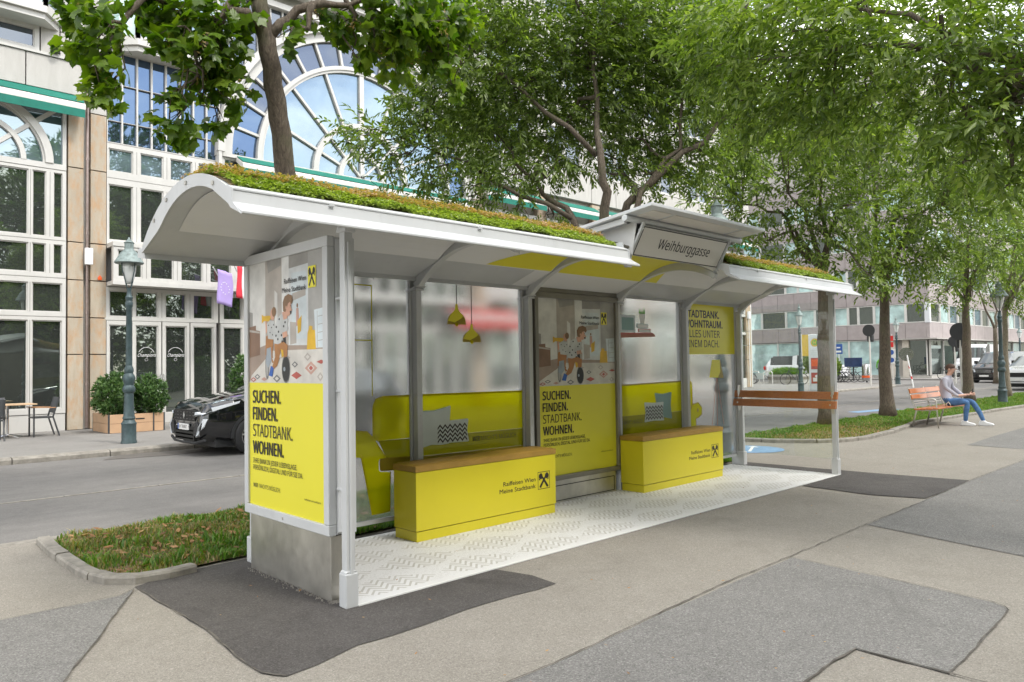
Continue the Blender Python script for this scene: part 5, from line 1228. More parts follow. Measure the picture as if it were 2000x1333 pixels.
    p.text('WIR', .058 * W, yh - .775, .030, 'black_ink', .075, .008); p.text("MACHT'S MÖGLICH.", .15 * W, yh - .775, .030, 'black_ink', .33)
    p.text('raiffeisen.at/stadtbank', .95 * W, yh - .785, .012, 'black_ink', .22, .003, True)
    g_ = MB(); return p
pl = poster((-.098, Y1 - .065, Z0 + .07), (0, -1, 0), (-1, 0, 0), fr, 1.252 - .13, Z1 - Z0 - .14)
# --- advert case in the middle
m = MB(); x0, x1, z0, z1 = 3.03, 4.44, .25, 2.28
for a, b in (((x0, 1.38, z0), (x1, 1.44, z0 + .05)), ((x0, 1.38, z1 - .06), (x1, 1.44, z1)), ((x0, 1.38, z0 + .05), (x0 + .05, 1.44, z1 - .06)), ((x1 - .05, 1.38, z0 + .05), (x1, 1.44, z1 - .06))): m.box(a, b)
m.box((x0 + .01, 1.442, z0 + .01), (x1 - .01, 1.56, z1 - .01)); f2 = m.build('advert_case', 'bronze_frame', sh, .006)
poster((x0 + .05, 1.415, z0 + .05), (1, 0, 0), (0, -1, 0), f2, x1 - x0 - .10, z1 - z0 - .11)
m = MB(); m.box((x0 + .1, 1.39, 0), (x1 - .1, 1.55, .25)); pb2 = m.build('plinth', 'stainless', sh, .004)
m = MB()
for a, b in (((x0 + .16, 1.386, .03), (x1 - .13, 1.389, .038)), ((x0 + .16, 1.386, .19), (x1 - .13, 1.389, .198)), ((x0 + .16, 1.386, .038), (x0 + .168, 1.389, .19)), ((x1 - .138, 1.386, .038), (x1 - .13, 1.389, .19))): m.box(a, b)
m.build('hatch_joint', 'dark_gap', pb2)
m = MB(); m.box((3.04, 1.40, 2.285), (4.43, 1.56, 2.33)); m.build('case_header', 'bronze_frame', sh)

# --- name sign under its small pitched roof
def xz(u, v, t): return (u, v, t)
Sx0, Sx1 = 3.02, 4.50; Bt, Tp = Vector((0, .10, 2.505)), Vector((0, -.05, 2.765))
dv = (Tp - Bt); hv = dv.length; dv.normalize(); nn = Vector((1, 0, 0)).cross(dv)   # face normal towards the street side
if nn.y > 0: nn = -nn
m = MB()
def slab(x0, x1, a, b, t0, t1):
    vs = [Vector((x, 0, 0)) + Bt + dv * s + nn * t for t in (t0, t1) for x, s in ((x0, a), (x1, a), (x1, b), (x0, b))]
    m.add(vs, [(0, 3, 2, 1), (4, 5, 6, 7), (0, 1, 5, 4), (1, 2, 6, 5), (2, 3, 7, 6), (3, 0, 4, 7)])
slab(Sx0, Sx1, 0, hv, -.03, 0); sg = m.build('name_sign', 'grey_paint', sh, .003)
m = MB(); slab(Sx0 + .008, Sx1 - .008, .006, hv - .006, .0005, .002); m.build('sign_border', 'black_ink', sg)
m = MB(); slab(Sx0 + .018, Sx1 - .018, .016, hv - .016, .0025, .004); m.build('sign_face', 'sign_face', sg)
lettering('Weihburggasse', Vector((Sx0 + .32, 0, 0)) + Bt + dv * .105 + nn * .0055, (1, 0, 0), tuple(dv), .098, 'black_ink', sg, .90, .003)
for x in (Sx0 - .02, Sx1 + .02):
    m = MB(); a = Vector((x, 0, 0)) + Bt - dv * .12; b = Vector((x, 0, 0)) + Tp + dv * .03; m.bar(a, b, .02, .03, up=(1, 0, 0))
    for k in (.2, .85): c = a.lerp(b, k); m.tube([(c.x, c.y - .03, c.z), (c.x, c.y + .03, c.z)], .006, 6)
    m.build('sign_holder', 'grey_paint', sg)
def slope(y): return 2.89 - (y + .3) * .115
def plate(x0, x1, y0, y1, d0, d1, name, mat, parent=sh, bevel=.004):
    m = MB(); vs = [(x, y, slope(y) + d) for d in (d0, d1) for x, y in ((x0, y0), (x1, y0), (x1, y1), (x0, y1))]
    m.add(vs, [(0, 3, 2, 1), (4, 5, 6, 7), (0, 1, 5, 4), (1, 2, 6, 5), (2, 3, 7, 6), (3, 0, 4, 7)]); return m.build(name, mat, parent, bevel)
pr_ = plate(2.79, 4.83, -.30, 1.62, -.012, .018, 'sign_roof', 'white_trim')
plate(2.95, 4.66, -.16, 1.5, .02, .055, 'roof_tray', 'white_trim', pr_)
plate(2.93, 3.22, -.22, -.03, -.020, -.0125, 'soffit_panel', 'sign_face', pr_); plate(3.28, 4.42, -.22, -.03, -.020, -.0125, 'soffit_panel', 'sign_face', pr_); plate(4.48, 4.74, -.22, -.03, -.020, -.0125, 'soffit_panel', 'sign_face', pr_)
m = MB(); m.tube([(2.79, -.0, 2.815), (4.83, -.0, 2.815)], .030, 12); m.build('cross_beam', 'white_trim', pr_)
m = MB(); m.bar((2.86, .04, 2.80), (2.86, 1.5, 2.66), .04, .05); m.bar((4.76, .04, 2.80), (4.76, 1.5, 2.66), .04, .05); m.build('side_beam', 'grey_paint', pr_)
for x in (2.975, 4.54):
    m = MB(); P = [(.05, 2.56), (.12, 2.66 - .1)] ; 
    q = [(.06, 2.50)] + [(y, outz(y) + .004) for y in (.14, .3, .5, .7, .9, 1.1, 1.3)] + [(1.3, slope(1.3) - .03), (.0, slope(0) - .05)]
    m.prism(q, lambda u, v, t: (x + t, u, v), .008); m.build('side_glass', 'ceiling_panel', sh)
m = MB()
for k in range(4): m.tube([(2.74 + .0, .12 + k * .05, 2.60 + k * .018), (2.98, .10 + k * .05, 2.58 + k * .018)], .012, 6)
m.build('roof_bracket', 'bronze_frame', sh)
m = MB(); m.box((2.72, -.03, 2.50), (2.735, .2, 2.58)); m.build('roof_end_strip', 'white_trim', sh)
m = MB(); m.lathe([(.10, 0), (.12, .02), (.08, .05)], (2.05, .35, 2.54), 14); m.build('ceiling_lamp', 'ceiling_panel', sh)

# ------------------------------------------------------------------ white floor mat
m = MB(); m.box((-.012, 0, .006), (7.23, 1.56, .0125)); fm = m.build('floor_mat', 'mat_chevron', None)
tag(fm, 'white floor mat with raised chevron pattern inside the bus shelter', 'mat')
m = MB(); m.box((-.012, -.014, .0045), (7.24, -.0005, .0135)); m.build('mat_edge', 'white_ink', fm)

# ------------------------------------------------------------------ yellow benches
def box_bench(label, x0, x1, lx):
    t = thing('box_bench', label, 'bench', ((x0 + x1) / 2, 1.22, .0125), 'yellow box benches in the shelter')
    y0, y1 = 1.048, 1.375
    m = MB(); m.box((x0 + .008, y0 + .008, .0125), (x1 - .008, y1 - .008, .097)); m.build('plinth', 'yellow_paint', t, .002)
    m = MB(); m.box((x0, y0, .102), (x1, y1, .60)); m.build('body', 'yellow_paint', t, .004)
    # padded seat, softly rounded and a little uneven
    bm = bmesh.new(); bmesh.ops.create_grid(bm, x_segments=40, y_segments=10, size=.5)
    me = bpy.data.meshes.new('seat_pad'); V = []; F = []; nx_, ny_ = 48, 12
    for j in range(ny_ + 1):
        for i in range(nx_ + 1):
            u, v = i / nx_, j / ny_; e = min(u * (x1 - x0), (1 - u) * (x1 - x0), v * (y1 - y0), (1 - v) * (y1 - y0)); z = .663 - .012 * math.exp(-e / .012) + .0015 * math.sin(u * 40 + v * 3) * math.exp(-e / .03)
            V.append((x0 - .004 + u * (x1 - x0 + .008), y0 - .004 + v * (y1 - y0 + .008), z))
    for j in range(ny_):
        for i in range(nx_): a = j * (nx_ + 1) + i; F.append((a, a + 1, a + nx_ + 2, a + nx_ + 1))
    bm.free(); bd = [i for i in range(nx_ + 1)] + [(j + 1) * (nx_ + 1) + nx_ for j in range(ny_)] + [ny_ * (nx_ + 1) + nx_ - 1 - i for i in range(nx_)] + [(ny_ - 1 - j) * (nx_ + 1) for j in range(ny_ - 1)]
    b0 = len(V)
    for k in bd: x, y, z = V[k]; V.append((x, y, .603))
    for i in range(len(bd)): F.append((bd[i], b0 + i, b0 + (i + 1) % len(bd), bd[(i + 1) % len(bd)]))
    m = MB(); m.add(V, F); m.build('seat_pad', 'brown_vinyl', t, auto=True)
    q = Print((0, y0 - .0004, 0), (1, 0, 0), (0, 0, 1), (0, -1, 0), t)
    q.text('Raiffeisen Wien', lx - .035, .36, .040, 'black_ink', .43, .008, True); q.text('Meine Stadtbank', lx - .035, .295, .040, 'black_ink', .48, .008, True)
    crossed_gable(q, lx, .275, .165, .165)
    return t
box_bench('long yellow box bench with brown padded top near the left advert case', 1.214, 2.945, 2.69)
box_bench('yellow box bench with brown padded top right of the middle poster', 4.417, 6.15, 5.87)

# ------------------------------------------------------------------ sedum on the roof
def sedum(name, label, x0, x1, ya, yb, n, mat, h, seed, hang=0):
    g = np.random.default_rng(seed); x = g.uniform(x0, x1, n); y = ya + (yb - ya) * g.random(n); z = np.array([outz(v) for v in y])
    z += .010 + .022 * (np.sin(x * 7 + y * 4) * np.sin(x * 3.1 - y * 7) + .6) * .6 + .008 * np.sin(x * 23 + y * 15)
    hh = h * g.uniform(.5, 1.5, n); K = 5; V = []; F = []
    Vs = np.zeros((n, K * 3, 3)); 
    for k in range(K):
        a = g.uniform(0, 6.28, n); t = g.uniform(.3, 1.0, n); r = .011 * g.uniform(.7, 1.5, n)
        ctr = np.stack([x + np.cos(a) * r, y + np.sin(a) * r, z + hh * g.uniform(.2, 1, n)], 1)
        b = g.uniform(0, 6.28, n); s = .011 * g.uniform(.6, 1.4, n)
        for j in range(3):
            an = b + j * 2.1; Vs[:, k * 3 + j] = ctr + np.stack([np.cos(an) * s, np.sin(an) * s, g.uniform(-.9, .9, n) * s], 1)
    V = Vs.reshape(-1, 3); F = np.arange(len(V)).reshape(-1, 3)
    return tag(raw(name, V, F, mat), label, 'roof planting', kind='stuff')
def soilroof(x0, x1):
    m = MB(); vs = []; ys_ = np.linspace(-.01, 1.3, 14); K = 30
    for i in range(K + 1):
        for y in ys_:
            x = x0 + (x1 - x0) * i / K; e = min(x - x0, x1 - x, y + .01, 1.3 - y); vs.append((x, y, outz(y) + .006 + min(.02, e * .6) + random.uniform(0, .006) * (e > 0)))
    fs = [(i * 14 + j, (i + 1) * 14 + j, (i + 1) * 14 + j + 1, i * 14 + j + 1) for i in range(K) for j in range(13)]
    m.add(vs, fs); return tag(m.build('roof_substrate', 'soil', None, smooth=True), 'thin brown growing layer on the shelter roof', 'roof planting', kind='stuff')
for a, b, side in ((-.80, 2.66, 'left'), (4.60, 7.48, 'right')):
    soilroof(a, b); w = b - a
    sedum('sedum_plants', 'fresh green sedum along the front edge of the %s roof' % side, a + .02, b - .02, -.02, .38, int(w * 4600), 'sedum_green', .026, 21)
    sedum('sedum_plants', 'mixed green sedum over the crown of the %s roof' % side, a + .02, b - .02, .3, 1.25, int(w * 2600), 'sedum_green', .022, 22)
    sedum('sedum_plants', 'reddish sedum flower heads along the crest of the %s roof' % side, a + .02, b - .02, .12, .75, int(w * 2600), 'sedum_red', .05, 23)
    sedum('sedum_plants', 'reddish sedum patches behind the crest of the %s roof' % side, a + .02, b - .02, .5, 1.25, int(w * 1500), 'sedum_red', .045, 24)
# ------------------------------------------------------------------ trees
def narrow_spray(g, nl=12, L_=.34, leaf=.105, wid=.030):
    """one twig along +X with hanging alternate narrow leaves: returns (V, F) of triangles"""
    V = []; F = []
    for i in range(nl):
        t = (i + .7) / nl; px = L_ * t; pz = -.09 * t * t * L_ / .34; s = 1 if i % 2 else -1
        yaw = s * g.uniform(.4, 1.5) * (1 - .4 * t); dip = g.uniform(-.25, 1.0); l = leaf * g.uniform(.75, 1.2) * (1 - .25 * abs(t - .5)); w = wid * g.uniform(.8, 1.25)
        d = np.array([math.cos(yaw) * math.cos(dip), math.sin(yaw) * math.cos(dip), -math.sin(dip)]); sd = np.cross(d, [0, 0, 1]); sd /= np.linalg.norm(sd); up = np.cross(sd, d)
        roll = g.uniform(-.7, .7); sd, up = sd * math.cos(roll) + up * math.sin(roll), up * math.cos(roll) - sd * math.sin(roll)
        b = np.array([px, 0, pz]); m_ = b + d * l * .45 - up * w * .05; tip = b + d * l + np.array([0, 0, -l * .12]); k = len(V)
        V += [b, m_ + sd * w * .5 + up * w * .22, tip, m_ - sd * w * .5 + up * w * .22]
        F += [(k, k + 1, k + 2), (k, k + 2, k + 3)]
    k = len(V); r = .0022    # the twig itself as a thin triangle
    V += [np.array([-.02, r, 0]), np.array([-.02, -r, 0]), np.array([L_, 0, -.09])]; F.append((k, k + 1, k + 2))
    return np.array(V), np.array(F)
def maple_leaf(g, s=.13):
    out = []
    lob = [(-2.6, .34), (-2.25, .56), (-1.95, .52), (-1.72, .50), (-1.42, .74), (-1.12, .92), (-.98, .72), (-.76, .66), (-.56, .60), (-.34, .78), (-.16, .82), (0, 1.06), (.16, .82), (.34, .78), (.56, .60), (.76, .66), (.98, .72), (1.12, .92), (1.42, .74), (1.72, .50), (1.95, .52), (2.25, .56), (2.6, .34)]
    V = [np.array([0, 0, 0.])]; cup = g.uniform(.05, .3)
    for a, r in lob: x = math.cos(a) * r * s * .62; y = math.sin(a) * r * s * .62; V.append(np.array([x + .12 * s, y, -cup * (x * x + y * y) / s * 1.6]))
    F = [(0, i, i + 1) for i in range(1, len(V) - 1)]
    return np.array(V), np.array(F)
def rotm(g, fwd, n, jitter=.5):
    """n rotation matrices whose X axis follows fwd (n,3) with jitter and whose Z axis stays roughly up"""
    X = fwd / np.maximum(1e-6, np.linalg.norm(fwd, axis=1))[:, None] + g.normal(0, jitter, (n, 3)); X[:, 2] -= .05; X /= np.linalg.norm(X, axis=1)[:, None]
    up = np.array([0, 0, 1.])[None] + g.normal(0, .45, (n, 3)); Y_ = np.cross(up, X); Y_ /= np.maximum(1e-6, np.linalg.norm(Y_, axis=1))[:, None]; Z_ = np.cross(X, Y_)
    return np.stack([X, Y_, Z_], 2)
def scatter(temps, P, Rm_, S, g):
    Vs = []; Fs = []; k = 0; idx = g.integers(0, len(temps), len(P))
    for t, (V, F) in enumerate(temps):
        w = np.where(idx == t)[0]
        if not len(w): continue
        v = np.einsum('nij,kj->nki', Rm_[w], V) * S[w][:, None, None] + P[w][:, None, :]
        f = F[None] + (np.arange(len(w)) * len(V))[:, None, None] + k
        Vs.append(v.reshape(-1, 3)); Fs.append(f.reshape(-1, F.shape[1])); k += len(w) * len(V)
    return np.concatenate(Vs), np.concatenate(Fs)
def crown_points(blobs, dens, g, centre):
    P = []; D = []
    for x, y, z, r in blobs:
        n = max(6, int(dens * r * r)); u = g.normal(0, 1, (n, 3)); u /= np.linalg.norm(u, axis=1)[:, None]; rad = r * g.random(n) ** .42
        q = np.array([x, y, z]) + u * rad[:, None] * np.array([1.05, 1.05, .85]); P.append(q)
        out = (q - np.array(centre)); out[:, 2] *= .35; D.append(out / np.linalg.norm(out, axis=1)[:, None] + u * .5)
    return np.concatenate(P), np.concatenate(D)
def wavy(a, b, n, j, g, sag=0):
    a, b = np.array(a, float), np.array(b, float); pts = []
    for i in range(n + 1):
        t = i / n; q = a + (b - a) * t; q = q + (g.normal(0, j, 3) if 0 < i < n else 0); q[2] += sag * math.sin(math.pi * t); pts.append(tuple(q))
    return pts
def tree(label, base, trunk, limbs, blobs, dens, leafmat, seed, bark='bark', temps=None, group=None, twigs=2, scale=(.8, 1.3), extra_blobs=(), r_trunk=.15, lenient=.5):
    g = np.random.default_rng(seed); t = thing('tree', label, 'tree', base, group)
    m = MB(); pts = [Vector(p) for p in trunk]
    # smooth the trunk line
    P = []; Rr = []
    for i in range(len(pts) - 1):
        for k in range(4):
            u = k / 4; P.append(pts[i].lerp(pts[i + 1], u) + Vector((g.normal(0, .008), g.normal(0, .008), 0)))
    P.append(pts[-1]); n = len(P)
    for i in range(n): s = i / (n - 1); Rr.append(r_trunk * (1 - .38 * s) * (1 + .45 * math.exp(-s * 14)))
    m.tube(P, Rr, 12)
    tr = m.build('trunk', bark, t, smooth=True)
    m = MB(); ends = []
    for l in limbs:
        rad, pp = l[0], l[1:]; Q = []
        for i in range(len(pp) - 1):
            q = wavy(pp[i], pp[i + 1], 3, .035, g); Q += q[:-1]
        Q.append(pp[-1]); k = len(Q); m.tube(Q, [rad * (1 - .75 * i / (k - 1)) for i in range(k)], 8); ends += [(np.array(Q[j]), rad * (1 - .75 * j / (k - 1))) for j in range(k // 3, k)]
    anchors = ends if ends else [(np.array(pts[-1]), .05)]
    allb = list(blobs) + list(extra_blobs)
    for x, y, z, r in allb:
        c = np.array([x, y, z]); d = [np.linalg.norm(c - a) for a, _ in anchors]; a, ra = anchors[int(np.argmin(d))]
        q = wavy(a, c, 4, .05 + .04 * min(1, r), g, .06); m.tube(q, [max(.006, min(ra, .05) * (1 - .8 * i / 4)) for i in range(5)], 6, cap=False)
        for _ in range(twigs + int(r * 4)):
            u = g.normal(0, 1, 3); u /= np.linalg.norm(u); s0 = np.array(q[int(g.integers(2, 5))]); e = c + u * r * np.array([1, 1, .7]) * g.uniform(.6, 1.0)
            m.tube(wavy(s0, e, 3, .04, g, -.02), [.010, .008, .005, .002], 4, cap=False)
    m.build('branches', bark, t, smooth=True)
    cen = (np.mean([b[0] for b in allb]), np.mean([b[1] for b in allb]), np.mean([b[2] for b in allb]) - .5)
    Pp, D = crown_points(allb, dens, g, cen); nn_ = len(Pp)
    RM = rotm(g, D, nn_, lenient); S = g.uniform(scale[0], scale[1], nn_)
    V, F = scatter(temps, Pp, RM, S, g)
    cr_ = raw('crown', V, F, leafmat, t); tag(cr_, kind='stuff')
    return t, (Pp, RM, S)
gg = np.random.default_rng(5)
SPR = [narrow_spray(gg, 12, .30, .098, .031) for _ in range(7)]
SPRF = [narrow_spray(gg, 9, .42, .15, .045) for _ in range(6)]
SPRN = [narrow_spray(gg, 11, .27, .100, .030) for _ in range(7)]
def maple_spray(g):
    V = []; F = []; k = 0
    for i in range(3):
        v, f_ = maple_leaf(g, g.uniform(.11, .16)); a = g.uniform(-1.6, 1.6); dip = g.uniform(.2, 1.35); ro = g.uniform(-.5, .5)
        Rz = Matrix.Rotation(a, 3, 'Z') @ Matrix.Rotation(dip, 3, 'Y') @ Matrix.Rotation(ro, 3, 'X'); v = v @ np.array(Rz).T + np.array([.02 + .06 * math.cos(a), .06 * math.sin(a), -.01 - .03 * i]); V.append(v); F.append(f_ + k); k += len(v)
    v = np.array([[-.05, .002, .02], [-.05, -.002, .02], [.06, 0, -.02]]); V.append(v); F.append(np.array([[k, k + 1, k + 2]])); return np.concatenate(V), np.concatenate(F)
MSP = [maple_spray(gg) for _ in range(7)]
BL = {
'maple' : [(-0.89, 2.37, 4.22, 0.32), (-0.91, 2.51, 4.43, 0.26), (-0.81, 2.32, 4.02, 0.22), (-0.88, 2.32, 3.77, 0.18), (-0.77, 2.32, 3.69, 0.12), (-0.33, 2.39, 4.55, 0.29), (-0.5, 2.45, 4.56, 0.18), (-0.04, 2.37, 4.61, 0.32), (-0.12, 2.33, 4.26, 0.31), (0.07, 2.31, 4.4, 0.31), (-0.34, 2.3, 4.25, 0.18), (0.06, 2.34, 4.08, 0.25), (0.31, 2.43, 4.17, 0.21), (-0.27, 2.31, 3.88, 0.15), (-0.27, 2.37, 3.72, 0.17), (-0.19, 2.4, 3.55, 0.11), (-0.32, 2.42, 3.61, 0.12), (0.27, 2.43, 3.91, 0.17), (0.11, 2.45, 3.73, 0.09), (0.31, 2.32, 4.66, 0.21), (0.54, 1.95, 4.46, 0.07), (0.94, 2.24, 4.93, 0.19), (1.2, 2.13, 4.85, 0.25), (1.39, 1.97, 4.93, 0.33), (1.66, 1.85, 4.82, 0.33), (1.67, 2.0, 4.53, 0.23), (2.07, 1.88, 4.95, 0.4), (2.12, 1.87, 4.64, 0.27), (2.3, 1.84, 4.44, 0.18), (1.45, 2.07, 4.67, 0.17), (2.41, 1.79, 5.13, 0.29), (1.7, 1.73, 4.99, 0.28), (1.34, 2.09, 4.52, 0.12)] ,
'A' : [(2.9, 4.33, 4.61, 0.22), (3.22, 4.19, 4.4, 0.28), (3.49, 4.21, 4.88, 0.34), (2.62, 4.38, 4.64, 0.11), (3.83, 4.07, 5.22, 0.53), (3.99, 3.69, 5.72, 0.61), (4.12, 4.09, 4.62, 0.53), (3.9, 4.18, 4.09, 0.34), (4.5, 3.98, 3.99, 0.38), (4.83, 3.99, 5.04, 0.64), (4.78, 3.7, 5.72, 0.64), (4.71, 3.4, 6.35, 0.64), (5.48, 3.57, 4.53, 0.48), (5.58, 3.76, 5.55, 0.75), (5.67, 3.28, 6.22, 0.75), (6.19, 3.25, 5.23, 0.58), (6.27, 2.8, 5.84, 0.75), (6.04, 2.6, 6.56, 0.75), (6.89, 2.72, 4.44, 0.41), (7.19, 2.72, 5.4, 0.69), (7.03, 2.39, 6.24, 0.78), (6.96, 2.05, 6.81, 0.69), (7.69, 2.31, 4.74, 0.48), (7.54, 2.0, 5.69, 0.6), (4.98, 3.64, 3.66, 0.24), (5.71, 3.6, 3.75, 0.21), (4.79, 3.63, 4.27, 0.38), (4.0, 3.36, 6.26, 0.38), (3.26, 4.26, 4.11, 0.13), (5.94, 3.47, 4.67, 0.21), (2.76, 4.36, 4.45, 0.09), (6.58, 3.08, 4.55, 0.25)] ,
'N' : [(4.64, -0.02, 5.08, 0.53), (4.79, -0.4, 4.67, 0.55), (4.55, -0.85, 4.88, 0.53), (4.86, -0.91, 4.22, 0.47), (4.65, -1.21, 4.48, 0.52), (4.39, -1.59, 4.61, 0.5), (4.9, -1.38, 3.99, 0.43), (4.63, -1.75, 4.16, 0.44), (4.84, -1.84, 3.62, 0.33), (4.29, -2.23, 4.26, 0.47), (4.65, -2.15, 3.81, 0.43), (4.63, -2.42, 3.39, 0.42), (4.28, -2.59, 3.93, 0.46), (4.65, -2.58, 3.01, 0.26), (5.1, 0.07, 4.49, 0.38), (5.17, -0.31, 4.18, 0.37), (5.43, -0.64, 3.87, 0.25), (4.34, -2.7, 3.5, 0.4), (5.01, -2.12, 3.26, 0.22), (4.86, 0.24, 4.83, 0.32)] ,
'T1' : [(12.92, 4.4, 5.09, 0.93), (13.3, 4.0, 4.25, 0.75), (13.35, 3.5, 5.23, 1.12), (13.74, 3.01, 4.39, 0.87), (13.96, 3.06, 5.82, 1.15), (13.9, 2.39, 4.88, 1.0), (14.58, 2.46, 3.95, 0.7), (13.29, 4.19, 6.29, 1.02), (12.49, 4.44, 4.22, 0.48), (12.15, 4.59, 5.36, 0.48), (13.68, 3.35, 3.86, 0.44), (13.19, 3.28, 6.19, 0.75), (14.43, 2.21, 3.34, 0.31), (12.5, 4.31, 4.55, 0.48)] ,
'T2' : [(16.66, 2.95, 6.26, 1.31), (17.1, 2.42, 5.08, 1.31), (17.37, 2.07, 4.04, 0.87), (17.16, 2.84, 3.72, 0.58), (17.34, 1.57, 5.22, 1.16), (16.64, 3.15, 3.46, 0.37), (17.34, 2.43, 3.31, 0.44), (17.53, 1.55, 3.99, 0.73), (17.11, 2.68, 4.48, 0.87), (17.07, 1.91, 6.0, 1.16), (17.25, 1.18, 6.13, 1.02)] ,
'T3' : [(25.26, 3.25, 5.24, 1.4), (25.49, 2.75, 4.35, 1.0), (25.27, 3.76, 3.92, 0.8), (25.2, 2.91, 6.21, 1.4), (25.52, 2.15, 5.29, 1.2), (24.26, 3.78, 3.44, 0.39), (25.12, 3.5, 5.77, 1.2), (25.26, 2.48, 6.48, 1.4), (25.25, 2.17, 6.93, 1.2), (25.49, 3.07, 3.53, 0.44)] ,
'T4' : [(29.57, 2.93, 4.4, 1.03), (29.55, 2.41, 5.56, 1.6), (29.69, 2.67, 3.53, 0.46), (29.39, 2.18, 7.0, 1.82), (29.81, 1.73, 4.39, 1.37), (29.67, 1.5, 6.01, 1.82), (29.59, 3.12, 3.56, 0.32)]}
EXT = {'T1': [(10.18, 3.01, 8.11, 0.88), (10.75, 2.27, 7.73, 1.0), (11.08, 3.32, 7.14, 0.91), (12.08, 2.62, 6.99, 1.06), (12.06, 1.75, 7.95, 1.06), (13.1, 2.02, 6.42, 0.97), (9.72, 3.33, 5.92, 0.73), (10.99, 3.92, 4.42, 0.33), (8.48, 3.12, 4.43, 0.37), (11.96, 3.24, 6.48, 0.82)], 'T2': [(15.07, 1.83, 8.9, 1.24), (15.54, 0.94, 8.4, 1.24), (15.71, 1.89, 7.07, 1.24), (17.04, 0.99, 7.14, 1.31), (16.58, 0.2, 9.03, 1.31), (17.17, 0.09, 7.41, 1.31), (15.1, 0.68, 9.63, 1.24), (13.49, 2.19, 9.54, 1.18), (18.52, 0.22, 6.15, 1.22)], 'T3': [], 'T4': [], 'A': [(6.19, 3.21, 6.66, 0.69), (5.73, 3.88, 6.43, 0.69), (7.06, 2.88, 6.81, 0.72), (6.47, 3.8, 6.02, 0.71), (7.15, 2.98, 5.96, 0.71), (5.63, 4.37, 5.72, 0.52), (6.2, 4.02, 5.26, 0.52), (6.89, 3.52, 4.94, 0.39), (4.58, 4.05, 5.39, 0.48), (7.63, 2.84, 5.02, 0.44), (4.0, 4.03, 6.35, 0.48), (7.8, 1.95, 6.56, 0.72), (6.64, 2.81, 4.98, 0.33), (8.56, 2.07, 5.11, 0.46), (8.83, 2.43, 4.71, 0.42)]}
mt_, (MP, MR, MS) = tree('maple with big lobed leaves rising behind the left part of the bus shelter', (1.1, 2.75, 0), [(1.12, 2.8, 0), (.98, 2.7, 1.5), (.79, 2.5, 3.28), (.66, 2.38, 3.86), (.49, 2.24, 4.40), (.38, 2.21, 4.83), (.3, 2.3, 6.2)],
     [(.05, (.47, 2.22, 4.50), (.69, 2.08, 4.79), (.96, 1.99, 4.9), (1.25, 1.9, 5.0), (2.0, 1.85, 5.0)), (.05, (.43, 2.22, 4.6), (.08, 2.20, 4.63), (-.08, 2.25, 4.42), (-.13, 2.29, 4.11)), (.045, (.38, 2.21, 4.83), (-.3, 2.3, 4.9), (-.67, 2.34, 4.40), (-.80, 2.35, 4.2)), (.06, (.35, 2.2, 5.1), (.9, 2.8, 6.4), (1.3, 3, 7.3)), (.05, (.3, 2.3, 6), (-.6, 2.5, 7), (-1.2, 2.8, 7.6))],
     [(x, y, z, max(.07, r * .86 - .03)) for x, y, z, r in BL['maple']], 560, 'leaf_maple', 11, temps=MSP, scale=(.85, 1.15), r_trunk=.112, lenient=.6,
     extra_blobs=[(.4, 2.4, 7.2, .9), (1.6, 2.9, 7.3, .9), (-1.0, 2.6, 7.2, .9), (.3, 3.4, 8.2, 1.1), (.4, 1.6, 6.9, .6), (2.6, 3.0, 6.9, .6)])
# the leaves that show largest are objects of their own, hanging from the same twigs
lm = []
for q in range(5):
    v, f_ = maple_leaf(gg, .145); me = bpy.data.meshes.new('leaf'); me.from_pydata([tuple(a) for a in v], [], [tuple(map(int, a)) for a in f_]); me.materials.append(MATS['leaf_maple']); lm.append(me)
vis = np.where((MP[:, 2] < 5.25) & (MP[:, 1] < 2.6))[0]; gg.shuffle(vis)
for i in vis[:300]:
    o = bpy.data.objects.new('leaf', lm[int(i) % 5]); col.objects.link(o); o.parent = mt_
    Mx = Matrix([list(r_) for r_ in MR[i]]).to_4x4() @ Matrix.Rotation(gg.uniform(-.3, 1.0), 4, 'Y') @ Matrix.Rotation(gg.uniform(-1, 1), 4, 'Z')
    o.matrix_local = Matrix.Translation(Vector(MP[i]) - off(mt_) + Vector((gg.uniform(-.08, .08), gg.uniform(-.12, .0), gg.uniform(-.08, .05)))) @ Mx
# winged seeds, pale bunches under the leaves
g_ = np.random.default_rng(4); sel = g_.choice(vis, 34, replace=False); V = []; F = []
for i in sel:
    for k in range(14):
        c = MP[i] + g_.normal(0, .035, 3) + np.array([0, -.06, -.07]); d = g_.normal(0, 1, 3); d[2] -= .8; d /= np.linalg.norm(d); s_ = np.cross(d, [0, 1, 0]); s_ /= np.linalg.norm(s_) + 1e-6; k0 = len(V)
        V += [c, c + d * .022 + s_ * .007, c + d * .045, c + d * .022 - s_ * .007]; F.append((k0, k0 + 1, k0 + 2, k0 + 3))
leaf_mat('seed_wing', (.30, .28, .08), (.45, .33, .13), (.50, .28, .12))
tag(raw('seeds', np.array(V), np.array(F), 'seed_wing', mt_), kind='stuff')

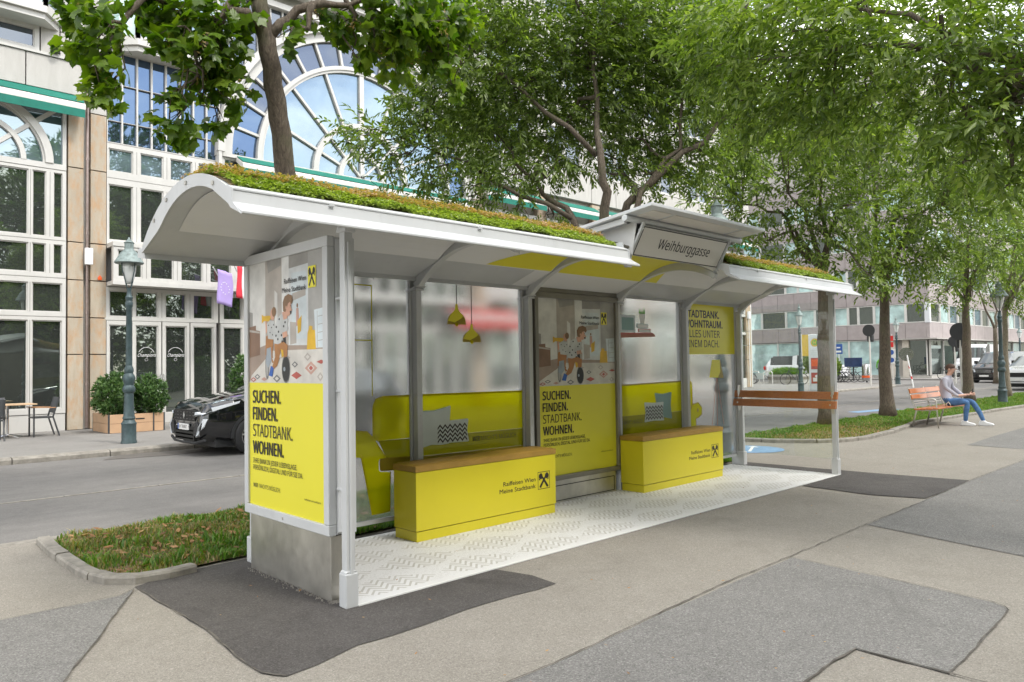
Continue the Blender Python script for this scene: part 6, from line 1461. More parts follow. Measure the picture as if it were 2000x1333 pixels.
tree('broad multi stemmed street tree behind the middle of the shelter', (6.45, 3.05, 0), [(6.45, 3.05, 0), (6.40, 3.0, 1.2), (6.35, 2.95, 2.3)],
     [(.10, (6.35, 2.95, 2.25), (5.95, 2.78, 3.2), (5.83, 2.69, 3.74), (5.69, 2.61, 4.37), (5.77, 2.75, 4.94), (5.8, 2.8, 6.2)), (.085, (6.38, 2.95, 2.1), (6.42, 2.85, 3.5), (6.49, 2.78, 3.92), (6.9, 2.35, 4.45), (7.58, 1.86, 5.15), (8.06, 1.6, 5.6)),
      (.08, (6.30, 2.98, 2.2), (5.75, 3.0, 3.2), (5.56, 3.05, 3.61), (5.41, 3.52, 4.05), (5.0, 3.7, 4.5)), (.06, (6.42, 2.9, 2.6), (6.58, 2.6, 4.06), (7.13, 2.22, 4.78), (7.2, 2.2, 6)), (.04, (5.56, 3.05, 3.61), (4.6, 3.8, 4.2), (3.6, 4.15, 4.6)), (.04, (5.7, 2.7, 4.5), (4.8, 3.4, 5.5), (4.1, 3.6, 5.9))],
     BL['A'] + EXT['A'], 370, 'leaf_tree', 12, temps=SPR, r_trunk=.19, group=None, extra_blobs=[(5.2, 3, 7.4, .8), (6.6, 2.8, 7.8, .8), (5.8, 5.2, 5.4, .8)])
tree('near tree whose long thin leaves reach in over the footway from the right', (5.2, -4.3, 0), [(5.2, -4.3, 0), (5.15, -4.2, 1.6), (5.0, -3.9, 2.9)],
     [(.09, (5.0, -3.9, 2.9), (4.55, -3.2, 3.4), (4.31, -2.74, 3.66), (4.51, -2.46, 3.8), (4.59, -2.22, 4.03), (4.64, -1.93, 4.29), (4.6, -1.2, 4.5)), (.06, (4.45, -3.0, 3.5), (4.34, -2.71, 3.85), (4.41, -2.38, 4.04), (4.46, -2.11, 4.31), (4.4, -1.5, 4.7)), (.08, (5.0, -3.9, 2.9), (5.2, -3.6, 4.4), (5.1, -2.6, 5.5), (5, -1, 5.8)), (.07, (5, -3.9, 3), (5.6, -4.4, 4.5), (5.9, -4.8, 5.6))],
     BL['N'], 380, 'leaf_tree_pale', 13, temps=SPRN, r_trunk=.17, extra_blobs=[(5.2, -3.9, 5.6, .9), (6.2, -4.6, 5.4, 1), (5.3, -5.3, 5.5, .9), (6.3, -3.4, 4.8, .6)])
def upper(x, y, z, r): return [(x, y, z, r), (x + r * .9, y + .3, z - .3, r * .8), (x - r * .7, y + .8, z - .2, r * .8), (x + .2, y + 1.1, z - .5, r * .7)]
for label, (x, y), k, dn, sd, up in (('street tree in the grass bed just right of the shelter end', (14.5, 3.3), 'T1', 95, 14, upper(14.5, 3.6, 7.6, 1.3)), ('second street tree in the right bed beside the timber bench', (17.85, 3.15), 'T2', 85, 15, upper(18.2, 3.2, 7.6, 1.5)),
                                     ('third street tree in the right bed in front of the dark van', (26.3, 3.5), 'T3', 62, 16, upper(26.3, 3.6, 8, 1.6)), ('slender pale barked tree in the right bed beside the old street lamp', (30.0, 3.2), 'T4', 55, 17, upper(30.5, 3.2, 8.6, 1.8))):
    b = BL[k]; zf = {'T1': 3.75, 'T2': 3.7, 'T3': 3.55, 'T4': 3.4}[k]
    fan = []
    for q in range(6):
        a = q * 1.05 + sd; bb = b[q % len(b)]
        fan.append((.07, (x + .0, y, zf - .2), (x + .25 * (bb[0] - x) + .15 * math.cos(a), y + .25 * (bb[1] - y) + .15 * math.sin(a), zf + .5), ((x + bb[0]) / 2, (y + bb[1]) / 2, (zf + bb[2]) / 2 + .5), (bb[0], bb[1], bb[2])))
    tree(label, (x, y, 0), [(x, y, 0), (x - .03, y + .02, 1.3), (x + .02, y, 2.5), (x, y, zf)], fan, b + EXT[k], dn, 'leaf_tree' if k != 'T2' else 'leaf_tree_pale', sd, 'bark' if k != 'T4' else 'bark_pale', SPRF, r_trunk=.165 if k != 'T4' else .12, extra_blobs=up)
# further trees down the avenue and across the street
for q, (x, y, z, r, label) in enumerate([(37, 3.2, 5.6, 2.2, 'avenue tree in the long bed beyond the pale barked tree'), (45, 3.2, 6, 2.4, 'avenue tree farther along the long bed on the right'), (36, -3.5, 5.8, 2.3, 'large tree over the right footway far down the avenue'), (47, 7.5, 6.6, 2.0, 'tree above the dark van at the street corner'), (76, 9.5, 7, 3.5, 'far tree in front of the long mauve clad facade')]):
    g = np.random.default_rng(40 + q); bl = [(x + g.normal(0, r * .5), y + g.normal(0, r * .4), z + g.normal(0, r * .3) + .4, r * g.uniform(.35, .6)) for _ in range(11)]
    tree(label, (x, y, 0), [(x, y, 0), (x, y, 1.6), (x, y, 3.2)], [(.08, (x, y, 3.1), (x + .6, y, 4.2), (bl[0][0], bl[0][1], bl[0][2])), (.08, (x, y, 3.1), (x - .5, y + .3, 4.2), (bl[1][0], bl[1][1], bl[1][2]))], bl, 34, 'leaf_tree', 50 + q, temps=SPRF, scale=(1.2, 2.0), r_trunk=.16)
# park trees across the way, behind the viewer, which the hotel windows mirror
BIG = [narrow_spray(gg, 8, .8, .36, .15) for _ in range(4)]
for q, (x, y, h, r) in enumerate([(-10, -15, 14, 5), (-2, -18, 17, 6), (5, -17, 16, 6), (13, -18.5, 17, 6.2), (22, -17.5, 16, 6), (32, -19, 16, 6), (-19, -17, 14, 5.5)]):
    g = np.random.default_rng(80 + q); bl = [(x + g.normal(0, r * .45), y + g.normal(0, r * .3), float(np.clip(h * .5 + g.normal(0, r * .75), 1.8, h)), r * g.uniform(.3, .5)) for _ in range(40)]
    tree(['second', 'third', 'fourth', 'fifth', 'sixth', 'seventh', 'first'][q] + ' park tree from the left across the footway opposite the shelter', (x, y, 0), [(x, y, 0), (x, y, 1.6), (x, y, 3)], [(.1, (x, y, 2.9), bl[0][:3])], bl, 22, 'leaf_backdrop', 90 + q, temps=BIG, group='park trees opposite the shelter', r_trunk=.2, twigs=0)
# ------------------------------------------------------------------ street lamps
def lamp(name, label, x, y, z=0, H=4.15, style='dome', group='old cast iron street lamps'):
    t = thing(name, label, 'street lamp', (x, y, z), group); k = H / 4.15
    m = MB(); m.lathe([(.15 , 0), (.15, .03), (.135, .06), (.135, .36), (.145, .40), (.12, .43), (.105, .47), (.12, .50), (.10, .56), (.09, .80), (.085, 1.0), (.115, 1.04), (.12, 1.10), (.09, 1.16), (.10, 1.22), (.12, 1.30), (.10, 1.36), (.075, 1.40), (.088, 1.44), (.088, 1.48), (.06, 1.56)], (x, y, z), 20)
    m.build('pedestal', 'lamp_paint', t, auto=True)
    m = MB(); m.lathe([(.062, 1.55), (.052, 2.72 * k), (.07, 2.75 * k), (.075, 2.82 * k), (.055, 2.86 * k), (.072, 2.93 * k), (.045, 2.98 * k), (.04, 3.08 * k), (.05, 3.12 * k)], (x, y, z), 16); m.build('shaft', 'lamp_paint', t, auto=True)
    m = MB()
    for a in (0, math.pi / 2, math.pi, 3 * math.pi / 2):
        c, s = math.cos(a + .4), math.sin(a + .4); R_ = .15 if style == 'dome' else .13
        m.tube([(x, y, z + 3.06 * k), (x + c * .06, y + s * .06, z + 3.16 * k), (x + c * .10, y + s * .10, z + 3.30 * k), (x + c * R_, y + s * R_, z + 3.46 * k), (x + c * (R_ + .02), y + s * (R_ + .02), z + 3.66 * k)], .010, 6)
    m.build('lantern_frame', 'lamp_paint', t, smooth=True)
    m = MB()
    if style == 'dome': m.lathe([(.035, 3.20 * k), (.07, 3.26 * k), (.11, 3.38 * k), (.13, 3.50 * k), (.135, 3.64 * k)], (x, y, z), 16)
    else: m.lathe([(.06, 3.14 * k), (.09, 3.2 * k), (.15, 3.5 * k), (.16, 3.58 * k)], (x, y, z), 8)
    m.build('globe', 'lamp_glass', t, smooth=style == 'dome')
    m = MB()
    if style == 'dome': m.lathe([(.26, 3.615 * k), (.275, 3.63 * k), (.26, 3.66 * k), (.21, 3.74 * k), (.16, 3.83 * k), (.10, 3.89 * k), (.085, 3.91 * k), (.085, 4.02 * k), (.10, 4.04 * k), (.06, 4.07 * k), (.02, 4.12 * k), (.015, 4.15 * k)], (x, y, z), 24)
    else: m.lathe([(.185, 3.57 * k), (.19, 3.60 * k), (.13, 3.72 * k), (.06, 3.84 * k), (.055, 3.92 * k), (.07, 3.95 * k), (.03, 4.02 * k), (.01, 4.15 * k)], (x, y, z), 12)
    m.build('lantern_roof', 'lamp_copper', t, auto=True)
    return t
simple('lamp_glass', (.62, .64, .62), .12, 0, .05, 5)
lamp('street_lamp', 'green cast iron lamp with domed hood in front of the wooden planters', 2.18, 12.02, .06)
lamp('street_lamp', 'cast iron lamp behind the shelter, its domed hood showing above the sign roof', 7.75, 2.0, .02, 4.02)
lamp('street_lamp', 'dark cast iron lamp with domed hood in the right bed beside the pale barked tree', 25.9, 2.42, .02, 4.0)
lamp('street_lamp', 'small tapered lantern lamp seen through the shelter end beside the white totem', 31.0, 11.6, .05, 4.1, 'tapered')
lamp('street_lamp', 'tapered lantern lamp standing before the mauve building between two round signs', 42.8, 11.4, .05, 3.95, 'tapered')
lamp('street_lamp', 'tapered lantern lamp above the dark van', 52.5, 10.6, .0, 3.75, 'tapered')
lamp('street_lamp', 'tapered lantern lamp at the right edge of the picture above the white car', 64, 9.9, .0, 3.9, 'tapered')

# ------------------------------------------------------------------ planters with laurel bushes
def wood_box(t, x0, y0, x1, y1, z1):
    z0 = .065; gp_ = .006; h = (z1 - z0) / 2
    for k in range(2):
        for a, b in (((x0, y0, 0), (x1, y0 + .02, 0)), ((x0, y1 - .02, 0), (x1, y1, 0)), ((x0, y0 + .021, 0), (x0 + .02, y1 - .021, 0)), ((x1 - .02, y0 + .021, 0), (x1, y1 - .021, 0))):
            m = MB(); m.box((a[0], a[1], z0 + k * h), (b[0], b[1], z0 + (k + 1) * h - gp_)); m.build('board', 'planter_wood', t, .003, seg=1)
    m = MB()
    for cx_, cy_ in ((x0, y0), (x1, y0), (x0, y1), (x1, y1)):
        sx = 1 if cx_ == x0 else -1; sy = 1 if cy_ == y0 else -1
        m.box((cx_ - sx * .004, cy_ - sy * .004, z0), (cx_ + sx * .03, cy_ - sy * .001, z1)); m.box((cx_ - sx * .004, cy_, z0), (cx_ - sx * .001, cy_ + sy * .03, z1))
    m.build('corner_strip', 'chair_metal', t)
    m = MB(); m.box((x0 + .022, y0 + .022, z0), (x1 - .022, y1 - .022, z1 - .05)); m.build('earth', 'soil', t)
def bush(label, cx_, cy_, cz_, rx, ry, rz, n, mat, seed, group, leaf=(.10, .034), cat='bush'):
    g = np.random.default_rng(seed); t = thing('bush', label, cat, (cx_, cy_, cz_ - rz), group)
    u = g.normal(0, 1, (n, 3)); u /= np.linalg.norm(u, axis=1)[:, None]; rad = g.random(n) ** .28
    wob = 1 + .13 * np.sin(u[:, 0] * 5 + seed) * np.cos(u[:, 1] * 4 + u[:, 2] * 5)
    P = np.array([cx_, cy_, cz_]) + u * (rad * wob)[:, None] * np.array([rx, ry, rz]); D = u + np.array([0, 0, .7])
    tm = []
    for _ in range(5):
        V = []; F = []
        for i in range(6):
            a = i * 1.05 + g.uniform(-.3, .3); el = g.uniform(.2, .9); d = np.array([math.cos(el), math.sin(el) * math.cos(a), math.sin(el) * math.sin(a)]); s_ = np.cross(d, g.normal(0, 1, 3)); s_ /= np.linalg.norm(s_); l = leaf[0] * g.uniform(.7, 1.2); w = leaf[1]; k = len(V)
            V += [np.zeros(3), d * l * .5 + s_ * w / 2, d * l, d * l * .5 - s_ * w / 2]; F += [(k, k + 1, k + 2), (k, k + 2, k + 3)]
        tm.append((np.array(V), np.array(F)))
    V, F = scatter(tm, P, rotm(g, D, n, .4), g.uniform(.8, 1.2, n), g)
    tag(raw('foliage', V, F, mat, t), kind='stuff')
    m = MB()
    for k in range(5): m.tube([(cx_ + g.uniform(-.05, .05), cy_ + g.uniform(-.05, .05), cz_ - rz), (cx_ + g.uniform(-.6, .6) * rx, cy_ + g.uniform(-.6, .6) * ry, cz_ + g.uniform(0, .6) * rz)], [.012, .004], 5)
    m.build('stems', 'bark', t); return t
t = thing('planter', 'long pale wooden planter with a leafy bush left of the street lamp', 'planter', (2.8, 15.4, .06), 'pale wooden planters'); wood_box(t, 2.56, 14.82, 3.06, 16.1, .50)
t = thing('planter', 'pale wooden planter with a hand slot right of the street lamp', 'planter', (3.4, 15.0, .06), 'pale wooden planters'); wood_box(t, 3.09, 14.80, 3.80, 15.3, .50)
m = MB(); m.box((3.14, 14.793, .36), (3.34, 14.797, .39)); m.build('hand_slot', 'dark_gap', t)
m = MB(); m.box((3.53, 14.790, .07), (3.56, 14.796, .50)); m.build('corner_strip', 'chair_metal', t)
bush('round glossy green bush in the planter left of the street lamp', 2.80, 15.25, .93, .46, .55, .52, 900, 'leaf_laurel', 61, 'laurel bushes in wooden planters')
bush('round glossy green bush in the planter right of the street lamp', 3.52, 15.05, .90, .40, .40, .50, 760, 'leaf_laurel', 62, 'laurel bushes in wooden planters')
t = thing('planter', 'pale wooden planter standing beyond the bonnet of the black car', 'planter', (6.0, 15.4, .06), 'pale wooden planters'); wood_box(t, 5.75, 15.1, 6.4, 15.7, .5)
bush('narrow pale green shrub behind the black car beside the advert case', 6.05, 15.4, 1.15, .35, .35, .75, 620, 'leaf_laurel', 63, 'laurel bushes in wooden planters')

# ------------------------------------------------------------------ cafe furniture
t = thing('cafe_table', 'oak topped cafe table on a chrome cross base in front of the arched window', 'table', (.55, 15.55, .06))
m = MB()
for k in range(4): m2 = MB(); m2.box((-.15, 15.18 + k * .185, .79), (1.22, 15.18 + k * .185 + .178, .815)); m2.build('board', 'table_wood', t, .003, seg=1)
for x in (.72,): 
    m = MB(); m.tube([(x, 15.55, .12), (x, 15.55, .79)], .028, 10); m.build('column', 'chrome', t)
    m = MB()
    for a in (.5, .5 + math.pi / 2, .5 + math.pi, .5 + 1.5 * math.pi): m.tube([(x, 15.55, .13), (x + .2 * math.cos(a), 15.55 + .2 * math.sin(a), .11), (x + .36 * math.cos(a), 15.55 + .36 * math.sin(a), .075)], [.022, .018, .014], 8)
    m.build('foot', 'chrome', t)
def cafe_chair(label, x, y, rz, group):
    t = thing('cafe_chair', label, 'chair', (x, y, .06), group, 0)
    def P(a, b, c): return (x + a * math.cos(rz) - b * math.sin(rz), y + a * math.sin(rz) + b * math.cos(rz), .06 + c)
    for s in (-1, 1):
        m = MB(); m.bar(P(.24 * s, .20, 0), P(.24 * s, .20, .66), .03, .03); m.build('leg', 'chair_metal', t)
        m = MB(); m.bar(P(.24 * s, -.30, 0), P(.24 * s, -.17, .44), .03, .03); m.bar(P(.24 * s, -.17, .44), P(.24 * s, -.29, .88), .03, .03); m.build('leg', 'chair_metal', t)
        m = MB(); m.bar(P(.24 * s, .26, .665), P(.24 * s, -.22, .645), .045, .022); m.build('armrest', 'teak', t, .004)
    m = MB(); m.bar(P(-.24, .20, .43), P(.24, .20, .43), .03); m.bar(P(-.24, -.17, .43), P(.24, -.17, .43), .03); m.bar(P(-.24, -.17, .43), P(-.24, .20, .43), .03); m.bar(P(.24, -.17, .43), P(.24, .20, .43), .03); m.build('seat_frame', 'chair_metal', t)
    m = MB(); m.add([P(-.22, .19, .445), P(.22, .19, .445), P(.22, -.16, .44), P(-.22, -.16, .44), P(-.22, .19, .435), P(.22, .19, .435), P(.22, -.16, .43), P(-.22, -.16, .43)], [(0, 1, 2, 3), (7, 6, 5, 4), (0, 4, 5, 1), (2, 6, 7, 3)]); m.build('seat', 'chair_fabric', t)
    m = MB(); m.add([P(-.225, -.19, .52), P(.225, -.19, .52), P(.225, -.285, .88), P(-.225, -.285, .88), P(-.225, -.20, .52), P(.225, -.20, .52), P(.225, -.295, .88), P(-.225, -.295, .88)], [(0, 1, 2, 3), (7, 6, 5, 4), (3, 2, 6, 7), (0, 4, 5, 1)]); m.build('backrest', 'chair_fabric', t); return t
cafe_chair('dark woven cafe chair with teak armrests at the right end of the oak table', 1.38, 15.55, math.pi / 2, 'dark woven cafe chairs')
cafe_chair('dark woven cafe chair pushed in on the near left side of the oak table', .30, 15.05, .0, 'dark woven cafe chairs')
cafe_chair('dark woven cafe chair on the window side of the oak table', .55, 16.1, math.pi, 'dark woven cafe chairs')

# ------------------------------------------------------------------ vehicles
def car(label, cat, loc, rz, L_, W, prof, mat, z_belt, wheels, wr=.33, glass_from=None, plate='', group=None, name='car', roofw=.78, belt=None, front=None, dark_low=True, arch='car_plastic', rear_glass_mat='car_glass'):
    """prof: list of (x from the front, z top). Cabin where the top rises above the belt line. Built nose towards -X at the origin."""
    t = thing(name, label, cat, loc, group, rz)
    def body_z(x):
        for (a, za), (b, zb) in zip(prof[:-1], prof[1:]):
            if a <= x <= b: return za + (zb - za) * (x - a) / (b - a + 1e-9)
        return prof[-1][1]
    WL[t.name] = Vector((0, 0, 0))
    xs = sorted({round(v, 3) for v in [p[0] for p in prof] + list(np.linspace(0, L_, 34))})
    def hw(x):    # half width in plan: rounded nose and tail
        e = min(x, L_ - x); return W / 2 * (1 - .22 * max(0, 1 - e / .55) ** 2.2)
    sec = []
    for x in xs:
        zt = body_z(x); w = hw(x); bz = min(zt, belt(x) if belt else z_belt)
        e = min(x, L_ - x); zb = .22 + .12 * max(0, 1 - e / .5) ** 2
        cab = zt > bz + .03
        tw = w * (.86 if not cab else (roofw + (.90 - roofw) * max(0, 1 - (zt - bz) / .5) ))
        zc = zt + (.03 if not cab else .02)
        sec.append([(w * .80, zb), (w * .97, zb + .10), (w, (zb + bz) * .52), (w * .985, bz - .10), (w * .93, bz if cab else bz - .015), (tw, zt - (.03 if cab else .0)), (tw * .80, zt + (.0 if cab else .008)), (0, zc)])
    K = 8; V = []; 
    for x, s_ in zip(xs, sec):
        V += [(x, -a, z) for a, z in s_] + [(x, a, z) for a, z in s_[:-1][::-1]]
    NN = 2 * K - 1; F = []; G = []; FM = []
    for i in range(len(xs) - 1):
        zt0, zt1 = body_z(xs[i]), body_z(xs[i + 1]); b0, b1 = (belt(xs[i]), belt(xs[i + 1])) if belt else (z_belt, z_belt)
        cab0, cab1 = zt0 > b0 + .03, zt1 > b1 + .03
        for k in range(NN - 1):
            q = (i * NN + k, (i + 1) * NN + k, (i + 1) * NN + k + 1, i * NN + k + 1); kk = k if k < K - 1 else NN - 2 - k
            slope_ = abs(zt1 - zt0) / (xs[i + 1] - xs[i])
            gl = False
            if glass_from:
                for (g0, g1) in glass_from['side']:
                    if cab0 and cab1 and kk == 4 and g0 <= xs[i] and xs[i + 1] <= g1: gl = True
                for (g0, g1) in glass_from['screen']:
                    if kk in (5, 6) and xs[i] >= g0 - .01 and xs[i + 1] <= g1 + .01: gl = True
            (G if gl else F).append(q)
    F.append(tuple(range(NN))[::-1]); F.append(tuple(range((len(xs) - 1) * NN, len(xs) * NN)))
    m = MB(); m.add(V, F); b = m.build('body', mat, t, smooth=True, auto=True)
    if G:
        us = sorted({i for q in G for i in q}); mp_ = {i: k for k, i in enumerate(us)}
        m = MB(); m.add([V[i] for i in us], [tuple(mp_[i] for i in q) for q in G]); m.build('windows', rear_glass_mat, t, smooth=True)
    # pillars and window trims
    m = MB(); m.box((.25, -W / 2 + .12, .16), (L_ - .25, W / 2 - .12, .30)); m.build('underbody', 'car_plastic', t)
    for wx in wheels:
        for s in (-1, 1):
            yy = s * (W / 2 - .005)
            m = MB(); N = 20
            for k in range(N):    # wheel arch ring
                a0, a1 = math.pi * (k / N * 1.16 - .08), math.pi * ((k + 1) / N * 1.16 - .08)
                if -.02 > math.sin(a0) * wr: continue
                q = [(wx + r * math.cos(a), wr + r * math.sin(a)) for r, a in ((wr * 1.06, a0), (wr * 1.22, a0), (wr * 1.22, a1), (wr * 1.06, a1))]
                m.prism(q, lambda u, v, t_: (u, yy - s * .06 + s * t_, v), .075)
            m.build('wheel_arch', arch, t)
            m = MB(); m.prism([(wx + wr * 1.08 * math.cos(2 * math.pi * k / 24), max(.2, wr + wr * 1.08 * math.sin(2 * math.pi * k / 24))) for k in range(24)], lambda u, v, t_: (u, yy - s * .10 + s * t_, v), .098); m.build('wheel_well', 'dark_gap', t)
            wh = thing('wheel', None, None, (0, 0, 0)); wh.parent = t; WL[wh.name] = Vector((0, 0, 0)); del_ = 0
            m = MB(); prof_t = [(wr * .66, -.09), (wr * .93, -.10), (wr, -.07), (wr, .07), (wr * .93, .10), (wr * .66, .09)]
            vs = []; fs = []; n2 = 28
            for r, d in prof_t:
                for k in range(n2): a = 2 * math.pi * k / n2; vs.append((wx + r * math.cos(a), yy - s * .06 + s * d, wr + r * math.sin(a)))
            for i in range(5):
                for k in range(n2): fs.append((i * n2 + k, i * n2 + (k + 1) % n2, (i + 1) * n2 + (k + 1) % n2, (i + 1) * n2 + k))
            m.add(vs, fs); m.build('tyre', 'tyre', wh, smooth=True)
            m = MB(); yo = yy + s * .015
            for k in range(5):
                a = 2 * math.pi * k / 5 + .3
                for da in (-.17, .17): m.bar((wx + .05 * math.cos(a), yo, wr + .05 * math.sin(a)), (wx + wr * .66 * math.cos(a + da), yo, wr + wr * .66 * math.sin(a + da)), .035, .03, up=(0, 1, 0))
            vs = []; fs = []
            for r, d in ((wr * .69, .01), (wr * .62, .015), (wr * .62, -.05), (wr * .69, -.05)):
                for k in range(n2): a = 2 * math.pi * k / n2; vs.append((wx + r * math.cos(a), yo + s * d - s * .01, wr + r * math.sin(a)))
            for i in range(4):
                for k in range(n2): fs.append((i * n2 + k, i * n2 + (k + 1) % n2, ((i + 1) % 4) * n2 + (k + 1) % n2, ((i + 1) % 4) * n2 + k))
            m.add(vs, fs); m.lathe([(.001, 0)], (0, 0, 0), 3) if False else None
            m.build('rim', 'chrome', wh)
    return t, body_z, hw
def quad(t, name, pts, mat, th=.012):
    """small solid patch standing slightly proud of a car's nose (which faces -X)"""
    m = MB(); n = len(pts); m.add([tuple(p) for p in pts] + [(p[0] + .06, p[1], p[2]) for p in pts], [tuple(range(n)), tuple(range(n, 2 * n))[::-1]] + [(i, n + i, n + (i + 1) % n, (i + 1) % n) for i in range(n)])
    return m.build(name, mat, t)
def nose(t, hw_, y, z, o=.015):
    """x of the bumper surface at width y"""
    for i in range(60):
        x = i * .01
        if hw_(x) >= abs(y): return x - o
    return .3
# black hatchback parked in front of the hotel
prof = [(0, .62), (.03, .80), (.12, .93), (.55, 1.03), (1.05, 1.10), (1.25, 1.14), (1.95, 1.50), (2.5, 1.57), (3.3, 1.55), (3.95, 1.45), (4.25, 1.15), (4.33, .95), (4.38, .6)]
t, bz_, hw_ = car('glossy black compact car parked at the kerb before the hotel doors', 'car', (2.48, 9.82, -.03), 0, 4.38, 1.80, prof, 'car_black', 1.06, (.88, 3.52), .335, {'side': [(1.55, 3.95)], 'screen': [(1.25, 1.96), (3.95, 4.26)]}, belt=lambda x: .92 + .14 * min(1, x / 1.2))
def facep(y, z, o=.0):
    """nose point: x depends on y (rounded plan) and a slight rake over height"""
    x = 0
    for i in range(80):
        x = i * .01
        if hw_(x) * .985 >= abs(y): break
    return (x - .012 - o, y, z)
def patch(t, name, pts, mat, o=0.0, n=1): 
    return quad(t, name, [facep(y, z, o) for y, z in pts], mat)
for s in (-1, 1):
    hl = patch(t, 'headlight', [(s * .50, .70), (s * .74, .72), (s * .84, .80), (s * .80, .86), (s * .52, .80)][::s], 'car_glass', .012)
    q = patch(hl, 'lens', [(s * .54, .735), (s * .74, .75), (s * .81, .81), (s * .56, .785)][::s], 'lens_glow', .02)
    m = MB(); m.add([(.16, s * .86, .80), (.62, s * .905, .93), (.64, s * .905, .97), (.14, s * .85, .87)], [(0, 1, 2, 3) if s < 0 else (3, 2, 1, 0)]); m.build('headlight', 'lens_glow', t)
    patch(t, 'daylight', [(s * .60, .36), (s * .63, .37), (s * .74, .53), (s * .78, .67), (s * .74, .67), (s * .69, .53)][::s], 'lens_glow', .02)
    patch(t, 'corner_trim', [(s * .46, .38), (s * .58, .36), (s * .68, .52), (s * .58, .62), (s * .52, .60)][::s], 'car_plastic', .01)
    m = MB(); m.box((1.55, s * .92, 1.08), (1.68, s * 1.08, 1.20)); m.build('mirror', 'car_black', t, .03)
m = MB()
for k in range(7):
    y = -.44 + k * .1467
    for z in (.66, .72, .78): x = facep(y, z)[0]; m.box((x - .006, y - .05, z - .007), (x + .02, y + .05, z + .007))
patch(t, 'grille_field', [(-.50, .62), (.50, .62), (.50, .82), (-.50, .82)], 'dark_gap'); m.build('grille', 'chrome_dark', t)
m = MB()
for k in range(3): m.box((-.012, -.42, .30 + k * .07), (.02, .42, .325 + k * .07))
patch(t, 'lower_intake', [(-.46, .27), (.46, .27), (.46, .52), (-.46, .52)], 'dark_gap'); m.build('intake_slat', 'car_plastic', t)
m = MB(); m.box((-.035, -.26, .46), (-.02, .26, .57)); pl_ = m.build('number_plate', 'white_ink', t); m = MB(); m.box((-.0362, .21, .46), (-.0352, .26, .57)); m.build('plate_band', 'blue_paint', pl_)
lettering('W 784WT', (-.0365, .19, .485), (0, -1, 0), (0, 0, 1), .06, 'black_ink', pl_, .38)
m = MB(); m.add([(-.02, 0, .655), (-.02, .045, .72), (-.02, 0, .785), (-.02, -.045, .72)], [(0, 1, 2, 3)]); m.build('badge', 'chrome', t)
m = MB(); m.tube([(.05, -.80, .30), (.0, -.5, .24), (-.02, 0, .235), (.0, .5, .24), (.05, .80, .30)], .025, 6); m.build('bumper_lip', 'car_plastic', t)
# dark people carrier and white car on the far right road
prof = [(0, .55), (.04, .80), (.15, .95), (.75, 1.12), (1.05, 1.20), (1.75, 1.80), (2.1, 1.90), (4.3, 1.90), (4.6, 1.80), (4.75, .9), (4.8, .6)]
t, bz_, hw_ = car('black people carrier with its headlights facing us on the far road', 'van', (48.9, 8.6, -.03), -.18, 4.8, 1.9, prof, 'car_black', 1.15, (.95, 3.9), .34, {'side': [(1.7, 4.4)], 'screen': [(1.05, 1.76)]}, name='van', roofw=.86)
patch(t, 'grille', [(-.42, .62), (.42, .62), (.46, .80), (-.46, .80)], 'dark_gap'); m = MB()
for k in range(4): m.box((-.03, -.42, .64 + k * .045), (.0, .42, .652 + k * .045))
m.lathe([(.06, 0)], (0, 0, 0), 3) if False else None; m.build('grille_bar', 'chrome', t)
for s in (-1, 1): patch(t, 'headlight', [(s * .48, .66), (s * .82, .68), (s * .84, .86), (s * .52, .82)][::s], 'lens_glow', .01)
m = MB(); m.box((-.04, -.26, .38), (-.02, .26, .49)); m.build('number_plate', 'white_ink', t)
for s in (-1, 1): m = MB(); m.box((1.3, s * .95, 1.15), (1.45, s * 1.15, 1.35)); m.build('mirror', 'car_black', t, .03)
prof = [(0, .60), (.03, .82), (.12, .96), (.9, 1.06), (1.15, 1.12), (1.85, 1.58), (2.4, 1.66), (3.6, 1.62), (4.25, 1.45), (4.5, 1.1), (4.6, .6)]
t, bz_, hw_ = car('white sport utility car cut by the right edge of the picture', 'car', (37.6, 4.55, -.03), -.22, 4.6, 1.86, prof, 'car_white', 1.05, (.92, 3.7), .36, {'side': [(1.5, 4.2)], 'screen': [(1.15, 1.86)]}, arch='car_plastic')
patch(t, 'grille', [(-.45, .62), (.45, .62), (.48, .82), (-.48, .82)], 'dark_gap'); patch(t, 'lower_intake', [(-.75, .28), (.75, .28), (.62, .42), (-.62, .42)], 'car_plastic')
for s in (-1, 1): patch(t, 'headlight', [(s * .50, .70), (s * .84, .74), (s * .86, .86), (s * .54, .82)][::s], 'car_glass', .01)
m = MB(); m.box((-.04, -.26, .46), (-.02, .26, .57)); m.build('number_plate', 'white_ink', t)
# white van added as a solid stand-in for a reflection in the corner glass
prof = [(0, .5), (.05, .95), (.2, 1.10), (.7, 1.25), (1.5, 2.25), (1.9, 2.5), (5.6, 2.5), (5.65, .5)]
t, bz_, hw_ = car('white high roofed panel van standing in for a reflection in the glass corner of the mauve building', 'van', (61.5, 12.9, .05), -.06, 5.65, 2.0, prof, 'car_white', 1.25, (.95, 4.5), .34, {'side': [(1.3, 2.4)], 'screen': [(.8, 1.5)]}, name='van', roofw=.92)
for s in (-1, 1): patch(t, 'headlight', [(s * .62, .78), (s * .90, .80), (s * .92, 1.0), (s * .72, .96)][::s], 'lens_glow', .01)
patch(t, 'grille', [(-.50, .55), (.50, .55), (.55, .85), (-.55, .85)], 'car_plastic')
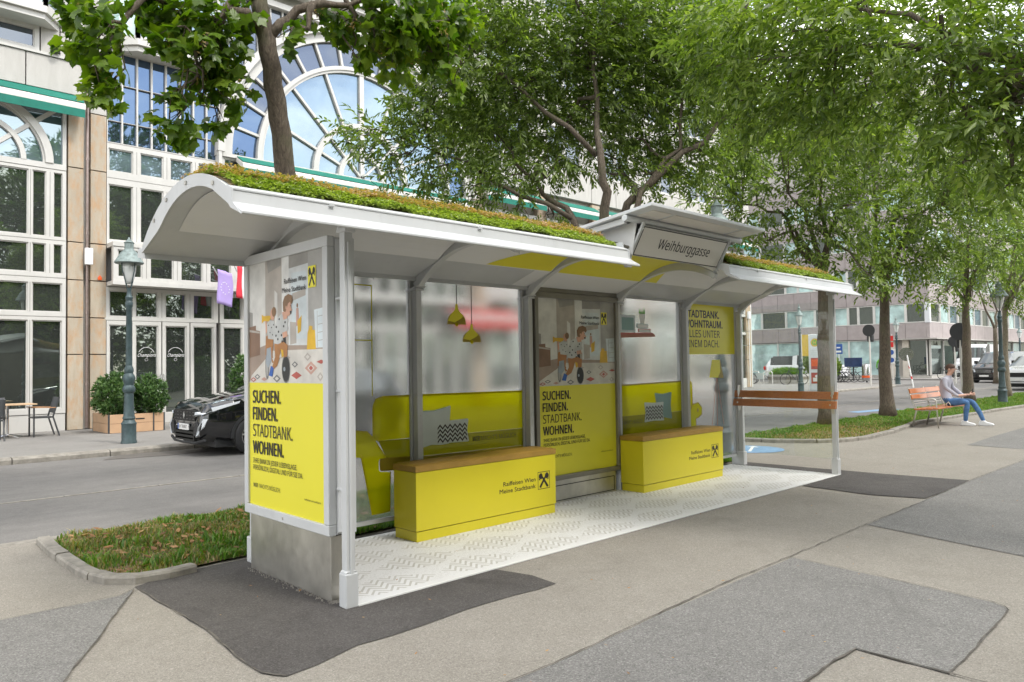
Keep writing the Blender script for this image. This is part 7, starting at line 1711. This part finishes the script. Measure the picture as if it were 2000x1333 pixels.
# white pickup with dark canopy, side-on beyond the shelter end
prof = [(0, .7), (.05, 1.02), (.2, 1.12), (1.3, 1.20), (1.5, 1.24), (2.05, 1.85), (2.4, 1.92), (3.3, 1.92), (3.36, 1.90), (3.42, 1.88), (5.2, 1.80), (5.75, 1.16), (5.8, .6)]
t, bz_, hw_ = car('white pickup truck with a dark load canopy parked side-on beyond the shelter end', 'pickup', (52.2, 18.2, .0), math.pi / 2, 5.8, 2.0, prof, 'car_white', 1.18, (1.0, 4.6), .40, {'side': [(1.9, 3.25), (3.45, 5.4)], 'screen': [(1.5, 2.06)]}, name='pickup', roofw=.82)
m = MB(); m.box((5.74, -.98, .82), (5.80, -.80, 1.10)); m.box((5.74, .80, .82), (5.80, .98, 1.10)); m.build('tail_lamp', 'red_paint', t)
m = MB(); m.box((3.44, -.82, 1.72), (5.1, .82, 1.86)); m.build('canopy', 'car_plastic', t, .03)

# ------------------------------------------------------------------ timber bench on the right with the sitting person
def park_bench(label, x0, x1, y):
    t = thing('park_bench', label, 'bench', ((x0 + x1) / 2, y, 0))
    for k, x in enumerate((x0 + .05, (x0 + x1) / 2, x1 - .05)):
        m = MB(); m.tube([(x, y + .30, 0), (x, y + .20, .40), (x, y + .30, .62), (x, y + .36, .86)], .018, 8); m.build('leg', 'stainless', t, smooth=True)
        m = MB(); m.tube([(x, y - .22, 0), (x, y - .20, .40), (x, y - .19, .60), (x, y - .14, .635), (x, y + .30, .62)] if k != 1 else [(x, y - .20, .38), (x, y - .2, .46), (x, y - .16, .52), (x, y - .10, .46), (x, y - .1, .42)], .014, 8); m.build('armrest' if k == 1 else 'leg', 'stainless', t, smooth=True)
        m = MB(); m.tube([(x, y - .20, .39), (x, y + .22, .37)], .014, 8); m.build('seat_bracket', 'stainless', t)
    for k, (yy, z) in enumerate(((y - .19, .420), (y - .06, .412), (y + .07, .402), (y + .19, .398))):
        for a, b in ((x0, (x0 + x1) / 2 - .005), ((x0 + x1) / 2 + .005, x1)): m = MB(); m.box((a, yy - .055, z - .014), (b, yy + .055, z + .014)); m.build('slat', 'slat_orange', t, .005, seg=1)
    for z, yy in ((.66, .30), (.79, .335)):
        for a, b in ((x0, (x0 + x1) / 2 - .005), ((x0 + x1) / 2 + .005, x1)):
            m = MB(); m.add([(q, y + yy + .02 * w + (zz - z) * .25 - .03, zz) for q in (a, b) for w in (0, 1.4) for zz in (z - .05, z + .05)], [(0, 1, 3, 2), (4, 6, 7, 5), (0, 2, 6, 4), (1, 5, 7, 3), (0, 4, 5, 1), (2, 3, 7, 6)]); m.build('slat', 'slat_orange', t, .004, seg=1)
    m = MB(); m.tube([(x0 + .05, y + .27, .56), (x1 - .05, y + .27, .56)], .008, 6); m.tube([(x0 + .05, y + .25, .51), (x1 - .05, y + .25, .51)], .008, 6); m.build('rail', 'stainless', t)
    return t
park_bench('orange brown timber bench with metal frame where a person sits', 15.02, 17.0, 1.36)

def skinned(name, verts, edges, root, parent, mats, pick, sub=2):
    me = bpy.data.meshes.new(name); me.from_pydata([v[:3] for v in verts], edges, []); o = bpy.data.objects.new(name, me); col.objects.link(o)
    md = o.modifiers.new('skin', 'SKIN'); md.use_smooth_shade = True
    for i, v in enumerate(verts): me.skin_vertices[0].data[i].radius = (v[3], v[4] if len(v) > 4 else v[3])
    me.skin_vertices[0].data[root].use_root = True
    sb = o.modifiers.new('sub', 'SUBSURF'); sb.levels = sub; sb.render_levels = sub
    bpy.context.view_layer.update(); dg = bpy.context.evaluated_depsgraph_get()
    m2 = bpy.data.meshes.new_from_object(o.evaluated_get(dg)); o.modifiers.clear(); o.data = m2
    m2.materials.clear()
    for mm in mats: m2.materials.append(MATS[mm])
    for p in m2.polygons: p.material_index = pick(p.center); p.use_smooth = True
    o_ = off(parent); o.parent = parent; m2.transform(Matrix.Translation(-o_)); return o
px_, py_ = 16.22, 1.30     # hip position, faces -Y
t = thing('person', 'person in grey shirt and blue jeans sitting on the timber bench looking at a phone', 'person', (px_, py_, 0))
def B(a, f, z): return (px_ - a * 1.0 if False else px_ + a, py_ - f, z)   # a: to the side (+X), f: forward, z: up
bv = [(*B(0, 0, .52), .15, .12), (*B(0, -.03, .70), .14, .11), (*B(0, -.02, .90), .155, .12), (*B(0, .03, 1.04), .14, .10), (*B(0, .07, 1.12), .055, .055), (*B(0, .10, 1.17), .05, .05), (*B(0, .125, 1.24), .078, .095), (*B(0, .12, 1.31), .062, .075),
      (*B(.17, .03, 1.02), .062), (*B(.24, .06, .84), .047), (*B(.20, .28, .66), .037), (*B(.10, .44, .68), .026), (*B(-.17, .03, 1.02), .062), (*B(-.24, .06, .84), .047), (*B(-.20, .28, .66), .037), (*B(-.10, .44, .68), .026),
      (*B(.10, .08, .51), .095), (*B(.12, .48, .53), .068), (*B(.10, .62, .30), .055), (*B(.10, .70, .09), .042), (*B(-.10, .08, .51), .095), (*B(-.12, .46, .53), .068), (*B(-.12, .42, .30), .055), (*B(-.12, .40, .09), .042)]
be = [(0, 1), (1, 2), (2, 3), (3, 4), (4, 5), (5, 6), (6, 7), (3, 8), (8, 9), (9, 10), (10, 11), (3, 12), (12, 13), (13, 14), (14, 15), (0, 16), (16, 17), (17, 18), (18, 19), (0, 20), (20, 21), (21, 22), (22, 23)]
def pick(c):
    f_ = py_ - c.y
    if c.z > 1.115: return 2
    if f_ > .31 and c.z > .61 and c.z < .76: return 2
    if c.z < .60 or f_ > .42: return 1
    return 0
body = skinned('body', bv, be, 0, t, ['shirt', 'denim', 'skin'], pick)
for s in (1, -1):    # hands with five bent fingers closing on the phone
    w = B(.10 * s, .44, .68); c = B(.05 * s, .51, .70); vs = [(*w, .024, .018), (*c, .030, .016)]; es = [(0, 1)]
    for k in range(4):
        a = (k - 1.5) * .017; b0 = B(.04 * s, .53 , .70 + a); b1 = B(.02 * s, .57 - abs(k - 1.2) * .004, .705 + a); b2 = B(-.0 * s, .575 - abs(k - 1.2) * .006, .71 + a); i = len(vs); vs += [(*b0, .008), (*b1, .008), (*b2, .007)]; es += [(1, i), (i, i + 1), (i + 1, i + 2)]
    i = len(vs); vs += [(*B(.05 * s, .49, .73), .010), (*B(.02 * s, .515, .755), .009), (*B(.0, .53, .76), .008)]; es += [(1, i), (i, i + 1), (i + 1, i + 2)]
    skinned('hand', vs, es, 0, t, ['skin'], lambda c: 0, 1)
ph = MB(); ph.box(B(-.035, .53, .68), B(.035, .545, .82)); po = ph.build('phone', 'phone', None, .004); tag(po, 'small dark phone held in the hands of the sitting person', 'phone')
# head details: hair cap, ears, nose, glasses
m = MB(); V = []; F = []; n1, n2 = 12, 18; cH = Vector(B(0, .108, 1.295))
for i in range(n1 + 1):
    th = math.pi * .56 * i / n1
    for k in range(n2): a = 2 * math.pi * k / n2; V.append((cH.x + .083 * math.sin(th) * math.cos(a), cH.y + .102 * math.sin(th) * math.sin(a) + .012 * (i / n1), cH.z + .085 * math.cos(th) - (.035 * (i / n1) ** 2 * (1 if math.sin(a) > 0 else .0))))
for i in range(n1):
    for k in range(n2): F.append((i * n2 + k, i * n2 + (k + 1) % n2, (i + 1) * n2 + (k + 1) % n2, (i + 1) * n2 + k))
m.add(V, F); m.build('hair', 'hair', t, smooth=True)
m = MB(); m.add([B(-.012, .205, 1.235), B(.012, .205, 1.235), B(0, .235, 1.232), B(0, .21, 1.275)], [(0, 2, 3), (2, 1, 3), (0, 1, 2), (0, 3, 1)]); m.build('nose', 'skin', t)
m = MB(); m.tube([B(.082, .10, 1.262), B(.06, .20, 1.265), B(0, .222, 1.267), B(-.06, .20, 1.265), B(-.082, .10, 1.262)], .004, 6)
for s in (-1, 1): m.lathe([(.001, -.002), (.020, 0), (.001, .002)], B(.035 * s, .214, 1.26), 10)
m.build('glasses', 'phone', t)
for s in (-1, 1): m = MB(); m.lathe([(.006, -.022), (.016, -.01), (.018, .01), (.008, .024)], B(.083 * s, .10, 1.245), 8); m.build('ear', 'skin', t, smooth=True)
m = MB(); m.tube([B(-.02, .211, 1.205), B(.02, .211, 1.205)], .004, 6); m.build('mouth', 'ph_red', t)
for s, ff in ((1, .70), (-1, .40)):
    m = MB(); m.prism([(ff - .09, .0), (ff + .17, 0), (ff + .20, .025), (ff + .17, .055), (ff + .05, .085), (ff + .02, .115), (ff - .07, .115), (ff - .10, .05)], lambda u, v, q, s=s: B(.10 * s - .045 + q + (.0 if s > 0 else -.0), u, v), .09); m.build('shoe', 'shoe', t, .015)

# ------------------------------------------------------------------ far street furniture
def pole(t, x, y, h, r=.03, mat='awning_metal', z=0.05): m = MB(); m.tube([(x, y, z), (x, y, h)], r, 8); return m.build('pole', mat, t)
def round_back(t, x, y, z, r, mat, name='plate'):
    m = MB(); m.tube([(x - .02, y - .005, z), (x + .0, y, z)], r, 20); return m.build(name, mat, t)
def traffic_light(label, x, y, h, zb=.05):
    t = thing('traffic_light', label, 'traffic light', (x, y, zb), 'traffic lights seen from behind'); pole(t, x, y, h, .045, z=zb)
    for z, w in ((h - .30, .30), (h - .68, .30)):
        m = MB(); m.lathe([(.16, -.19), (.18, -.1), (.18, .1), (.16, .19)], (x + .14, y, z), 14); m.build('signal_head', 'car_plastic', t, smooth=False)
    m = MB(); m.tube([(x - .10, y, h - .25), (x - .08, y, h - .25)], .33, 20); m.build('backing_board', 'car_plastic', t); return t
traffic_light('dark round backed traffic light left of the second street tree', 39.9, 11.8, 3.35)
traffic_light('large dark traffic light beside the old lamp on the right', 28.9, 4.4, 2.75, 0)
traffic_light('traffic light standing at the kerb before the black people carrier', 47.0, 9.6, 2.75, 0)
t = thing('road_sign', 'small square blue bicycle parking sign on a thin pole', 'road sign', (46.9, 16.4, .05)); pole(t, 46.9, 16.4, 2.2)
m = MB(); m.box((46.86, 16.15, 1.9), (46.88, 16.65, 2.55)); m.build('plate', 'blue_paint', t); m = MB(); m.box((46.855, 16.28, 2.28), (46.858, 16.52, 2.36)); m.box((46.855, 16.22, 2.0), (46.858, 16.58, 2.12)); m.build('symbol', 'white_ink', t)
t = thing('road_sign', 'back of a round sign on a leaning red and white pole', 'road sign', (39.3, 9.45, 0)); m = MB(); m.tube([(39.3, 9.45, 0), (39.42, 9.75, 1.7)], .035, 8); m.build('pole', 'white_ink', t)
m = MB(); m.tube([(39.33, 9.52, .45), (39.345, 9.56, .6)], .038, 8); m.tube([(39.37, 9.63, 1.0), (39.385, 9.66, 1.15)], .038, 8); m.build('red_band', 'red_paint', t); m = MB(); m.tube([(39.40, 9.78, 1.75), (39.42, 9.79, 1.75)], .36, 22); m.build('plate', 'lock_silver', t)
t = thing('road_sign', 'tall post with red and blue round signs in front of the corner entrance', 'road sign', (43.5, 11.9, .05)); pole(t, 43.5, 11.9, 2.95)
m = MB()
for z in (2.72, 2.35): m.box((43.44, 11.80, z - .15), (43.46, 12.0, z + .15))
m.build('plate', 'red_paint', t); m = MB(); m.box((43.44, 11.7, 1.25), (43.46, 12.15, 2.1)); b_ = m.build('plate', 'white_ink', t); m = MB()
for z in (1.9, 1.45): m.tube([(43.43, 11.93, z), (43.438, 11.93, z)], .15, 16)
m.build('symbol', 'blue_paint', t)
t = thing('info_totem', 'tall white stop totem with green and yellow disc and red posters partly behind a tree', 'totem', (32.4, 11.8, .05)); m = MB(); m.box((32.3, 10.95, .05), (32.45, 11.80, 2.75)); b_ = m.build('body', 'totem_white', t, .03)
q = Print((32.299, 11.80, 0), (0, -1, 0), (0, 0, 1), (-1, 0, 0), t, .002)
q.disc(.32, 2.35, .20, .20, 'totem_yellow', 'disc', 20); q.disc(.32, 2.35, .13, .13, 'leaf_print', 'disc', 18); q.rect(.26, 2.27, .29, 2.43, 'totem_yellow'); q.rect(.35, 2.27, .38, 2.43, 'totem_yellow'); q.rect(.28, 2.33, .36, 2.37, 'totem_yellow')
for z in (1.95, 1.85, 1.75): q.rect(.12, z, .85, z + .03, 'pale_print')
q.rect(.12, 1.08, .88, 1.62, 'ph_red', 'advert'); q.rect(.14, 1.22, .86, 1.55, 'orange_plastic', 'advert'); q.rect(.12, .40, .88, .92, 'ph_red', 'advert'); q.rect(.2, .5, .7, .68, 'white_ink', 'advert'); q.disc(.5, .75, .2, .08, 'white_ink', 'advert')
t = thing('banner', 'mustard yellow hanging banner with pale letters behind the totem and the tree', 'banner', (38, 14, 1.5)); m = MB(); m.box((38.0, 13.25, 1.75), (38.02, 14.75, 2.95)); b_ = m.build('cloth', 'totem_yellow', t)
lettering('EL', (37.99, 13.68, 2.42), (0, -1, 0), (0, 0, 1), .26, 'white_ink', t, .36, .01); lettering('IN', (37.99, 13.60, 2.05), (0, -1, 0), (0, 0, 1), .18, 'white_ink', t, .26)
m = MB(); m.tube([(38.05, 13.2, .05), (38.05, 13.2, 3.0)], .03, 6); m.tube([(38.05, 14.8, .05), (38.05, 14.8, 3.0)], .03, 6); m.build('mast', 'awning_metal', t)
t = thing('litter_bin', 'silver cylindrical litter bin with an orange band', 'litter bin', (46.2, 14.4, .05)); m = MB(); m.lathe([(.26, .1), (.28, .15), (.28, 1.0), (.22, 1.15), (.08, 1.2)], (46.2, 14.4, .05), 20); m.build('body', 'lock_silver', t, auto=True); m = MB(); m.lathe([(.284, 0), (.284, .14)], (46.2, 14.4, .35), 20); m.build('band', 'orange_plastic', t); m = MB(); m.tube([(46.2, 14.4, .05), (46.2, 14.4, .16)], .06, 8); m.build('foot', 'car_plastic', t)
t = thing('display_board', 'wide dark blue display board on a stand behind the parked bicycles', 'display board', (50, 17, .05)); m = MB(); m.box((49.9, 16.1, 1.0), (50.0, 17.3, 1.65)); b_ = m.build('panel', 'board_blue', t, .02); m = MB(); m.box((49.93, 16.65, .05), (49.99, 16.75, 1.0)); m.build('stand', 'car_plastic', t)
# concrete planter with shrubs
t = thing('concrete_planter', 'low polygonal concrete planter with shrubs seen through the shelter end', 'planter', (42.8, 18.0, .05)); m = MB(); P = [(42.3, 17.0), (42.2, 18.9), (42.8, 19.3), (44.4, 19.2), (45, 18), (44.2, 16.9)]
for k in range(6):
    a, b = Vector(P[k]), Vector(P[(k + 1) % 6]); q = MB(); n = Vector((-(b - a).y, (b - a).x)).normalized() * -.14; q.prism([(a.x, a.y), (b.x, b.y), (b.x + n.x, b.y + n.y), (a.x + n.x, a.y + n.y)], lambda u, v, w: (u, v, .05 + w), .58); q.build('wall_slab', 'concrete', t)
m = MB(); m.prism(P, lambda u, v, w: (u, v, .3 + w), .2); m.build('earth', 'soil', t)
bush('low feathery shrub growing in the concrete planter', 43.2, 18.2, .70, .9, .95, .28, 1300, 'grass_blade', 71, None, (.20, .02), 'shrub')
bush('taller loose shrub with pale flowers behind the concrete planter', 45.4, 17.2, 1.2, .8, .8, 1.0, 1100, 'leaf_tree', 72, None, (.18, .06), 'shrub')
bush('rounded green shrub behind the tree and the totem', 46.5, 16.9, 1.0, .7, .7, .8, 900, 'leaf_tree', 73, None, (.16, .06), 'shrub')

def bicycle(label, x, y, rz, group):
    t = thing('bicycle', label, 'bicycle', (0, 0, 0), group); WL[t.name] = Vector((0, 0, 0)); r = .33
    for wx in (0, 1.05):
        w = MB(); P = [(wx + r * math.cos(a), 0, r + r * math.sin(a)) for a in [2 * math.pi * k / 24 for k in range(25)]]; w.tube(P, .022, 6, cap=False); wo = w.build('wheel', 'tyre', t)
        s_ = MB()
        for k in range(8): a = math.pi * k / 4; s_.bar((wx, 0, r), (wx + r * math.cos(a), 0, r + r * math.sin(a)), .006)
        s_.build('spokes', 'lock_silver', wo)
    m = MB(); bb, st, hd, rw, fw = (.43, 0, .28), (.30, 0, .82), (.85, 0, .84), (0, 0, r), (1.05, 0, r)
    for a, b in ((bb, st), (bb, hd), (st, hd), (rw, bb), (rw, (.33, 0, .70)), ((.82, 0, .92), fw)): m.tube([a, b], .017, 6)
    m.build('frame', 'bike_frame', t); m = MB(); m.tube([(.30, 0, .82), (.28, 0, .92)], .013, 6); m.box((.16, -.06, .92), (.40, .06, .96)); m.build('saddle', 'dark_rubber', t, .01)
    m = MB(); m.tube([(.80, 0, .92), (.80, 0, 1.0)], .014, 6); m.tube([(.72, -.26, 1.02), (.82, -.12, 1.0), (.82, .12, 1.0), (.72, .26, 1.02)], .012, 6); m.build('handlebar', 'bike_frame', t)
    m = MB(); m.tube([(.43, -.05, .28), (.50, -.06, .14)], .010, 6); m.tube([(.43, .05, .28), (.36, .06, .42)], .010, 6); m.lathe([(.09, 0), (.09, .004)], (0, 0, 0), 12) if False else None; m.build('crank', 'lock_silver', t)
    t.location = (x, y, .05); t.rotation_euler = (0, R(3), rz); return t
bk = bicycle('bicycle leaning at the rack nearest the pillar left of the concrete planter', 42.2, 20.0, 2.2, 'parked bicycles')
for lab, x, y, rz in (('bicycle with its front wheel before the concrete planter', 41.2, 19.6, 1.9), ('bicycle half hidden by the lamp beside the totem', 41.5, 16.4, 2.4), ('first bicycle of the row right of the shelter post', 46.3, 16.5, 2.1), ('second bicycle of the row right of the shelter post', 46.5, 16.2, 2.25), ('third bicycle of the row right of the shelter post', 46.7, 15.8, 2.0), ('fourth bicycle of the row, leaning a little', 47.0, 15.5, 2.3), ('fifth bicycle of the row nearest the litter bin', 47.4, 15.2, 1.95), ('bicycle leaning on the glass corner beside the white van', 55.6, 11.9, 2.4)):
    dup(bk, (x, y, .05), rz, lab)
t = thing('bicycle_rack', 'pale tubular bicycle stands beside the concrete planter', 'bicycle rack', (42, 19.8, .05)); m = MB()
for k in range(2):
    y = 19.9 - k * .9; m.tube([(41.6, y, .05), (41.6, y, .75), (41.7, y - .1, .85), (41.7, y - .5, .85), (41.6, y - .6, .75), (41.6, y - .6, .05)], .03, 6)
m.build('hoop', 'awning_metal', t); m = MB(); m.box((41.55, 19.0, .35), (41.57, 19.5, .75)); m.build('advert_panel', 'pale_print', t)
# person far away by the shop door
t = thing('person', 'distant person in green top walking by the shop entrance', 'person', (43.6, 12.6, .05))
V = [(43.6, 12.6, .95, .12), (43.6, 12.6, 1.2, .12), (43.6, 12.6, 1.42, .15), (43.6, 12.6, 1.55, .05), (43.6, 12.6, 1.70, .09), (43.6, 12.42, 1.38, .05), (43.55, 12.36, 1.1, .045), (43.45, 12.38, .9, .035), (43.6, 12.78, 1.38, .05), (43.65, 12.84, 1.1, .045), (43.7, 12.82, .9, .035), (43.6, 12.52, .85, .08), (43.5, 12.52, .5, .06), (43.4, 12.52, .13, .045), (43.6, 12.68, .85, .08), (43.7, 12.68, .5, .06), (43.75, 12.68, .13, .045)]
skinned('body', V, [(0, 1), (1, 2), (2, 3), (3, 4), (2, 5), (5, 6), (6, 7), (2, 8), (8, 9), (9, 10), (0, 11), (11, 12), (12, 13), (0, 14), (14, 15), (15, 16)], 0, t, ['leaf_print', 'chair_metal', 'skin'], lambda c: 2 if c.z > 1.52 else (0 if c.z > .98 else 1), 1)
